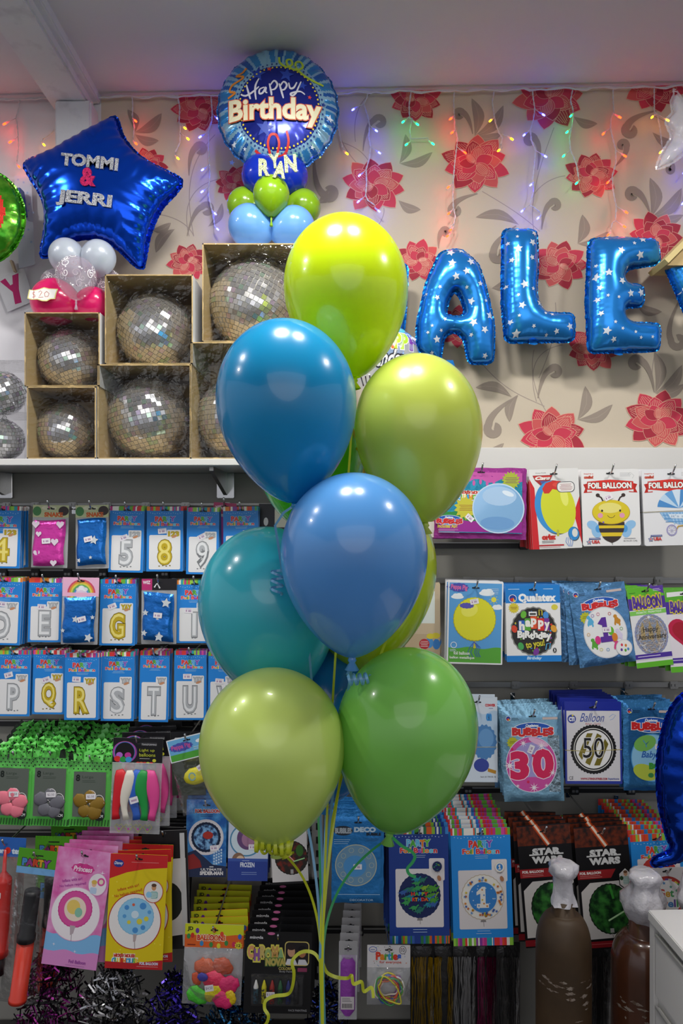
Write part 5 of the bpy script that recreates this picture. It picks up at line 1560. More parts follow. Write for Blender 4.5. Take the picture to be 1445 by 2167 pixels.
def foilbanner(pr, W_, tail=True):
    pr.txt('inspire a', 6, 8, 26, 11.5, 'c8503c', bold=.03); pr.txt('smile!', 6, 13, 26, 20, 'c8503c', bold=.09)
    pr.lines(W_ - 40, 8, W_ - 14, 3, 3, 'a9abb0', .8); pr.line([(W_ - 24, 12), (W_ - 18, 7), (W_ - 10, 14), (W_ - 14, 20)], .7, 'b4b6ba')
    pr.poly([(4, 32), (12, 30), (12, 48), (22, 47), (22, 49), (4, 50), (8, 41)], 'b8281f'); pr.poly([(W_ - 4, 32), (W_ - 12, 30), (W_ - 12, 48), (W_ - 22, 47), (W_ - 22, 49), (W_ - 4, 50), (W_ - 8, 41)], 'b8281f')
    pr.poly([(12, 26), (W_ / 2, 22), (W_ - 12, 26), (W_ - 12, 43), (W_ / 2, 48), (12, 43)], 'd8342a')
    pr.letters('FOIL BALLOON', 14, 28, W_ - 16, 41, ['f4f2ee'], bold=.05, out=('6a2420', 1.1))


def usa(pr, y):
    pr.star(13, y + 8, 6, '3a4a8c', r=3); pr.star(13, y + 8, 4, 'e4e4e6'); pr.ell(13, y + 8, 1.6, 1.6, 'c8303a', 8); pr.rect(13, y - 1, 24, 3.5, '3a4a8c'); pr.line([(14, y), (36, y + 1)], .7, 'e0e2ea'); pr.txt('USA', 19, y + 4, 36, y + 11, 'c8403c', bold=.06)


def bee(pr, W_, H_):
    foilbanner(pr, W_)
    for sx in (1, -1):
        cx = W_ / 2; pr.line([(cx + sx * 16, 68), (cx + sx * 20, 60), (cx + sx * 27, 56)], 3.2, '3c302c'); pr.ell(cx + sx * 27, 55, 4.4, 4, '3c302c', 14)
        for x, y, rx, ry, a in [(40, 118, 12, 9, -25 * sx), (32, 131, 10, 14, 15 * sx), (27, 124, 9, 8, 0)]:
            pr.ell(cx + sx * x, y, rx, ry, '8fbee6', 20, a)
        pr.ell(cx + sx * 28, 126, 6, 8, '4f9ad8', 14)
    cx = W_ / 2
    pr.poly([(cx - 25, 110)] + [(cx + 27 * math.cos(PI - PI * k / 14), 116 + 38 * math.sin(PI * k / 14) * 1.0) for k in range(15)] + [(cx + 25, 110)], 'dcbf2a')
    for a, b, c in [(112, 119, '3a2f2c'), (125, 134, '3a2f2c'), (142, 156, '3a2f2c')]:
        L = [(cx - 27.5 * math.sqrt(max(0, 1 - ((y - 116) / 38.5) ** 2)) if y > 116 else cx - 27.5, y) for y in [a + (b - a) * k / 6 for k in range(7)]]
        pr.poly(L + [(2 * cx - x, y) for x, y in L[::-1]], c)
    pr.ell(cx, 91, 40, 26, 'b89a1c', 36); pr.ell(cx, 90.5, 39, 25, 'd9c42a', 36); pr.ell(cx - 2, 82, 24, 11, 'e6dc7c', 28)
    for sx in (1, -1): pr.ell(cx + sx * 19, 88, 2.2, 2.6, '2c2420', 12); pr.ell(cx + sx * 23, 98, 5.6, 5.4, 'e09ab4', 16)
    pr.line([(cx - 8, 98), (cx - 4, 102), (cx, 103), (cx + 4, 102), (cx + 8, 98)], 1, '3a2f2c')
    pr.line([(cx, 152), (cx + 1, 160)], .8, '4a4038'); usa(pr, 146); pr.lines(W_ - 36, 146, W_ - 8, 1, 3, '8a8a8e', 1); pr.txt('36 IN (91 CM)', W_ - 37, 150, W_ - 8, 154, '4a4a4e', bold=.0)
    pr.ell(cx - 17, 112, 2, 1.6, '6a4ad8', 8)
packet('balloon_packet', 'white packet picturing a smiling bee with blue wings under a red banner', (1229, 993, 1351, 1155), Y1, bee, -0.6, -3, 4, base='e4e4e4', hy=9, r=4, sticker=(56, 60, -25), group='packets behind the bee', back='blue-edged packet hanging behind the bee packet', dy=.017, wob=2.5)


def pram(pr, W_, H_):
    foilbanner(pr, W_)
    cx, cy = 76, 84
    for i in range(7):
        a0 = PI * (1.03 + i * .125); a1 = a0 + .40; pr.poly([(cx, cy)] + [(cx + 46 * math.cos(a0 + (a1 - a0) * k / 5), cy + 40 * math.sin(a0 + (a1 - a0) * k / 5)) for k in range(6)], ['4f8ecc', 'bfd8ee', '6aa4da', 'd3e3f2'][i % 4])
    pr.poly([(34, 92), (W_ - 2, 92), (W_ - 2, 120), (74, 118), (44, 108)], '7fb0dc')
    for k in range(11): pr.line([(38 + k * 7, 93), (44 + k * 7, 118 if k > 2 else 106)], 2.2, 'a9cbea')
    for k in range(3): pr.line([(40 + k * 3, 98 + k * 7), (W_ - 4, 98 + k * 7)], 1.6, '5f98ce')
    pr.poly([(52, 96), (W_ - 4, 97), (W_ - 4, 107), (58, 105)], 'dbe7f2'); pr.txt("it's a Boy", 58, 97.5, W_ - 8, 105, '9ab0c6', bold=.02)
    pr.line([(66, 132), (72, 122), (90, 120), (110, 124)], 3, 'b89a50')
    for x in (58, W_ - 14):
        pr.ring(x, 130, 10, 11, 2, '9a96c8'); pr.ring(x, 130, 7.5, 8.5, 1.2, 'dcdcec')
        for k in range(8): pr.line([(x, 130), (x + 8 * math.cos(k * PI / 4), 130 + 9 * math.sin(k * PI / 4))], .7, 'b9b6d8')
    usa(pr, 140); pr.line([(0, 91), (W_ * .3, 90), (W_, 89)], 1.2, '8a8458')
packet('balloon_packet', 'white packet picturing a blue striped pram, cut off by the right edge', (1357, 992, 1481, 1154), Y1, pram, -1.4, -3, 5, base='e2e3e6', hy=11, r=4, group='packets behind the pram', back='pale blue packet hanging behind the pram packet', dy=.016, wob=3)


# ------------------------------------------------------------------ second row
def kids(pr, W_, H_):
    pr.rect(0, 0, W_, H_, 'cbb79a'); pr.rect(0, H_ * .7, W_, H_ * .3, 'bfa98a'); pr.rect(W_ * .45, H_ * .1, W_ * .4, H_ * .45, 'dfe6e0')
    pr.ell(W_ * .88, H_ * .72, 9, 6, 'd8c83a', 16); pr.ell(W_ * .9, H_ * .84, 8, 11, '3a7fc8', 16); pr.ell(W_ * .7, H_ * .82, 8, 11, '4a90d0', 16); pr.ell(W_ * .72, H_ * .73, 8, 6, 'd8c83a', 16)
    pr.ell(W_ * .55, H_ * .84, 11, 11, 'b83038', 20); pr.lines(W_ * .42, H_ * .80, W_ * .68, 4, 3.4, 'f0dcdc', 1, True)
packet('balloon_packet', 'beige photo packet with a red round sticker behind the olive lime balloon', (858, 1236, 931, 1386), -0.2, kids, 0.6, -3, 2, base='d6ccbc', group='packets behind the beige photo packet', back='packet hanging behind the beige photo packet')


def pig(pr, W_, H_):
    pr.rect(3, 3, W_ - 6, H_ - 6, '5aa0dc'); wave(pr, 3, W_ - 3, H_ - 34, 31, '5aa83a', a=2)
    for x, y, q in [(20, 33, 9), (82, 24, 11), (104, 54, 8)]:
        pr.ell(x, y, q * 1.5, q * .5, 'eef2f6', 20); pr.ell(x - q * .4, y - q * .3, q * .7, q * .5, 'eef2f6', 16); pr.ell(x + q * .4, y - q * .35, q * .8, q * .55, 'eef2f6', 16)
    pr.ell(97, 37, 5.5, 5.5, 'e4dc4a', 18)
    for k in range(8): pr.line([(97 + 7 * math.cos(k * .785), 37 + 7 * math.sin(k * .785)), (97 + 9.5 * math.cos(k * .785), 37 + 9.5 * math.sin(k * .785))], 1, 'e4dc4a')
    pr.scallop(23, 13, 20, 9, '4a4fae', 12, .07); pr.txt('Peppa Pig', 6, 7, 41, 20, 'd66aa4', bold=.04, rot=4)
    pr.lines(88, 14, 108, 4, 3.4, 'cfe2f4', .9, True)
    pr.scallop(57, 79, 45, 46, 'b8b428', 36, .012); pr.scallop(57, 78.5, 43.5, 44.5, 'e0dc2c', 36, .012); pr.ell(46, 60, 18, 14, 'ebe85c', 20, -20)
    pr.scallop(40, 51, 15, 6, '5a55b4', 12, .07)
    pr.rect(55, 126, 6, 14, 'c6c43a', 2)
    for x in (46, 52, 60, 64, 68): pr.line([(57, 126), (x + 2, 138), (x - 2, 148), (x + 3, 158)], 1.2, '3a5ab8')
    pr.ring(14, 134, 6, 6, 1.6, 'dce9f6'); pr.lines(6, 143, 22, 2, 3, 'dce9f6', 1)
    pr.txt('foil balloon', 14, 147, 48, 154, 'eef4ea', bold=.02); pr.txt('ballon metallique', 6, 157, 58, 164, 'eef4ea', bold=.02)
packet('balloon_packet', 'sky blue packet picturing a plain yellow round balloon over green grass', (948, 1231, 1065, 1404), Y1, pig, 1.6, -3, 4, base='e9e9ec', hy=13, sticker=(56, 42, -12), group='packets behind the yellow round balloon', back='packet hanging behind the yellow round balloon packet', dy=.02, wob=2)


def qual(pr, W_, H_):
    pr.rect(0, 0, W_, 38, '1f7fd0'); pr.rect(0, H_ - 13, W_, 13, '1f7fd0'); pr.txt('Birthday', 42, H_ - 11, 74, H_ - 3, 'bfdcf2', bold=.05, shear=.2)
    pr.lines(6, 8, 34, 1, 3, 'd0e4f4', 1); pr.lines(80, 8, 108, 1, 3, 'd0e4f4', 1)
    qlogo(pr, 15, 28, 8.5); pr.letters('Qualatex', 27, 18, 107, 38, ['f2f4f6'], bold=.06)
    pr.star(17, 48, 12, 'd9c83a', r=9, n=14); pr.lines(9, 46, 25, 2, 3, '7a4a2c', 1, True); pr.ell(103, 47, 7, 6, 'd9cf4a', 16)
    cx, cy = 58, 97
    pr.scallop(cx, cy, 49, 51, '8a8a86', 24, .02); pr.scallop(cx, cy, 46.5, 48.5, '2c2b2c', 24, .012); pr.ell(cx, cy - 4, 30, 18, '3c3b3c', 24, -20)
    rd = random.Random(4)
    for k in range(40):
        a = rd.uniform(0, 6.28); r = rd.uniform(28, 42); pr.k = 30; pr.ell(cx + r * math.cos(a), cy + r * math.sin(a), rd.uniform(1, 2.6), rd.uniform(1, 2.6), rd.choice(['d8342c', '4a90d8', '6ab83c', 'e0903a', '8a4aa8', 'd8c83a', 'e8e6e0']), 8)
    for x, y, c in [(37, 62, '6ab83c'), (84, 64, '4a90d8'), (17, 92, 'd84a34'), (100, 92, 'e0a23a'), (62, 140, '7a3a9a'), (30, 128, '4aa85a')]: pr.k = 40; pr.ell(x, y, 6, 8, c, 16, rd.uniform(-30, 30))
    pr.k = 45; pr.rect(48, 56, 17, 9, 'e9e9ea'); pr.rect(50, 59, 13, 4, '3a3a3a'); pr.line([(70, 64), (70, 52), (76, 54), (76, 64)], 2, 'd9c83a')
    for x, w, c in [(26, 13, '2f62c0'), (39, 13, '5aa83a'), (51, 14, 'e0562c'), (66, 14, 'd8302c'), (80, 11, '7a3a9a')]: pr.k = 50; pr.rect(x, 70 + (4 if x == 26 else -4 if x == 51 else 0), w, 26, c, 2)
    for ch, x, y in zip('happy', (27, 40, 52, 67, 80), (76, 74, 70, 74, 78)): pr.k = 55; pr.txt(ch, x, y, x + 12, y + (19 if ch in 'hpy' else 14), 'f0eee8', bold=.06)
    pr.k = 60; pr.letters('BiRthday', 23, 97, 95, 117, ['efefec'], bold=.06, wob=1.5, out=('1c1b1c', 1)); pr.txt('to you!', 40, 116, 80, 134, 'd9cf3a', bold=.03, rot=-8)
    pr.line([(82, 136), (84, 124), (92, 122), (90, 134)], 2, '5ab0e0'); pr.ell(101, H_ - 24, 4, 5, '2c2b2c', 14); pr.txt('5', 99.5, H_ - 27, 102.5, H_ - 21, 'f0f0f0', bold=.05)
packet('balloon_packet', 'white and blue packet picturing a black balloon with happy birthday to you', (1069, 1238, 1184, 1399), Y1, qual, -0.6, -3, 5, base='e9e9ea', hy=10, group='packets behind the black happy birthday balloon', back='packet hanging behind the black happy birthday packet', dy=.017)


def pouch_head(pr, W_):
    qlogo(pr, 12, 16, 5.5); pr.lines(19, 15, 36, 2, 3, '26384e', 1); pr.rect(W_ - 42, 14, 32, 5, 'c9b8b4', 1)


def bub1(pr, W_, H_):
    pouch_head(pr, W_); bubbles_logo(pr, 20, 28, W_ - 40); pr.star(26, 66, 13, 'b8bc2c', r=10, n=12); pr.lines(18, 63, 34, 2, 3, '7a6a1c', 1, True)
    cx, cy = W_ / 2 + 3, H_ * .60; pr.ell(cx, cy, 46, 54, 'c9cdd4', 44); pr.ell(cx, cy, 44, 52, 'e9e9ea', 44)
    for x, y, c, a in [(-28, -26, '5ab0dc', 10), (-26, 22, '5aa83a', -15), (28, -22, 'c88a2c', -20), (20, 28, 'd84a8a', 10), (28, 8, 'd9d0ea', 0)]:
        pr.ell(cx + x, cy + y, 5, 8, c, 14, a); pr.ell(cx + x - 3, cy + y - 9, 4, 4, c, 12)
        for dx, dy in ((-5, 6), (4, 8), (-4, 2), (5, 1)): pr.ell(cx + x + dx, cy + y + dy, 2, 4, c, 8)
    pr.poly([(cx - 14, cy - 20), (cx - 4, cy - 32), (cx + 5, cy - 32), (cx + 5, cy + 8), (cx + 13, cy + 8), (cx + 13, cy + 20), (cx - 12, cy + 20), (cx - 12, cy + 8), (cx - 5, cy + 8), (cx - 5, cy - 16)], '5c2f9a')
    for x, y, c in [(-18, 14, 'd83a8a'), (12, -2, '6ab82c'), (18, 12, 'd8822c')]: pr.ell(cx + x, cy + y, 6, 9, c, 16)
    for x, y, c in [(-10, -40, 'd86a8a'), (-22, -38, '8a6ab8'), (14, -38, 'c8443a'), (0, 36, '4a90c8'), (-14, 34, 'd8c83a'), (34, -4, '5aa85a'), (-36, 0, 'd8a23a')]: pr.ring(cx + x, cy + y, 3, 3, .8, c, 12)
    pr.ell(cx + 34, cy + 36, 17, 17, 'd5d7dc', 28); pr.ell(cx + 34, cy + 36, 15.5, 15.5, 'ecebea', 28)
    for x, y, c in [(30, 30, 'd83a5a'), (38, 32, 'd8822c'), (28, 40, '5c2f9a'), (36, 42, '5aa83a'), (42, 40, '4a90c8')]: pr.ell(cx + x, cy + y, 2.4, 3.2, c, 10)
steelblue = crinkle('steel_blue', '5d92c4', .6, .22)
packet('balloon_pouch', 'tilted blue foil pouch picturing a white bubble with a purple numeral one', (1203, 1237, 1322, 1406), Y1, bub1, -7.5, -3, 4, base=steelblue, style='foil', hy=10, sticker=(66, 96, 5), dy=.024, group='blue foil pouches behind the purple numeral one', back='blue foil pouch hanging behind the purple numeral one pouch', wob=3, fade=-.006)


def anniv(pr, W_, H_):
    pr.rect(0, 0, W_, 22, '62b82c'); pr.poly([(W_ * .55, 0), (W_, 0), (W_, 18)], '5a3a9e'); pr.lines(4, 10, 22, 1, 3, '2a5a1c', 1); pr.lines(W_ - 22, 6, W_ - 4, 2, 3, 'd0c4e8', 1)
    pr.rect(0, 22, W_, 25, '4d329a'); pr.letters('BALLOON', 9, 19, W_ - 8, 45, ['55369e'], bold=.05, out=('d8c83a', 1.6), wob=1.5); pr.rect(0, 49, W_, 9, '7fc85a'); pr.txt('PRISMATIC  PRISMATIQUE', 14, 51, W_ - 10, 56, 'dff0d2', bold=.02)
    pm = mat('prism_silver', '9aa8c0', rough=.22, metal=.7, noise=(120, 'c9b49a', 3, .4, .65), bump=(220, .5, .003))
    pr.scallop(W_ / 2 + 1, H_ * .60, 35, 43, '8a90b4', 30, .012); pr.ell(W_ / 2 + 1, H_ * .60, 32, 40, pm, 40); pr.ring(W_ / 2 + 1, H_ * .60, 28, 36, 1, 'c2c2d8')
    for x in (-16, 0, 16): pr.poly([(W_ / 2 + x - 5, H_ * .66), (W_ / 2 + x + 5, H_ * .66), (W_ / 2 + x + 4, H_ * .52), (W_ / 2 + x + 1, H_ * .42), (W_ / 2 + x - 4, H_ * .52)], mat('prism_gold', 'bfa878', rough=.25, metal=.6, bump=(220, .5, .003)))
    pr.txt('Happy', W_ * .30, H_ * .50, W_ * .72, H_ * .58, '3a342e', bold=.02); pr.txt('Anniversary', W_ * .14, H_ * .59, W_ * .92, H_ * .67, '3a342e', bold=.02)
    for sx in (-1, 1): pr.line([(W_ / 2 + sx * 18, H_ * .72), (W_ / 2 + sx * 10, H_ * .70), (W_ / 2 + sx * 18, H_ * .73), (W_ / 2 + sx * 27, H_ * .70), (W_ / 2 + sx * 18, H_ * .72), (W_ / 2 + sx * 13, H_ * .8)], 1.4, 'd4cfc8')
    pr.star(W_ * .5, H_ * .38, 5, 'e4e4ea', n=6)
    pr.rect(0, H_ - 28, W_, 10, '4d329a'); pr.lines(5, H_ - 24, W_ - 4, 1, 3, 'd6cdea', 1.6); pr.rect(0, H_ - 18, W_, 1.2, 'e8e8e8'); pr.rect(0, H_ - 11, W_, 11, '62b82c')
packet('balloon_packet', 'green and violet packet picturing a silver oval happy anniversary balloon', (1326, 1242, 1403, 1410), Y1, anniv, -6.5, -3, 6, base='e2e2e4', hy=9, group='packets behind the anniversary balloon', back='packet hanging behind the anniversary balloon packet', dy=.016, fade=-.004, wob=1.5)


def heart(pr, W_, H_):
    pr.rect(0, 0, W_, 26, '5cae32'); pr.poly([(4, 4), (W_, 2), (W_, 10), (4, 14)], 'e9e9ea'); pr.rect(0, 24, W_, 26, '4d329a'); pr.letters('BALLOON', 9, 24, W_ - 6, 47, ['55369e'], bold=.05, out=('d8c83a', 1.6), wob=1.5)
    cx, cy = W_ / 2, H_ * .52
    def hp(k): return [(cx + k * (16 * math.sin(t) ** 3), cy - k * (13 * math.cos(t) - 5 * math.cos(2 * t) - 2 * math.cos(3 * t) - math.cos(4 * t))) for t in [2 * PI * i / 40 for i in range(40)]]
    pr.poly(hp(2.45), 'c02048'); pr.poly(hp(1.9), 'a81830'); pr.rect(0, H_ - 30, W_, 11, '4d329a'); pr.lines(4, H_ - 26, W_ - 4, 1, 3, 'd6cdea', 1.5); pr.rect(0, H_ - 12, W_, 12, '62b82c')
packet('balloon_packet', 'green and violet packet picturing a red heart, cut off by the right edge', (1406, 1248, 1486, 1420), Y1, heart, -3.5, -3, 4, base='e6dfe6', hy=9, group='packets behind the red heart', back='packet hanging behind the red heart packet', dy=.016)

# ------------------------------------------------------------------ third row
Y3 = -0.25


def stitch(pr, W_, H_):
    pr.rect(0, 0, W_, H_, 'd7e2ee'); wave(pr, 0, W_, 30, 60, 'b9d2ea', a=4); pr.txt('CONVER', W_ - 26, 12, W_ - 4, 18, 'c8343c', bold=.07); pr.lines(W_ - 18, 21, W_ - 6, 1, 3, '3a4a9a', 1); pr.letters('en', W_ - 24, 32, W_ - 12, 48, ['3a90d8'], bold=.09)
    pr.scallop(W_ - 28, 92, 26, 36, '4f86c0', 18, .05); pr.ell(W_ - 24, 84, 16, 20, '6a9ed2', 24); pr.ell(W_ - 34, 140, 16, 14, '3c4aa0', 24); pr.poly([(W_ - 20, 146), (W_ - 3, 151), (W_ - 4, 158), (W_ - 21, 153)], 'c08a2c'); pr.txt('Item # 19418-18', W_ - 36, 162, W_ - 4, 166, '4a4a4e', bold=0); pr.line([(0, 103), (W_, 102)], 1, 'c2b478')
packet('balloon_packet', 'pale blue packet picturing a plain blue balloon next to the green balloon', (968, 1477, 1052, 1652), Y3, stitch, 0.4, -3, 3, base='d7e2ee', hy=9, group='packets behind the pale blue one', back='packet hanging behind the pale blue packet with a blue balloon')
pouchb = crinkle('sky', '86b8d6', .55, .22)


def thirty(pr, W_, H_):
    pouch_head(pr, W_); bubbles_logo(pr, 18, 26, W_ - 36); pr.star(20, 66, 13, 'b8bc2c', r=10, n=12); pr.lines(12, 63, 28, 2, 3, '7a6a1c', 1, True)
    gl = mat('pouch_liner', '8fa6b4', rough=.2, metal=.7, bump=(60, .9, .008)); pr.rect(W_ - 32, 52, 24, H_ - 72, gl)
    cx, cy = W_ / 2 - 5, H_ * .59; pr.ell(cx, cy, 54, 58, 'd8dcec', 48); pr.ell(cx, cy, 52.5, 56.5, 'cf4fa0', 48); pr.ell(cx + 2, cy - 4, 44, 42, 'a49ad4', 40); pr.ell(cx, cy + 40, 34, 14, 'cf4fa0', 28)
    pr.ell(cx + 16, cy - 46, 22, 6, 'e6b6d8', 20, 22)
    pr.txt('3', cx - 45, cy - 28, cx - 5, cy + 32, 'd8225a', bold=.06, out=('f4e2ec', 2)); pr.txt('0', cx + 2, cy - 32, cx + 47, cy + 30, 'd8225a', bold=.06, out=('f4e2ec', 2))
    for x, y, r in [(-16, -44, 9), (22, -38, 10), (-46, 2, 13), (44, 18, 8), (4, 48, 11), (-30, 44, 5), (30, 44, 5)]: pr.star(cx + x, cy + y, r, 'f4e9f2', r=r * .25, n=8)
    for x, y in [(-40, -32), (4, -18), (-8, 36)]: pr.ell(cx + x, cy + y, 3, 3, 'd8225a', 10)
packet('balloon_pouch', 'blue foil pouch picturing a pink bubble with a big pink thirty', (1062, 1503, 1188, 1692), -0.275, thirty, -1.0, -3, 5, base=pouchb, style='foil', hy=12, sticker=(58, 80, -65), dy=.026, group='blue foil pouches behind the pink thirty', back='blue foil pouch hanging behind the pink thirty pouch', wob=2.5)


def fifty(pr, W_, H_):
    pr.rect(0, 0, W_, 19, '22309a'); pr.rect(4, 19, W_ - 8, H_ - 25, 'dcdadf')
    pr.ell(15, 36, 9, 9, '3a4a9e', 24); pr.txt('CTI', 9, 32, 21, 41, 'f0f0f4', bold=.07); pr.ell(17, 29, 2, 2, 'd8c83a', 8); pr.txt('Balloon', 32, 24, 84, 42, '3a52a4', bold=.0, shear=.45); pr.txt('Ballon  Globo', 44, 44, 76, 48, 'c05a5a', bold=.0); pr.line([(94, 32), (102, 26), (108, 28), (102, 36), (96, 38)], 1.2, '9ab0da')
    cx, cy = W_ / 2, H_ * .58; pr.scallop(cx, cy, 48, 51, '232223', 44, .02); pr.ring(cx, cy, 41, 43.5, 1.6, 'e8e6e2'); pr.ell(cx, cy, 38.5, 41, '232223', 40); pr.ell(cx, cy, 37.5, 40, 'eeedec', 40)
    gd = mat('print_gold', '8c7f30', rough=.35, metal=.4)
    for k in range(-3, 4):
        x = k * 21.0
        L = []
        for sx in (-6, 6):
            for t in (np.linspace(-1, 1, 15) if sx < 0 else np.linspace(1, -1, 15)):
                y = t * 39; xx = x + sx - y * .42
                if (xx / 36.5) ** 2 + (y / 39) ** 2 <= 1: L.append((cx + xx, cy + y))
        if len(L) > 3: pr.poly(L, gd)
    pr.letters('50', cx - 22, cy - 24, cx + 22, cy + 18, ['1f1e20'], bold=.0, out=('e9e8e6', 1.4)); pr.txt('CE', 8, H_ - 16, 17, H_ - 9, '6a6a6e', bold=0); pr.txt('WWW.CTIINDUSTRIES.COM', 32, H_ - 13, 88, H_ - 8.5, 'b03a4a', bold=.04); pr.txt('Superloons', 90, H_ - 13, W_ - 7, H_ - 8, '3a4a9e', bold=.02)
    pr.line([(0, cy + 2), (W_ * .4, cy + 4), (W_, cy)], 1.3, 'b8a862')
packet('balloon_packet', 'white packet picturing a round black balloon with gold stripes and fifty', (1194, 1485, 1314, 1656), Y3, fifty, 0.2, -3, 7, base='3240a0', hy=12, group='blue packets behind the gold striped fifty', back='dark blue packet hanging behind the gold striped fifty packet', dy=.021, wob=2)


def babyb(pr, W_, H_):
    pouch_head(pr, W_); bubbles_logo(pr, 15, 30, W_ - 28)
    cx, cy = W_ / 2 + 2, H_ * .62; pr.ell(cx, cy, 46, 50, '4f96d0', 44); pr.ell(cx, cy, 44, 48, '8fc4e6', 44); pr.ell(cx - 16, cy - 30, 24, 16, '7ab85a', 24, -20); pr.ell(cx - 16, cy + 30, 26, 16, 'b8c84a', 24, 20); pr.ell(cx + 30, cy - 8, 12, 24, '9ad0a8', 20)
    pr.txt('Baby', cx - 24, cy - 14, cx + 10, cy + 4, '2f62b4', bold=.02, shear=.3); pr.txt('BOY', cx - 8, cy + 10, cx + 30, cy + 24, '3f9a3a', bold=.08); pr.line([(cx - 20, cy - 36), (cx - 14, cy - 28), (cx - 6, cy - 36), (cx - 14, cy - 28), (cx - 13, cy - 22)], 2, '4f96d0'); pr.ell(cx - 4, cy + 36, 6, 5, '3f8a4a', 12)
packet('balloon_pouch', 'blue foil pouch picturing a blue and green bubble for a baby boy', (1318, 1488, 1434, 1670), Y3, babyb, 0.8, -3, 4, base=crinkle('deep_sky', '3f86c2', .6, .22), style='foil', hy=12, sticker=(74, 90, 5), dy=.026, group='blue foil pouches behind the baby boy one', back='blue foil pouch hanging behind the baby boy pouch', wob=2)

# ------------------------------------------------------------------ bottom row on the right
Y4 = -0.335


def deco(pr, W_, H_):
    pr.ell(23, 34, 20, 10, '26303c', 24); pr.letters('BUBBLES', 6, 28, 41, 40, ['aab4bc'], bold=.06); pr.txt('DECO', 46, 26, 92, 37, 'bcd2e2', bold=.07); pr.txt('BUBBLE', 72, 38, W_ - 6, 44, '1c2530', bold=.06); pr.lines(4, 52, 42, 3, 4, '9fc4e2', 1); pr.lines(70, 50, W_ - 8, 2, 4, '2f5a86', 1)
    cx, cy = W_ / 2 - 4, H_ * .57; bubm = mat('print_bubble', '7aa6c6', rough=.2, metal=.3); pr.ell(cx, cy, 44, 43, 'b4b8a8', 44); pr.ell(cx, cy, 42, 41, bubm, 44); pr.ell(cx - 2, cy + 2, 24, 22, '4f94ce', 32)
    for k in range(10):
        a = k * .63; pr.ring(cx + 33 * math.cos(a), cy + 32 * math.sin(a), 5, 5, .9, 'b4bcae', 14)
    pr.rect(8, H_ - 20, W_ - 16, 1.2, '9fc4e2'); pr.txt('DECORATOR', W_ * .35, H_ - 10, W_ * .8, H_ - 6, 'a9cbe6', bold=0)
packet('balloon_pouch', 'blue foil pouch with a clear decorator bubble, beside the grey upright', (703, 1722, 812, 1906), Y4, deco, 0.4, -3, 4, base=crinkle('mid_blue', '2f86d0', .5, .25), style='foil', hy=17, sticker=(54, 108, 0), dy=.03, group='blue pouches behind the decorator bubble', back='blue foil pouch hanging behind the decorator bubble pouch', wob=2)


def party_round(bgc, art, seed, pal=STRIPE, cols=PARTYC):
    def d(pr, W_, H_):
        k = W_ / 128.0
        stripes(pr, 0, 0, W_, 15, seed, pal); pr.rect(0, 15, W_, H_ - 31, bgc); stripes(pr, 0, H_ - 16, W_, 16, seed + 1, pal)
        for i in range(16): pr.ell(8 + i * 7, 19 + (i % 3), 1, 1, 'c9dcf0', 6); pr.k -= 1
        pr.letters('PARTY', 38 * k, 26, 90 * k, 41, cols, bold=.07, out=('dfe6ee', .6), wob=.6); pr.letters('Foil Balloon', 24 * k, 43, 104 * k, 54, FBC, bold=.05, out=('e4e8ee', .8)); pr.lines(50 * k, 58, 80 * k, 2, 4, 'b9cfe6', .9, True)
        pr.rect(14 * k, H_ * .36, W_ - 26 * k, H_ * .5, 'e4dede', 3); pr.rect(W_ - 42 * k, H_ * .27, 33 * k, 46, 'e9e4e4', 3)
        art(pr, W_ / 2 + 1, H_ * .59, 44 * k, 1); art(pr, W_ - 25 * k, H_ * .27 + 16, 10 * k, 0); pr.ell(W_ - 21 * k, H_ * .27 + 40, 4, 6, 'b07a5a', 12, -20)
        pr.lines(46 * k, H_ - 31, 84 * k, 2, 5, 'bcd4ee', 1, True)
    return d


def dino(pr, cx, cy, r, full):
    pr.line([(cx, cy + r), (cx + 1, cy + r * 1.35)], .9, '77706c'); pr.poly([(cx - 4, cy + r * .98), (cx + 4, cy + r * .98), (cx + 6, cy + r * 1.18), (cx - 6, cy + r * 1.18)], '8a8484')
    pr.scallop(cx, cy, r * 1.02, r * 1.06, '1f2c5c', 30, .012)
    rd = random.Random(3); n = 26 if full else 6
    for i in range(n):
        a = rd.uniform(0, 6.28); q = r * math.sqrt(rd.uniform(0, .72)); x, y = cx + q * math.cos(a), cy + q * math.sin(a); c = rd.choice(['4f9a3a', '8ab83a', '2f7a6a', '3a62a8', '3fa05a', '2a8a9a']); s_ = r * .115; an = rd.uniform(-30, 30); k0 = pr.k
        pr.ell(x, y, s_ * 1.25, s_ * .8, c, 12, an); pr.line([(x + s_, y), (x + s_ * 1.5, y - s_ * .9), (x + s_ * 2.1, y - s_ * 1.1)], [s_ * .7, s_ * .5, s_ * .6], c); pr.line([(x - s_, y), (x - s_ * 1.8, y + s_ * .3), (x - s_ * 2.3, y)], [s_ * .7, s_ * .4, .2], c)
        pr.rect(x - s_ * .7, y + s_ * .4, s_ * .4, s_ * .8, c); pr.rect(x + s_ * .4, y + s_ * .4, s_ * .4, s_ * .8, c)
    if full:
        pr.k += 3; pr.letters('HAPPY', cx - r * .42, cy - r * .2, cx + r * .42, cy - r * .02, ['d8402c', '4fa84a', '3a8ad0', '8ab83a', 'd8402c'], bold=.06); pr.letters('BIRTHDAY', cx - r * .56, cy + r * .06, cx + r * .56, cy + r * .24, ['4fa84a', '3a8ad0', 'd8402c', 'd89a2c', '3a8ad0', 'd8402c', 'd86a2c', '3a8ad0'], bold=.06)


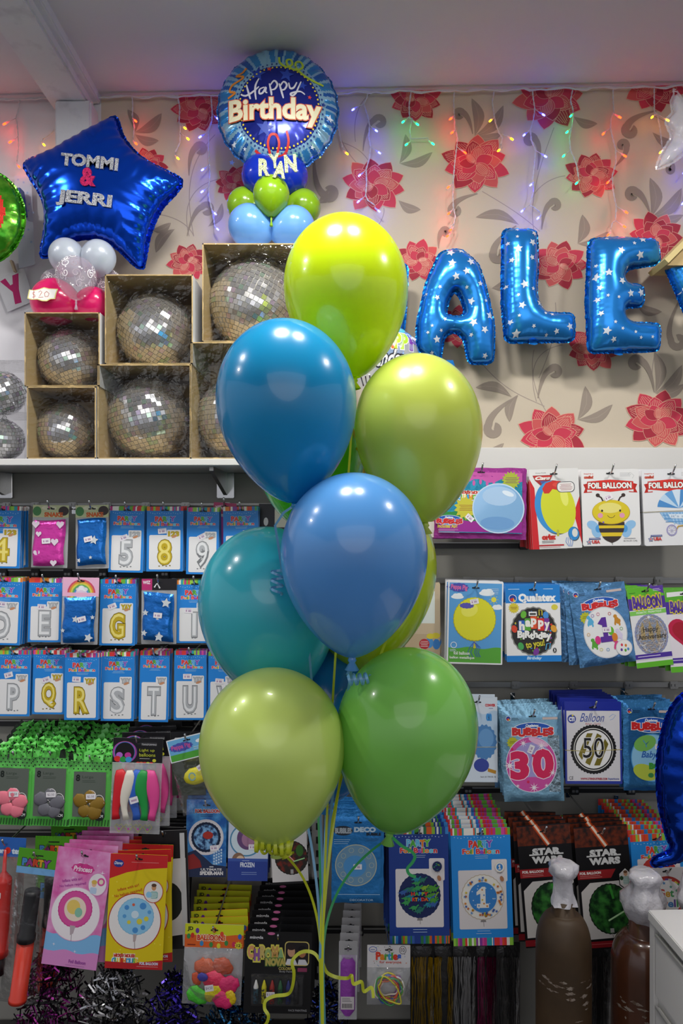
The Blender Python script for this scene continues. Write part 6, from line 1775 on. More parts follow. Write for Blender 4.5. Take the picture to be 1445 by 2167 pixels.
packet('balloon_packet', 'navy packet picturing a navy balloon covered in green dinosaurs', (822, 1750, 948, 1990), Y4, party_round('24408e', dino, 5, ['4f9a3a', '3a62b0', 'e4e0d8', 'd8602c', '2f7a4a', '24408e', '8ab83a', '3a8ad0'], ['6ac0e8', '5ab84a', '6ac0e8', 'e8862c', '6ac84a']), -0.4, -3, 8, base='24408e', hy=12, group='striped packets behind the dinosaur balloon', back='striped navy packet hanging behind the dinosaur balloon packet', dy=.03, wob=1.6)


def one(pr, cx, cy, r, full):
    pr.line([(cx, cy + r), (cx + 1, cy + r * 1.4)], .9, '77706c'); pr.poly([(cx - 4, cy + r * .98), (cx + 4, cy + r * .98), (cx + 6, cy + r * 1.18), (cx - 6, cy + r * 1.18)], '8a8484')
    pr.scallop(cx, cy, r * 1.04, r * 1.08, 'c9b9a2', 30, .012); pr.scallop(cx, cy, r, r * 1.04, 'efece4', 30, .012)
    rd = random.Random(2)
    if full:
        for i in range(46): a = rd.uniform(0, 6.28); q = r * rd.uniform(.74, .95); pr.k = 60; pr.star(cx + q * math.cos(a), cy + q * math.sin(a), r * .085, rd.choice(['d8862c', '3a62b0', 'd8c23a', '6a9ad0', 'c86a2c']), rot=rd.uniform(0, 70))
    pr.k = 62 if full else pr.k; pr.ell(cx, cy, r * .68, r * .72, '3a86d0', 36)
    w = r * .3; h = r * .5; pr.poly([(cx - w, cy - h * .5), (cx - w * .1, cy - h), (cx + w * .45, cy - h), (cx + w * .45, cy + h * .6), (cx + w * .95, cy + h * .6), (cx + w * .95, cy + h), (cx - w, cy + h), (cx - w, cy + h * .6), (cx - w * .4, cy + h * .6), (cx - w * .4, cy - h * .35), (cx - w, cy - h * .2)], 'f0ede4')
    if full:
        k0 = pr.k
        for x, y, c in [(-.02, -.36, 'd8862c'), (.06, -.1, '6a9ad0'), (-.02, .12, 'd8c23a'), (.05, .3, 'd8862c'), (-.2, .4, '6a9ad0'), (.2, .42, 'd8862c')]: pr.k = k0; pr.ell(cx + x * r, cy + y * r, r * .045, r * .045, c, 8)
        for i in range(14): a = rd.uniform(0, 6.28); q = r * rd.uniform(.35, .6); pr.k = k0; pr.star(cx + q * math.cos(a), cy + q * math.sin(a), 1.8, 'd3e4f4')


packet('balloon_packet', 'bright blue packet picturing a star-rimmed balloon with a white numeral one', (953, 1752, 1079, 1994), Y4, party_round('2a8ee0', one, 9), -1.2, -3, 9, base='2a8ee0', hy=12, group='striped packets behind the star-rimmed one', back='striped blue packet hanging behind the star-rimmed numeral one packet', dy=.028, wob=1.6)


def saber(pr, W_, H_):
    pr.rect(0, 0, W_, H_, '161518'); sk = mat('print_embers', '6a2a14', rough=.4, noise=(60, '1d1210', 3, .4, .65)); pr.rect(0, 2, W_, 40, sk)
    for w, c in ((12, 'a83a14'), (8, 'd8602c'), (4.5, 'f2dcc8')): pr.line([(W_ * .34, 0), (W_ * .58, 42)], w, c)
    pr.txt('STAR', W_ * .26, 48, W_ * .80, 63, 'd9d9d8', bold=.07); pr.txt('WARS', W_ * .24, 65, W_ * .82, 80, 'd9d9d8', bold=.07); pr.rect(W_ * .20, 60, W_ * .2, 3, 'd9d9d8'); pr.rect(W_ * .70, 60, W_ * .14, 3, 'd9d9d8')
    pr.poly([(0, 90), (W_ * .72, 90), (W_ * .62, 108), (0, 108)], '9a2428'); pr.txt('FOIL BALLOON', 5, 93, W_ * .44, 98.5, 'ece4e0', bold=.05); pr.lines(5, 101, W_ * .5, 2, 3.4, 'c98a86', 1)
    pr.poly([(W_ * .22, 116), (W_ - 4, 114), (W_ - 4, H_ - 22), (5, H_ - 20), (5, 134)], 'd4cfcb')
    cx, cy = W_ * .56, H_ * .68; nb = mat('print_nebula', '14321c', rough=.35, noise=(45, '3f8a3a', 4, .42, .7)); pr.scallop(cx, cy, W_ * .40, 52, '1a1c1a', 30, .012); pr.ell(cx, cy, W_ * .385, 50, nb, 40)
    pr.line([(cx - 6, cy + 24), (cx + 38, cy + 2)], 3.4, 'bfe6b0'); pr.line([(cx + 2, cy - 48), (cx + 8, cy - 20)], 5, '3f9a3a')
    pr.rect(cx - 4, cy + 40, 8, 9, 'a9a9a6'); pr.line([(cx, cy + 50), (cx + 1, H_ - 22)], 1, '77706c')
    hx_ = [(W_ - 12 + 17 * math.sin(k * PI / 3), 112 - 24 * math.cos(k * PI / 3)) for k in range(6)]; pr.poly([(min(x, W_ - 1), y) for x, y in hx_], '161518'); hx_ = [(W_ - 12 + 15 * math.sin(k * PI / 3), 112 - 21.5 * math.cos(k * PI / 3)) for k in range(6)]; pr.poly([(min(x, W_ - 2), y) for x, y in hx_], 'dcd8d4')
    pr.ell(W_ - 12, 101, 4.2, 5.6, 'c99a78', 14); pr.ell(W_ - 12, 97.5, 4.4, 3, '6a4a34', 14); pr.rect(W_ - 18, 107, 13, 16, '9ab8b0', 2); pr.lines(W_ - 18, 110, W_ - 5, 4, 3.4, 'd9e2de', 1); pr.ell(W_ - 21, 110, 4, 4.6, '2a4a2c', 12)
    pr.rect(0, H_ - 16, W_, 13, '8a1c24'); pr.lines(10, H_ - 11, W_ - 10, 1, 3, 'b85a5a', 1.2, True)
packet('balloon_packet', 'black packet with an orange glowing blade, behind the gas bottle with a narrow white cap', (1093, 1745, 1206, 1996), Y4, saber, -4.0, -3, 3, base='161518', hy=14, group='black packets with the orange blade on the left hook', back='black packet hanging behind the left black packet with an orange blade', dy=.030, wob=2, fade=-.004)
packet('balloon_packet', 'black packet with an orange glowing blade, behind the gas bottle with a wide white cap', (1214, 1748, 1327, 2000), Y4, saber, -4.0, -3, 3, base='161518', hy=14, group='black packets with the orange blade on the right hook', back='black packet hanging behind the right black packet with an orange blade', dy=.030, wob=2)


for i_, (xa_, gl_) in enumerate([(1100, 'striped packets far back on the left black packet hook'), (1216, 'striped packets far back on the right black packet hook')]):
    for j_ in range(5):
        packet('balloon_packet', 'striped packet at the back of the hook holding the %s black packets' % ('left', 'right')[i_], (xa_ + 2 * j_, 1740 - 4 * j_, xa_ + 104, 1950), -.205 + .028 * j_, lambda pr, W_, H_: (stripes(pr, 0, 0, W_, 17, j_ + 7 * i_), pr.rect(0, 17, W_, H_ - 17, '2a6ec0')), random.uniform(-2, 2), -3, 0, base='2a6ec0', hy=12, hooked=False, group=gl_)


def plainparty(pr, cx, cy, r, full): pr.scallop(cx, cy, r, r, 'c8423a', 30, .012)
packet('balloon_packet', 'bright blue striped party packet partly behind the dark blue foil balloon', (1333, 1764, 1442, 1906), Y4, party_round('2a8ee0', plainparty, 19), -3.0, -3, 9, base='2a8ee0', hy=12, group='striped packets by the dark blue foil balloon', back='striped packet hanging behind the one at the dark blue foil balloon', dy=.028, wob=1.6)


def getwell(pr, W_, H_):
    pr.rect(0, 0, W_, H_, 'd6d0d0'); cx, cy = W_ / 2, 60
    for k in range(30): pr.k = 3; pr.poly([(cx + 40 * math.cos(k * .2094), cy + 42 * math.sin(k * .2094)), (cx + 40 * math.cos((k + 1) * .2094), cy + 42 * math.sin((k + 1) * .2094)), (cx, cy)], ['c8423a', 'd8c24a', '4a9a5a', 'c8423a', '6a4a9a', 'e0dcd8'][k % 6])
    pr.ring(cx, cy, 38, 40, 5, 'a83a34'); pr.ell(cx, cy, 32, 34, 'e9e6e4', 36); pr.letters('Get', cx - 20, cy - 16, cx + 14, cy + 1, ['c8423a', 'd8a23a', '4a9a5a'], bold=.03); pr.letters('well', cx - 20, cy + 6, cx + 22, cy + 22, ['d8622c', '4a86c0', '6a4a9a', '4a9a5a'], bold=.03)
    for x, y, c in [(-16, -24, 'c8423a'), (8, -20, '4a9a8a'), (20, -12, '3a9a6a'), (-6, -28, '4a86c0')]: pr.star(cx + x, cy + y, 4, c)
packet('balloon_packet', 'white packet picturing a get well balloon above the white drawer unit', (1362, 1836, 1456, 2000), -0.37, getwell, -2, -3, 0, base='d6d0d0', hooked=True)

# ------------------------------------------------------------------ lowest bits on the right: streamer packs, loom bag, foil curtains
def purp(pr, W_, H_):
    pr.rect(0, 0, W_, 28, 'a3a2a4')
Ypp = -0.36; spp = sc_at(Ypp)
pp = packet('streamer_packet', 'narrow clear packet holding a purple tube with a barcode', (717, 1992, 756, 2152), Ypp, purp, 0.6, -3, 0, base=sleeve, r=1, hy=16, hl='narrow packets with the purple tube')
q = MB(); L = []
for j in range(13):
    t = j / 12; w = 15.5 * (1 if 0.06 < t < .93 else .55)
    L.append([(-w * spp, -.004, -(32 + 116 * t - 16) * spp), (-w * .5 * spp, -.013, -(32 + 116 * t - 16) * spp), (w * .5 * spp, -.013, -(32 + 116 * t - 16) * spp), (w * spp, -.004, -(32 + 116 * t - 16) * spp)])
q.add([p for l in L for p in l], [(j * 4 + i, j * 4 + i + 1, (j + 1) * 4 + i + 1, (j + 1) * 4 + i) for j in range(12) for i in range(3)], mat('purple_paper', '8e3fa4', rough=.5, bump=(80, .5, .004)), True)
p2 = Print(q, 19.5, 16, spp, .0136); p2.rect(5, 108, 28, 26, 'c9c2c4'); p2.lines(8, 111, 30, 3, 3, '6a6a6e', 1)
for k in range(9): p2.k = 8; p2.rect(8 + k * 2.4, 122, 1.2, 9, '2a2a2c')
q.build('paper_tube', parent=pp)
for i in range(1, 7):
    b = dup(pp, label='narrow grey-topped packet hanging behind the purple tube packet', group='narrow packets behind the purple tube'); b.location = (pp.location.x + (2.2 * i) * spp, Ypp + .036 * i, pp.location.z + 1.5 * i * spp); b.rotation_euler = (R_(-3), R_(1.5 * (i % 3)), 0)


def partiesfor(pr, W_, H_):
    pr.rect(0, 0, W_, 46, 'd5d2d4')
    rd = random.Random(8)
    for i in range(30): pr.k = 3; pr.rect(rd.uniform(2, W_ - 4), rd.uniform(2, 42), 1.4, 1.4, rd.choice(['c8423a', '4a86c0', '4a9a5a', '2a2a2c', 'd8a23a']))
    pr.ell(12, 9, 8, 6, 'd5d2d4', 20); pr.ring(12, 9, 8, 5.5, 1.2, '3a52a4'); pr.lines(7, 9, 17, 1, 3, '3a52a4', 1.2); pr.letters('Parties', 18, 14, 72, 31, ['d8402c', 'e0862c', '5aa83a', '3a9ad0', '5aa83a', 'd8402c', '3a62c0'], bold=.06); pr.txt('for everyone', 26, 32, 72, 39, 'c84a3a', bold=.02); pr.ring(W_ - 16, 10, 7, 8, 1, '3a3a4a'); pr.txt('10', W_ - 20, 6, W_ - 12, 14, '3a3a4a', bold=0)
Yb = -0.40; sb = sc_at(Yb)
pf = packet('ribbon_packet', 'clear bag of tangled coloured elastic loops under a white confetti header', (777, 2000, 868, 2122), Yb, partiesfor, 0.5, -3, 0, base=sleeve, r=1, hy=10, hl='clear bag of coloured elastic loops')
rd = random.Random(6)
for i in range(9):
    q = MB(); c = ['d9cf3a', 'e9e6e0', '3a62c0', 'd8622c', 'c9c23a', '8a4a9a', 'e8e0d0', 'd84a3a', '4a9a5a'][i]; w, h = rd.uniform(18, 34), rd.uniform(14, 30); ang = rd.uniform(-1, 1)
    pts = []
    for k in range(29):
        t = k / 28 * 2 * PI; x = w * math.cos(t); y = h * math.sin(t) * (1 + .2 * math.sin(3 * t + i)); pts.append(((x * math.cos(ang) - y * math.sin(ang) + rd.uniform(-.6, .6)) * sb, -.006 - .004 * (i % 5), -(84 - 10 + x * math.sin(ang) * .8 + y * .9) * sb))
    q.tube(pts, .0022, mat('loop_' + c, c, rough=.4), n=6); q.build('elastic_loop', parent=pf)
q = bag(None, 0, sb, 91, 122, 10, 44, .026); q.build('clear_bag', parent=pf)

gold_f = mat('gold_foil_strip', 'b48f1c', rough=.2, metal=.95); pinkstrip = mat('pink_foil_strip', 'a8286a', rough=.2, metal=.95); silv = mat('silver_foil_strip', 'a9abb0', rough=.2, metal=.95); darkc = mat('black_card', '141416', rough=.5)
for i, (x0, x1, fm_, lab) in enumerate([(868, 918, gold_f, 'gold foil fringe packet beside the elastic loop bag'), (916, 962, gold_f, 'gold foil fringe packet hanging below the dinosaur packet'), (958, 1006, silv, 'silver foil fringe packet hanging below the star-rimmed packet'), (1004, 1052, pinkstrip, 'pink foil fringe packet hanging below the star-rimmed packet'), (1050, 1100, silv, 'silver foil fringe packet beside the left gas bottle'), (1240, 1300, silv, 'dark foil fringe packet hanging between the two gas bottles')]):
    Yc_ = -0.22 + .01 * (i % 2); s_ = sc_at(Yc_); q = MB(); wv = (x1 - x0)
    q.box(-wv / 2 * s_, wv / 2 * s_, -.001, .001, -230 * s_, 6 * s_, darkc); root = q.build('fringe_packet', loc=at((x0 + x1) / 2, 2000, Yc_)); tag(root, lab, 'packet', 'foil fringe packets low on the right')
    q = MB(); rd = random.Random(i)
    for k in range(22):
        x = rd.uniform(-wv / 2 + 3, wv / 2 - 3) * s_; pts = [(x + rd.uniform(-2, 2) * s_, -.005 - .006 * rd.random(), -(22 + 190 * t / 8) * s_) for t in range(9)]; q.strip(pts, rd.uniform(1, 2.6) * s_, fm_)
    q.build('foil_fringe', parent=root); q = bag(None, 0, s_, wv, 236, 4, 6, .016); q.build('clear_bag', parent=root)
    hook(root.location.x, root.location.z, Yc_ - .003, 'steel hook holding the ' + lab)

# ================================================================== lower left packets
Y5 = -0.345


def princess(pr, W_, H_):
    pk_ = mat('print_pink_glow', 'd65aa6', rough=.35, noise=(20, 'e6a8d6', 3, .35, .7)); pr.rect(0, 0, W_, H_, pk_); wave(pr, 0, W_, H_ * .72, H_ * .16, '7fb8e6', a=4); wave(pr, 0, W_, H_ * .87, H_ * .13, 'd68cc8', a=3)
    pr.txt('Disney', 46, 27, 70, 34, 'f2dcea', bold=.03, shear=.3); pr.scallop(58, 40, 24, 11, 'd03a8c', 10, .05); pr.txt('Princess', 38, 35, 78, 46, 'f4e2ee', bold=.03, shear=.2)
    for x, y, r in [(100, 44, 6), (88, 30, 3), (20, 200, 4), (66, 210, 4), (40, 60, 3)]: pr.star(x, y, r, 'f4e9f4', r=r * .2, n=4)
    pr.txt('Inflate with air!', 18, 62, 60, 68, 'a83a9a', bold=.02, rot=-14); pr.txt('No helium required!', 14, 72, 70, 79, 'a83a9a', bold=.02, rot=-14)
    pr.ell(56, 134, 52, 56, 'e4a8d0', 44); pr.ell(56, 134, 50.5, 54.5, 'f0e9ee', 44); pr.scallop(54, 124, 36, 38, 'c83a8c', 30, .012); pr.scallop(54, 124, 34, 36, 'd8549e', 30, .012); pr.ell(54, 124, 23, 25, 'ecd9c8', 32); pr.ell(50, 120, 14, 15, 'e6c86a', 24); pr.ell(62, 130, 8, 10, '8ac0a8', 18)
    pr.poly([(48, 158), (60, 158), (57, 174), (51, 178)], 'b8a8b0'); pr.line([(54, 176), (55, 190)], 1, '8a7a84')
    pr.ell(93, 68, 20, 24, 'd68cc0', 32); pr.ell(93, 68, 18.5, 22.5, 'ece4ea', 32); pr.ell(86, 68, 5, 6, 'e6b898', 16); pr.ell(86, 64, 6, 4.5, 'd8b45a', 16); pr.rect(79, 75, 14, 13, 'b8cce6', 3); pr.ell(100, 62, 8, 8.5, 'd8549e', 18); pr.ell(100, 62, 4.5, 5, 'e6dcc0', 14)
    pr.txt('Foil Balloon', 56, H_ - 16, 92, H_ - 9, '9a4aa0', bold=.03); pr.lines(50, H_ - 5, 100, 1, 3, 'a86aa8', .8)
packet('balloon_packet', 'pink packet picturing a pink ring balloon, leaning over the hand pumps', (122, 1798, 238, 2041), Y5, princess, 7.5, -3, 5, base='d65aa6', hy=13, group='packets behind the pink ring balloon', back='packet hanging behind the pink ring balloon packet', dy=.03, wob=2, fade=.006)


def mickeyp(pr, W_, H_):
    pr.rect(0, 0, W_, H_, 'dcc41c'); pr.poly([(0, 0), (W_, 0), (W_, 26), (W_ * .6, 30), (W_ * .3, 38), (0, 52)], 'c8282c')
    rd = random.Random(1)
    for i in range(28): pr.k = 3; pr.ell(rd.uniform(6, W_ - 6), rd.uniform(54, H_ - 30), 1.6, 1.6, 'e6d64a', 8)
    pr.ell(18, 20, 11, 8, '2c3a8c', 20); pr.txt('Disney', 9, 16, 27, 24, 'eceaf0', bold=.02, shear=.2); pr.lines(45, 16, W_ - 12, 1, 4, 'e08a86', 1)
    pr.txt('Inflate with air!', 18, 66, 64, 72, 'c04a1c', bold=.02, rot=-16); pr.txt('No helium required!', 12, 77, 72, 85, 'c04a1c', bold=.02, rot=-16)
    pr.ell(58, 138, 56, 58, 'b8342c', 44); pr.ell(58, 138, 54, 56, 'ece8e6', 44); pr.scallop(60, 128, 38, 38, '7fb8d8', 30, .012); pr.scallop(60, 128, 36.5, 36.5, '8fc8ea', 30, .012)
    for x, y, r, c in [(40, 110, 5, '4a90d0'), (74, 106, 7, '4a90d0'), (82, 132, 5, 'd8cf4a'), (46, 140, 4, 'd8cf4a'), (36, 128, 4, '5aa0d8'), (60, 156, 6, '4a90d0'), (76, 150, 5, '4a90d0'), (54, 104, 3, 'd8644a'), (88, 118, 4, '5aa0d8'), (58, 124, 8, 'cfe4f0'), (68, 138, 6, 'd8cf4a')]: pr.k = 20; pr.ell(x, y, r, r, c, 16)
    pr.k = 24; pr.poly([(56, 164), (64, 164), (62, 178), (57, 180)], 'b8a8a8'); pr.line([(60, 178), (61, 194)], 1, '8a7a74')
    pr.ell(94, 76, 21, 23, 'c04a3a', 32); pr.ell(94, 76, 19.5, 21.5, 'e6e2de', 32); pr.ell(95, 67, 5, 6.5, 'c9946a', 16); pr.ell(95, 62.5, 5.4, 3.6, '5a4030', 16); pr.rect(88, 75, 16, 15, '8ab8b4', 4); pr.lines(88, 78, 104, 4, 3, 'dfe9e4', 1.1); pr.ell(85, 82, 6, 6.4, '8fc8ea', 16)
    pr.letters('MICKEY MOUSE', 18, 205, 62, 212, ['c8342c'], bold=.07, out=('f2ece0', 1.1)); pr.letters('CLUBHOUSE', 14, 213, 68, 225, ['4aa0d4', '6fb84a', 'e8c83a', 'd8342c', 'e8832c', '4aa0d4'], bold=.08, out=('f4f2ea', 1.3))
    pr.poly([(0, H_ - 14), (W_ * .5, H_ - 12), (W_, H_ - 20), (W_, H_), (0, H_)], 'b8242a'); pr.txt('FOIL BALLOON', W_ * .60, H_ - 15, W_ * .92, H_ - 9, 'cfd8ea', bold=.05); pr.lines(W_ * .55, H_ - 6, W_ - 4, 1, 3, 'e0a8a4', .8)
packet('balloon_packet', 'yellow and red packet picturing a pale blue dotted round balloon', (234, 1808, 355, 2043), Y5, mickeyp, 2.2, -3, 4, base='d9c41c', hy=10, group='packets behind the blue dotted balloon', back='packet hanging behind the pale blue dotted balloon packet', dy=.03, wob=3)


def edgep(pr, W_, H_):
    pr.rect(0, 0, W_, H_, '1a191c'); pr.poly([(W_ * .35, 60), (W_ - 5, 58), (W_ - 5, H_ - 30), (W_ * .3, H_ - 24), (W_ * .1, H_ - 44), (W_ * .1, 80)], 'cfcbc8'); pr.ell(W_ * .55, H_ * .6, 30, 40, '20221f', 28); pr.rect(W_ - 16, 6, 10, H_ - 12, 'c9c9c9')
packet('balloon_packet', 'black and white packet seen past the right side of the yellow one', (300, 1758, 396, 2002), -0.27, edgep, -2.5, -3, 5, base='c9c7c6', hy=10, group='black and white packets beside the yellow one', back='packet behind the black and white one beside the yellow packet', dy=.026, wob=3.5)

# ---- hand pumps in clear bags
black_m = mat('pump_black', '17171a', rough=.45)
for i, (cx, ty, by, Yv, roll, pcol, hc, lab) in enumerate([(14, 1772, 2060, -0.33, 3, 'b8221c', 'blue', 'red balloon pump in a clear bag with a blue header, at the left edge'), (80, 1798, 2118, -0.345, 7, 'c9321c', 'green', 'orange red balloon pump with a black cap under a green party header'), (118, 1850, 2095, -0.25, 4, '7a2a7a', 'green', 'purple balloon pump half hidden behind the pink packet')]):
    s_ = sc_at(Yv); H_ = by - ty; W_ = 82
    root = empty('balloon_pump', at(cx, ty + 14, Yv), (R_(-2), R_(roll), 0)); tag(root, lab, 'pump', 'balloon pumps in clear bags'); hy = 14
    q = MB(); r = 17 * s_
    z = lambda y: -(y - hy) * s_
    bod = mat('pump_' + pcol, pcol, rough=.35, coat=.3)
    if i == 0:
        q.lathe([(.001, z(24)), (.004, z(24)), (.006, z(70)), (r * .95, z(84)), (r, z(90)), (r, z(H_ - 62)), (r * 1.08, z(H_ - 60)), (r * 1.08, z(H_ - 44)), (.001, z(H_ - 44))], bod, n=32)
        q.build('barrel', parent=root, loc=(0, -.004, 0)); q = MB(); q.lathe([(.001, z(H_ - 44)), (r * .8, z(H_ - 44)), (r * .8, z(H_ - 6)), (.001, z(H_ - 6))], black_m, n=32); q.build('handle', parent=root, loc=(0, -.004, 0))
    else:
        q.lathe([(.001, z(84)), (r * .9, z(84)), (r * .95, z(90)), (r * .95, z(172)), (r * 1.1, z(176)), (r * 1.1, z(188)), (.001, z(188))], black_m, n=32); q.build('cap', parent=root, loc=(0, -.004, 0)); q = MB(); q.lathe([(.001, z(188)), (r, z(188)), (r, z(H_ - 16)), (r * 1.1, z(H_ - 14)), (r * 1.1, z(H_ - 6)), (.001, z(H_ - 6))], bod, n=32); q.build('barrel', parent=root, loc=(0, -.004, 0))
    q = MB(); pr = Print(q, W_ / 2, hy, s_, 0.012 if False else .001)
    hdr = '2c62b4' if hc == 'blue' else '4f9a24'
    q.box(-W_ / 2 * s_, W_ / 2 * s_, -.001, .0005, z(50 if i else 40), z(0), ink(hdr))
    if i:
        pr.rect(0, 38, W_, 14, '6aa8dc'); pr.letters('PARTY', 10, 20, 70, 36, ['4a86c0', '8a3a7a', 'c84a2c', 'd8a22c', '8a3a9a'], bold=.07, out=('2a1c34', 1.5)); pr.rect(W_ / 2 - 12, 11, 24, 2.6, '15171c')
    else:
        pr.txt('decor', 4, 22, 38, 34, 'cfe0ee', bold=.06); pr.ell(45, 27, 6, 7, 'd8342c', 16); pr.txt('ter', 53, 22, 74, 34, 'cfe0ee', bold=.06)
    q.build('header_card', parent=root); q = bag(None, 0, s_, W_, H_, hy, 36, .026); q.build('clear_bag', parent=root)
    hook(root.location.x, root.location.z, Yv - .004, 'steel hook holding the ' + ' '.join(lab.split()[:12]))
    if i == 1:
        for k in range(1, 4):
            b = root.copy(); COL.objects.link(b); b['label'] = 'green party header hanging behind the orange red balloon pump'; b['group'] = 'pump packets behind the orange red one'; b.location = (root.location.x + .016 * k, Yv + .075 * k, root.location.z + .005 * k); b.rotation_euler = (R_(-2), R_(4 - 3 * k), 0)
            for ch in list(root.children): c = ch.copy(); COL.objects.link(c); c.parent = b
    if i == 0:
        q = MB(); sp = Print(q, 0, 0, s_, 0); sp.rect(-6, -6, 12, 12, 'd9d5d9', 1); sp.lines(-4, -3, 5, 3, 3, '8a8a8e', 1); q.build('price_sticker', parent=root, loc=(-2 * s_, -.004 - r - .001, z(112)))

# ------------------------------------------------------------------ middle packets
Y6 = -0.26


def hero(pr, W_, H_):
    bm_ = mat('print_swirl_blue', '1f5aa4', rough=.3, noise=(26, '4f9ad6', 3, .4, .65)); pr.rect(0, 0, W_, H_, bm_); pr.txt('FOIL BALLOON', 18, 20, 70, 28, 'b8342c', bold=.06, out=('d8dfe8', .7)); pr.lines(28, 31, 58, 2, 3, '1a2c4a', 1, True)
    cx, cy = 42, 78; pr.ell(cx, cy, 37, 37, 'd6d2d6', 40); pr.scallop(cx, cy, 31, 31, '17243e', 28, .015); pr.ell(cx, cy, 26, 26, mat('print_ice', '7fb0dc', rough=.3, noise=(90, '17305c', 3, .4, .6)), 32); pr.ell(cx + 4, cy - 4, 11, 8, 'a8342c', 20)
    for i in range(4):
        for j in range(5): pr.k = 12; pr.rect(58 + i * 5, 108 + j * 6 - i * 2, 3.4, 4, 'bcd4ea')
    pr.poly([(0, 112), (20, 104), (40, 120), (56, 134), (W_, 138), (W_, H_), (0, H_)], '26304e'); pr.poly([(0, 118), (16, 112), (30, 126), (34, 140), (0, 146)], '8a2a2a'); pr.lines(50, 138, 60, 1, 3, 'd8d8d8', 2); pr.txt('ULTIMATE', 32, 142, 76, 147, 'd9d6d6', bold=.03); pr.txt('SPIDER-MAN', 30, 148, 79, 156, 'd9d6d6', bold=.06)
packet('balloon_packet', 'dark blue packet with a swirled blue balloon and red shapes, above the face crayons', (395, 1692, 480, 1852), Y6, hero, 0.3, -3, 4, base='1f4a8a', hy=12, sticker=(60, 100, -5), group='packets behind the dark blue swirled one', back='packet hanging behind the dark blue packet with the swirled balloon', dy=.026)


def frost(pr, W_, H_):
    pr.rect(0, 0, W_, H_, 'c9d2e4'); cx, cy = 38, 42; pr.ell(cx, cy, 35, 34, '4f8ab0', 40); pr.ell(cx, cy, 32, 31, 'cfe0ea', 36); pr.ell(cx + 2, cy - 4, 22, 24, '6a4a78', 28); pr.ell(cx + 4, cy - 2, 14, 16, 'a87a9a', 20)
    pr.ell(22, 84, 14, 16, '8a6a58', 20); pr.ell(26, 84, 9, 10, 'dcbfa2', 16); pr.rect(0, H_ - 46, W_, 46, '3f5aa8'); pr.rect(0, H_ - 40, W_, 40, '2f4494', 2); pr.txt('FROZEN', 26, H_ - 38, 56, H_ - 28, 'e6ecf6', bold=.03); pr.lines(30, H_ - 42, 46, 1, 3, 'b9c6e4', 1); pr.lines(26, H_ - 18, 64, 2, 4, '8fa4d4', 1, True)
packet('balloon_packet', 'pale packet with an icy blue ring, dark blue band, below the lowest lime balloon', (484, 1735, 568, 1861), Y6, frost, 0.8, -3, 4, base='c9d2e4', hy=12, sticker=(52, 56, 0), group='packets behind the icy blue ring', back='packet hanging behind the pale packet with the icy blue ring', dy=.026)


def duel(pr, W_, H_):
    pr.rect(0, 0, W_, H_, 'dad7d5'); cx, cy = 42, 62; pr.scallop(cx, cy, 35, 35, '1e221e', 30, .012); pr.ell(cx, cy, 33, 33, mat('print_duel', '2a2420', rough=.35, noise=(60, '7a2a20', 4, .45, .65)), 36); pr.line([(cx - 20, cy - 20), (cx + 6, cy + 8)], 2.4, 'e6a89a'); pr.line([(cx + 4, cy + 8), (cx + 28, cy + 2)], 2.4, 'a8e09a'); pr.ell(cx + 18, cy - 14, 8, 12, '3a6a2c', 16); pr.rect(cx - 3, cy + 24, 6, 9, 'a9a9a6'); pr.rect(0, H_ - 5, W_, 5, '1a1a1c')
packet('balloon_packet', 'white packet with a dark red and green round balloon below the curled yellow ribbon', (572, 1752, 648, 1868), Y6, duel, -3, -3, 5, base='26262a', hy=10, group='packets behind the dark red and green balloon', back='black packet hanging behind the white one under the curled yellow ribbon', dy=.026, wob=3)


# ---- bag of mixed balloons with a yellow header
Y7 = -0.36; s7 = sc_at(Y7)


def jd(pr, W_, H_):
    pr.rect(0, 0, W_, 26, 'c9cf2a'); wave(pr, 0, W_, 22, 26, 'd8622a', a=1.5); pr.txt('JD', 5, 6, 17, 16, '2a3a1c', bold=.05); pr.letters('BALLOONS', 26, 22, 86, 34, ['c8342c', 'd8622c'], bold=.05, out=('e6dcc0', 1.2))
    for x, y, c in [(26, 14, '6a3a9a'), (8, 26, '3f8a4a'), (16, 24, 'c8342c'), (62, 12, 'c8342c'), (78, 20, 'd84a34'), (36, 40, '3a86c0'), (56, 42, '3f8a4a'), (72, 44, 'd8cf3a'), (88, 38, '3f8a4a'), (116, 24, '3a6ac0'), (104, 40, 'c8345a')]: pr.ell(x, y, 4, 5.5, c, 14)
    pr.ell(101, 20, 7, 9, '222', 6) if False else None
    pr.star(114, 42, 9, 'd8cf3a', r=6, n=10); pr.txt('12', 110, 39, 118, 45, '3a2a1c', bold=.03); pr.lines(6, 42, 24, 1, 3, '7a2a1c', 2)
jb = packet('balloon_bag', 'clear bag of crumpled bright balloons under a yellow and orange header', (392, 1956, 516, 2120), Y7, jd, 2.0, -3, 0, base=sleeve, r=1, hy=12, cat='bag of balloons')
rd = random.Random(9)
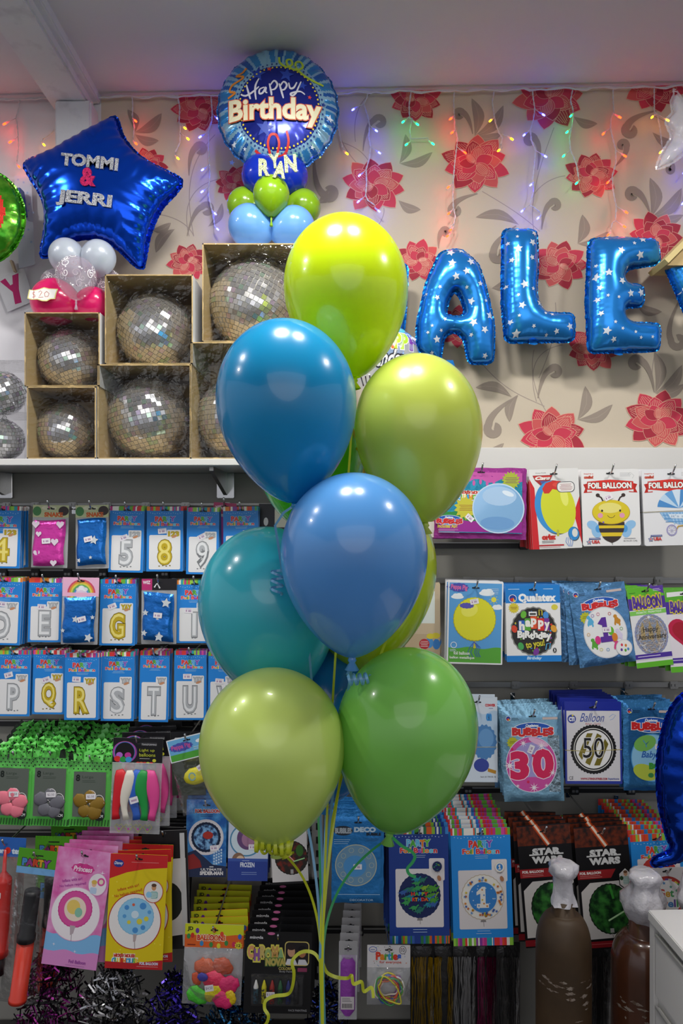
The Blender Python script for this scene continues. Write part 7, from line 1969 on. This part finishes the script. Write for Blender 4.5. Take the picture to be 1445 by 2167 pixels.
for i, (x, y, c, w, an) in enumerate([(46, 84, 'c8582c', 40, 0), (84, 82, 'b84a24', 40, .4), (70, 112, 'e0305a', 46, .2), (30, 108, 'c8502c', 24, 1.2), (96, 118, 'd82c6a', 44, -.3), (34, 140, '4fc03a', 42, .5), (66, 134, 'd8c81c', 34, -.7), (88, 146, 'd82c6a', 40, .3), (104, 140, 'd8b81c', 26, 1.2), (44, 100, '3a3a9a', 20, .2)]):
    q = MB(); n = 9
    pts = [(x + math.cos(an) * (k / (n - 1) - .5) * w * 1.1, y + math.sin(an) * (k / (n - 1) - .5) * w * 1.1) for k in range(n)]
    limp(q, pts, [w * .85 * (.3 + .75 * math.sin(PI * (k + .6) / n)) * rd.uniform(.85, 1.15) for k in range(n)], mat('crumpled_' + c, c, rough=.42, bump=(70, .6, .006)), 62, 12, s7, .008 + .0016 * i, .28)
    q.build('loose_balloon', parent=jb)
q = bag(None, 0, s7, 124, 164, 12, 48, .034); q.build('clear_bag', parent=jb)
q = MB(); sp = Print(q, 0, 0, s7, 0); sp.rect(-9, -6.5, 18, 13, 'ddd8dc', 1); sp.txt('$4.50', -7, -3, 7, 3, '5a4a66', bold=0); q.build('price_sticker', parent=jb, loc=((60 - 62) * s7, -.036, -(116 - 12) * s7), rot=(0, R_(-10), 0))
def jdhead(pr, W_, H_):
    jd(pr, W_, H_)
hd = packet('balloon_bag', 'yellow header right behind the front bag of crumpled bright balloons', (392, 1956, 516, 2004), Y7 + .035, jd, -1, -3, 0, base='d8622a', hooked=False, cat='bag of balloons', hy=12)
for i in range(1, 7):
    b = dup(hd, kids=False, label='yellow header of a bag hanging behind the bag of crumpled bright balloons', group='yellow headed bags behind the front one'); b.location = (hd.location.x + rd.uniform(-4, 8) * s7, Y7 + .035 + .036 * i, hd.location.z + 2 * i * s7 * .3); b.rotation_euler = (R_(-3), R_(rd.uniform(-4, 3)), 0)


# ---- face crayons on black cards
def crayon_card(pr, W_, H_):
    pr.rect(0, 0, W_, H_, '141416', 3); pr.txt('mingda', 10, 9, 38, 17, 'd9d9dc', bold=.02); pr.ell(55, 4, 8, 3, 'c86a9a', 14)
    pr.k += 1; pr.letters('CHROMA', 6, 32, 84, 58, ['d89a6a', '8a5a9a', 'c8b06a', '9ab06a', 'c89a5a', '8ab07a'], bold=.08, out=('d9d05a', 2.4), wob=3); pr.txt('NOVA', 44, 54, 86, 70, 'b8a85a', bold=.08, out=('5a7a3a', 1.6))
    pr.rect(84, 19, 52, 50, 'c9b86a', 8); pr.rect(86, 21, 48, 46, '231f22', 7); pr.ell(98, 40, 8, 11, 'c99a7a', 20); pr.ell(98, 31, 9, 6, '2a2020', 16); pr.poly([(86, 67), (90, 55), (106, 55), (112, 67)], 'd8d8dc'); pr.ell(121, 42, 8, 10, 'a8704f', 20); pr.ell(121, 34, 9, 6, '181416', 16); pr.poly([(112, 67), (114, 56), (128, 56), (134, 67)], 'cfcfd4')
    pr.txt('COLORFUL', 72, 72, 108, 78, 'b8a85a', bold=.04); pr.txt('Body Painting', 74, 79, 108, 84, 'a8a8a8', bold=.0); pr.rect(112, 73, 20, 8, '8a3a5a', 1)
    pr.rect(14, 86, W_ - 28, 62, '2a2b2e', 4); pr.txt('FACE PAINTING', W_ - 46, H_ - 9, W_ - 8, H_ - 5, 'b9b9bc', bold=0)
Y8 = -0.37; s8 = sc_at(Y8)
cc = packet('crayon_packet', 'black card packet of six coloured face crayons under a colourful title', (519, 1972, 660, 2139), Y8, crayon_card, 1.2, -3, 0, base='141416', hy=13, r=3)
for i, c in enumerate(['d9d9d6', 'd0c81c', '9a2420', '1f5a34', '1f2a6a', '1c1c1f']):
    q = MB(); x = (26 + i * 17 - 70.5) * s8; z = lambda y: -(y - 13) * s8
    cm = mat('crayon_' + c, c, rough=.5)
    q.lathe([(.0008, z(96)), (.002, z(97)), (5.2 * s8, z(110)), (5.2 * s8, z(113))], cm, n=16); q.lathe([(5.6 * s8, z(112)), (5.6 * s8, z(142)), (.0004, z(142))], mat('crayon_wrap_' + c, c if i else '3a5a6a', rough=.4, noise=(180, '2a2a2c', 2, .45, .6)), n=16)
    q.build('crayon', parent=cc, loc=(x, -.008, 0))
q = MB(); pr = Print(q, 70.5, 13, s8, .016); q.add([((14 - 70.5) * s8, -.002, z(86)), ((W8 - 70.5) * s8, -.002, z(86)), ((W8 - 70.5 - 3) * s8, -.016, z(90)), ((17 - 70.5) * s8, -.016, z(90)), ((17 - 70.5) * s8, -.016, z(145)), ((W8 - 73.5) * s8, -.016, z(145)), ((W8 - 70.5) * s8, -.002, z(148)), ((14 - 70.5) * s8, -.002, z(148))] if False else [((14 - 70.5) * s8, -.002, z(86)), ((127 - 70.5) * s8, -.002, z(86)), ((124 - 70.5) * s8, -.016, z(90)), ((17 - 70.5) * s8, -.016, z(90)), ((17 - 70.5) * s8, -.016, z(145)), ((124 - 70.5) * s8, -.016, z(145)), ((127 - 70.5) * s8, -.002, z(148)), ((14 - 70.5) * s8, -.002, z(148))], [(0, 1, 2, 3), (3, 2, 5, 4), (4, 5, 6, 7), (0, 3, 4, 7), (1, 6, 5, 2)], film()); q.build('clear_blister', parent=cc)
q = MB(); sp = Print(q, 0, 0, s8, 0); sp.rect(-9, -5.5, 18, 11, 'ddd8dc', 1); sp.txt('$ 5.00', -7, -2.5, 7, 2.5, '5a4a66', bold=0); q.build('price_sticker', parent=cc, loc=((57 - 70.5) * s8, -.0168, z(122)))
for i in range(1, 9):
    b = dup(cc, kids=False, label='black card packet hanging behind the front packet of face crayons', group='face crayon packets behind the front one'); b.location = (cc.location.x + (1.0 + 2.2 * i) * s8 * .6, Y8 + .034 * i, cc.location.z + 1.2 * i * s8); b.rotation_euler = (R_(-3), R_(rd.uniform(-1.5, 1.5)), 0)

# ================================================================== mirror balls in boxes on the shelf
mir = [mat('mirror_tile', 'f2f2f4', rough=.06, metal=.85), mat('mirror_tile_b', 'cfd0d6', rough=.12, metal=.8), mat('mirror_tile_c', 'f4f0e8', rough=.08, metal=.8), mat('mirror_tile_tint', 'e4d2ea', rough=.08, metal=.8), mat('mirror_tile_green', 'cdead6', rough=.08, metal=.8)]
gap = mat('tile_grout', 'd6d2c6', rough=.5, metal=.3)


def mirror_ball(label, cx, cy, rpx, Yc, seed, tile=0.0125, floor_z=None, tilt=(0, 0)):
    R = rpx * sc_at(Yc); c = at(cx, cy, Yc)
    if floor_z is not None: c.z = floor_z + R + .0022
    rd = random.Random(seed); q = MB()
    q.lathe([(max((R - .0012) * math.sin(PI * k / 32), .0002), (R - .0012) * math.cos(PI * k / 32)) for k in range(33)], gap, n=48)
    rows = int(PI * R / tile)
    for j in range(rows):
        a0 = PI * j / rows; a1 = PI * (j + 1) / rows; am = (a0 + a1) / 2; n = max(4, int(2 * PI * R * math.sin(am) / tile)); ph = rd.uniform(0, 1)
        for i in range(n):
            t0 = 2 * PI * (i + ph) / n; t1 = 2 * PI * (i + 1 + ph) / n; g = .045; ga = (a1 - a0) * g; gt = (t1 - t0) * g
            P = [Vector((R * math.sin(a) * math.cos(t), R * math.sin(a) * math.sin(t), R * math.cos(a))) for a, t in ((a0 + ga, t0 + gt), (a1 - ga, t0 + gt), (a1 - ga, t1 - gt), (a0 + ga, t1 - gt))]
            m = sum(P, Vector()) / 4; nr = m.normalized()
            jt = Matrix.Rotation(rd.gauss(0, .05), 3, nr.orthogonal()) @ Matrix.Rotation(rd.gauss(0, .05), 3, nr.cross(nr.orthogonal()))
            P = [m + jt @ (p - m) + nr * .0009 for p in P]
            q.add(P, [(0, 1, 2, 3)], mir[0] if rd.random() < .72 else rd.choice(mir))
    o = q.build('mirror_ball', loc=c, rot=(R_(tilt[0]), R_(tilt[1]), rd.uniform(0, 6))); tag(o, label, 'mirror ball', 'mirror balls in boxes on the shelf')
    l = MB(); l.tube([(.006 * math.cos(t * .6), 0, R + .006 + .006 * math.sin(t * .6)) for t in range(11)], .0012, chrome, n=6); l.lathe([(.010, R + .002), (.010, R - .002)], chrome, n=16); l.build('hanging_ring', parent=o)
    return o


def carton(label, x0, y0, x1, y1, Yf, Yb, bottom=None, rim=.003):
    a, b = at(x0, y0, Yf), at(x1, y1, Yf); X0, X1, Z1, Z0 = a.x, b.x, a.z, b.z
    if bottom is not None: Z0 = bottom
    cx = (X0 + X1) / 2; w = (X1 - X0) / 2; h = Z1 - Z0; d = Yb - Yf; q = MB(); t = .0035
    for (p0, p1, r0, r1) in [((-w, 0), (-w + t, h), None, None), ((w - t, 0), (w, h), None, None), ((-w + t, 0), (w - t, t), None, None), ((-w + t, h - t), (w - t, h), None, None)]:
        q.box(p0[0], p1[0], 0, d, p0[1], p1[1], whcard)
    q.box(-w + t, w - t, d - t, d, t, h - t, whcard)
    e = .0004; i0, i1, j0, j1 = -w + t + e, w - t - e, t + e, h - t - e
    q.add([(i0, .001, j0), (i0, d - t - e, j0), (i0, d - t - e, j1), (i0, .001, j1), (i1, .001, j0), (i1, d - t - e, j0), (i1, d - t - e, j1), (i1, .001, j1)], [(0, 1, 2, 3), (4, 7, 6, 5), (0, 4, 5, 1), (3, 2, 6, 7), (1, 5, 6, 2)], kraft_in)
    for p0, p1 in [((-w, 0), (-w + t, h)), ((w - t, 0), (w, h)), ((-w, 0), (w, t)), ((-w, h - t), (w, h))]: q.box(p0[0], p1[0], -.0006, 0, p0[1], p1[1], kraft)
    o = q.build('display_box', loc=(cx, Yf, Z0)); tag(o, label, 'box', 'cardboard boxes with mirror balls')
    f = MB(); n = 8; vs = [(-w + .001 + (2 * w - .002) * i / n, -.0015 - .0015 * math.sin(i * 2.1 + j * 1.7), .001 + (h - .002) * j / n) for j in range(n + 1) for i in range(n + 1)]
    f.add(vs, [(j * (n + 1) + i, j * (n + 1) + i + 1, (j + 1) * (n + 1) + i + 1, (j + 1) * (n + 1) + i) for j in range(n) for i in range(n)], film(), True); f.build('clear_film', parent=o)
    return o, Z0, Z1


YF1 = -0.325; sz = z1 + .0006
o, zb1, zt1 = carton('small cardboard box on the shelf at the left, lower of two', 57, 818, 203, 970, YF1, -.085, sz)
mirror_ball('mirror ball in the lower left small cardboard box', 140, 905, 62, -.205, 1, floor_z=zb1 + .0036, tilt=(25, 10))
o, zb2, zt2 = carton('small cardboard box stacked on another, under the pink balloons', 52, 661, 211, 818, YF1, -.085, zt1 + .0006)
mirror_ball('mirror ball in the upper left small cardboard box', 150, 750, 66, -.205, 2, floor_z=zb2 + .0036, tilt=(-20, 5))
o, zb3, zt3 = carton('medium cardboard box on the shelf, left of the hidden one', 206, 771, 404, 965, YF1, -.03, sz)
mirror_ball('mirror ball in the middle cardboard box standing on the shelf', 318, 880, 88, -.18, 3, tile=.0135, floor_z=zb3 + .0036, tilt=(10, -10))
o, zb4, zt4 = carton('medium cardboard box stacked in the middle with a white right side', 222, 581, 408, 758, YF1, -.05, zt3 + .0006)
mirror_ball('mirror ball in the middle upper cardboard box', 332, 692, 82, -.19, 4, tile=.0135, floor_z=zb4 + .0036, tilt=(30, 20))
o, zb5, zt5 = carton('large cardboard box on the shelf, mostly behind the teal balloon', 403, 724, 612, 968, YF1, -.03, sz)
mirror_ball('mirror ball mostly hidden behind the teal balloon', 505, 880, 88, -.175, 5, tile=.014, floor_z=zb5 + .0036)
o, zb6, zt6 = carton('large cardboard box on top, carrying the sky blue balloons', 428, 515, 648, 722, YF1, -.03, zt5 + .0006)
mirror_ball('mirror ball in the large top box behind the lime balloon', 542, 636, 98, -.175, 6, tile=.0145, floor_z=zb6 + .0036, tilt=(5, 25))
# two small balls in clear plastic boxes at the left edge
def clear_box(label, x0, y0, x1, y1, Yf, Yb, Z0):
    a, b = at(x0, y0, Yf), at(x1, y1, Yf); w = (b.x - a.x) / 2; h = a.z - Z0; d = Yb - Yf; q = MB()
    q.add([(x, y, z) for z in (0, h) for y in (0, d) for x in (-w, w)], [(0, 2, 3, 1), (4, 5, 7, 6), (0, 1, 5, 4), (2, 6, 7, 3), (0, 4, 6, 2), (1, 3, 7, 5)], film())
    for x in (-w, w):
        for y in (0, d): q.tube([(x, y, 0), (x, y, h)], .0008, film(), n=5)
    o = q.build('clear_box', loc=((a.x + b.x) / 2, Yf, Z0)); tag(o, label, 'box', 'clear boxes at the left edge'); return Z0 + h
zc1 = clear_box('clear plastic box on the shelf at the left edge, lower one', -48, 872, 53, 970, -.30, -.13, sz)
mirror_ball('small colourful mirror ball in the lower clear plastic box', 6, 925, 44, -.215, 7, tile=.0115, floor_z=sz + .001, tilt=(20, 0))
clear_box('clear plastic box stacked on another at the left edge', -48, 762, 53, 872, -.30, -.13, zc1 + .0006)
mirror_ball('small colourful mirror ball in the upper clear plastic box', 6, 824, 46, -.215, 8, tile=.0115, floor_z=zc1 + .0016, tilt=(-15, 20))

# ================================================================== gas bottles, drawer unit, tinsel
tank_m = mat('tank_brown_dull', '48351f', rough=.55, noise=(9, '3a2a18', 4, .4, .7), bump=(40, .12, .004))
tank_g = mat('tank_brown_gloss', '56301f', rough=.25, coat=.4, noise=(9, '44281a', 4, .4, .7))
scuff = mat('scuffed_paint', '94877c', rough=.6, noise=(90, '5a4636', 3, .45, .6)); whwrap = mat('white_shrink_wrap', 'c9c6cc', rough=.22, coat=.6, bump=(55, .5, .008))
rd = random.Random(31)


def tank(label, cx, ty, rpx, Yt, m, cap, neckpx, nscuff, seed):
    s_ = sc_at(Yt); R = rpx * s_; c = at(cx, ty, Yt); H = c.z; q = MB(); r = neckpx * s_
    prof = [(.001, H), (r, H), (r, H - .035)] + [(r + (R - r) * math.sin(PI / 2 * k / 10), H - .035 - .085 * (1 - math.cos(PI / 2 * k / 10))) for k in range(1, 11)] + [(R, .02), (R * .97, .004), (.001, .001)]
    q.lathe(prof, m, n=56)
    rd = random.Random(seed); p = q
    for i in range(nscuff):
        z = H - .17 - abs(rd.gauss(0, .02)) if i < nscuff * .55 else rd.uniform(H - .6, H - .2); a0 = rd.uniform(-2.8, -.3); w = rd.uniform(.004, .03); h = rd.uniform(.002, .010); pts = []; n = 9
        top = [(R + .0006, a0 + w / R * (k / n - .5), z + h / 2 * math.sin(PI * k / n) * rd.uniform(.4, 1.3)) for k in range(n + 1)]; bot = [(R + .0006, a, z - h / 2 * math.sin(PI * k / n) * rd.uniform(.4, 1.3)) for k, (_, a, _z) in enumerate(top)]
        vs = [(rr * math.cos(a), rr * math.sin(a), zz) for rr, a, zz in top + bot]; p.add(vs, [(k, k + 1, n + 2 + k, n + 1 + k) for k in range(n)], scuff)
    o = q.build('gas_bottle', loc=(c.x, Yt, 0)); tag(o, label, 'gas bottle', 'brown helium bottles')
    q = MB(); n = 28; vs = []; prof = cap
    for k, (rr, zz) in enumerate(prof):
        for j in range(n):
            t = 2 * PI * j / n; w = 1 + .10 * math.sin(3 * t + k * .7 + seed) + .06 * math.sin(7 * t - k * 1.3) + (rd.uniform(-.05, .05)); vs.append((rr * s_ * w * math.cos(t), rr * s_ * w * math.sin(t), H + zz * s_ + rd.uniform(-.002, .002)))
    q.add(vs, [(k * n + j, k * n + (j + 1) % n, (k + 1) * n + (j + 1) % n, (k + 1) * n + j) for k in range(len(prof) - 1) for j in range(n)] + [tuple(range((len(prof) - 1) * n, len(prof) * n))], whwrap, True)
    q.build('shrink_wrap_cap', parent=o)
    return o


tank('dull brown gas bottle with a narrow white shrink-wrapped valve', 1192, 1902, 57, -.56, tank_m, [(27, -8), (24, 2), (20, 14), (20, 34), (19, 46), (27, 54), (30, 64), (27, 74), (20, 78)], 24, 40, 3)
tank('glossy brown gas bottle with a wide white shrink-wrapped valve, next to the drawers', 1362, 1945, 66, -.54, tank_g, [(28, -2), (34, 10), (44, 28), (43, 44), (32, 62), (27, 78), (33, 88), (30, 98), (24, 102)], 30, 46, 5)
tank('brown gas bottle at the right edge behind the drawer unit', 1478, 1930, 56, -.56, tank_m, [(34, -4), (42, 16), (44, 32), (36, 50), (30, 74), (24, 96), (18, 112)], 28, 4, 8)
# white drawer unit
wht = mat('white_laminate', 'd2d0ce', rough=.4); Yc0 = -.70; cz = at(1374, 1925, Yc0)
root = empty('drawer_unit', (cz.x, Yc0, 0)); tag(root, 'white laminate drawer unit in the lower right corner', 'drawers'); h = cz.z; Ld = 1.0
root.rotation_euler = (0, 0, R_(2.0))
q = MB(); q.bbox(.012, .48, -Ld, 0, .0, h - .024, wht, .002); q.bbox(0, .012, -.022, 0, 0, h - .024, wht, .001); q.bbox(0, .012, -Ld, -Ld + .022, 0, h - .024, wht, .001); q.build('body', parent=root)
q = MB(); q.bbox(-.004, .49, -Ld - .004, .0, h - .0238, h, wht, .002); q.build('top', parent=root)
for k in range(4):
    za = h - .034 - .165 * (k + 1) + .012; zb = h - .034 - .165 * k
    q = MB(); q.bbox(.002, .0125, -Ld + .026, -.026, za + .004, zb - .012, wht, .001); d = q.build('drawer', parent=root)
    q = MB(); q.bbox(-.002, .003, -Ld + .03, -.03, zb - .012, zb - .004, mat('grip_grey', '9a9a98', rough=.4), .001); q.build('grip', parent=d)

# heaps of metallic tinsel on a low ledge
q = MB(); q.bbox(-3.4, 0.35, -.62, -.045, .0, .085, mat('dark_ledge', '2b2a2b', rough=.5), .004); tag(q.build('low_ledge'), 'low dark ledge at the foot of the display wall', 'ledge')


def tinsel(label, cx, cy, w, h, Yt, col, seed, n=900):
    m = mat('tinsel_' + col, col, rough=.18, metal=1.0); m2 = mat('tinsel_dark_' + col, '0e0e12', rough=.3, metal=.6); s_ = sc_at(Yt); c = at(cx, cy + h, Yt); rd = random.Random(seed); q = MB()
    W2, H2 = w * s_ / 2, h * s_; base = .087
    H2 = max(H2, c.z + H2 - base) if c.z > base else H2
    for i in range(n):
        a = rd.uniform(0, 6.28); t = math.sqrt(rd.random()); zz = rd.random() ** .8; k = math.sqrt(max(0, 1 - zz ** 2)); p = Vector((W2 * t * k * math.cos(a), -.10 * abs(math.sin(a)) * k * t + .03, zz * H2 + .003))
        d = Vector((rd.gauss(0, 1), rd.gauss(0, 1), rd.gauss(0, 1))).normalized() * rd.uniform(.008, .02); u = d.orthogonal().normalized() * rd.uniform(.0012, .0028); p.z = max(p.z, .003 + abs(d.z) + .003)
        q.add([p - d - u, p - d + u, p + d + u, p + d - u], [(0, 1, 2, 3)], m if rd.random() < .5 else m2)
    o = q.build('tinsel', loc=(c.x, Yt, base)); tag(o, label, 'tinsel', kind='stuff')


tinsel('purple and black tinsel heap below the pink packet', 110, 2010, 190, 130, -.33, '8a2f7c', 1, 1100)
tinsel('silver and black tinsel heap below the yellow packet', 240, 2050, 210, 110, -.36, 'a9a9ac', 2, 1300)
tinsel('violet and black tinsel heap between the silver and blue tinsel', 365, 2075, 150, 90, -.34, '4a3aa8', 3, 900)
tinsel('teal blue and black tinsel heap below the crumpled balloons', 500, 2090, 190, 80, -.34, '3a7aa8', 4, 1000)
tinsel('dark blue tinsel heap behind the balloon ribbons', 690, 2090, 130, 80, -.33, '2a3a8a', 5, 700)
q = MB(); q.tube([(-.16, 0, .016), (.10, 0, .016)], .016, mat('dark_red_tube', '6a1c1e', rough=.35), n=20); q.box(-.06, -.02, -.0175, -.016, .006, .026, ink('d0cccc')); tag(q.build('red_tube', loc=(at(10, 2130, -.42).x, -.44, .086)), 'dark red tube lying on the ledge in the lower left corner', 'tube')
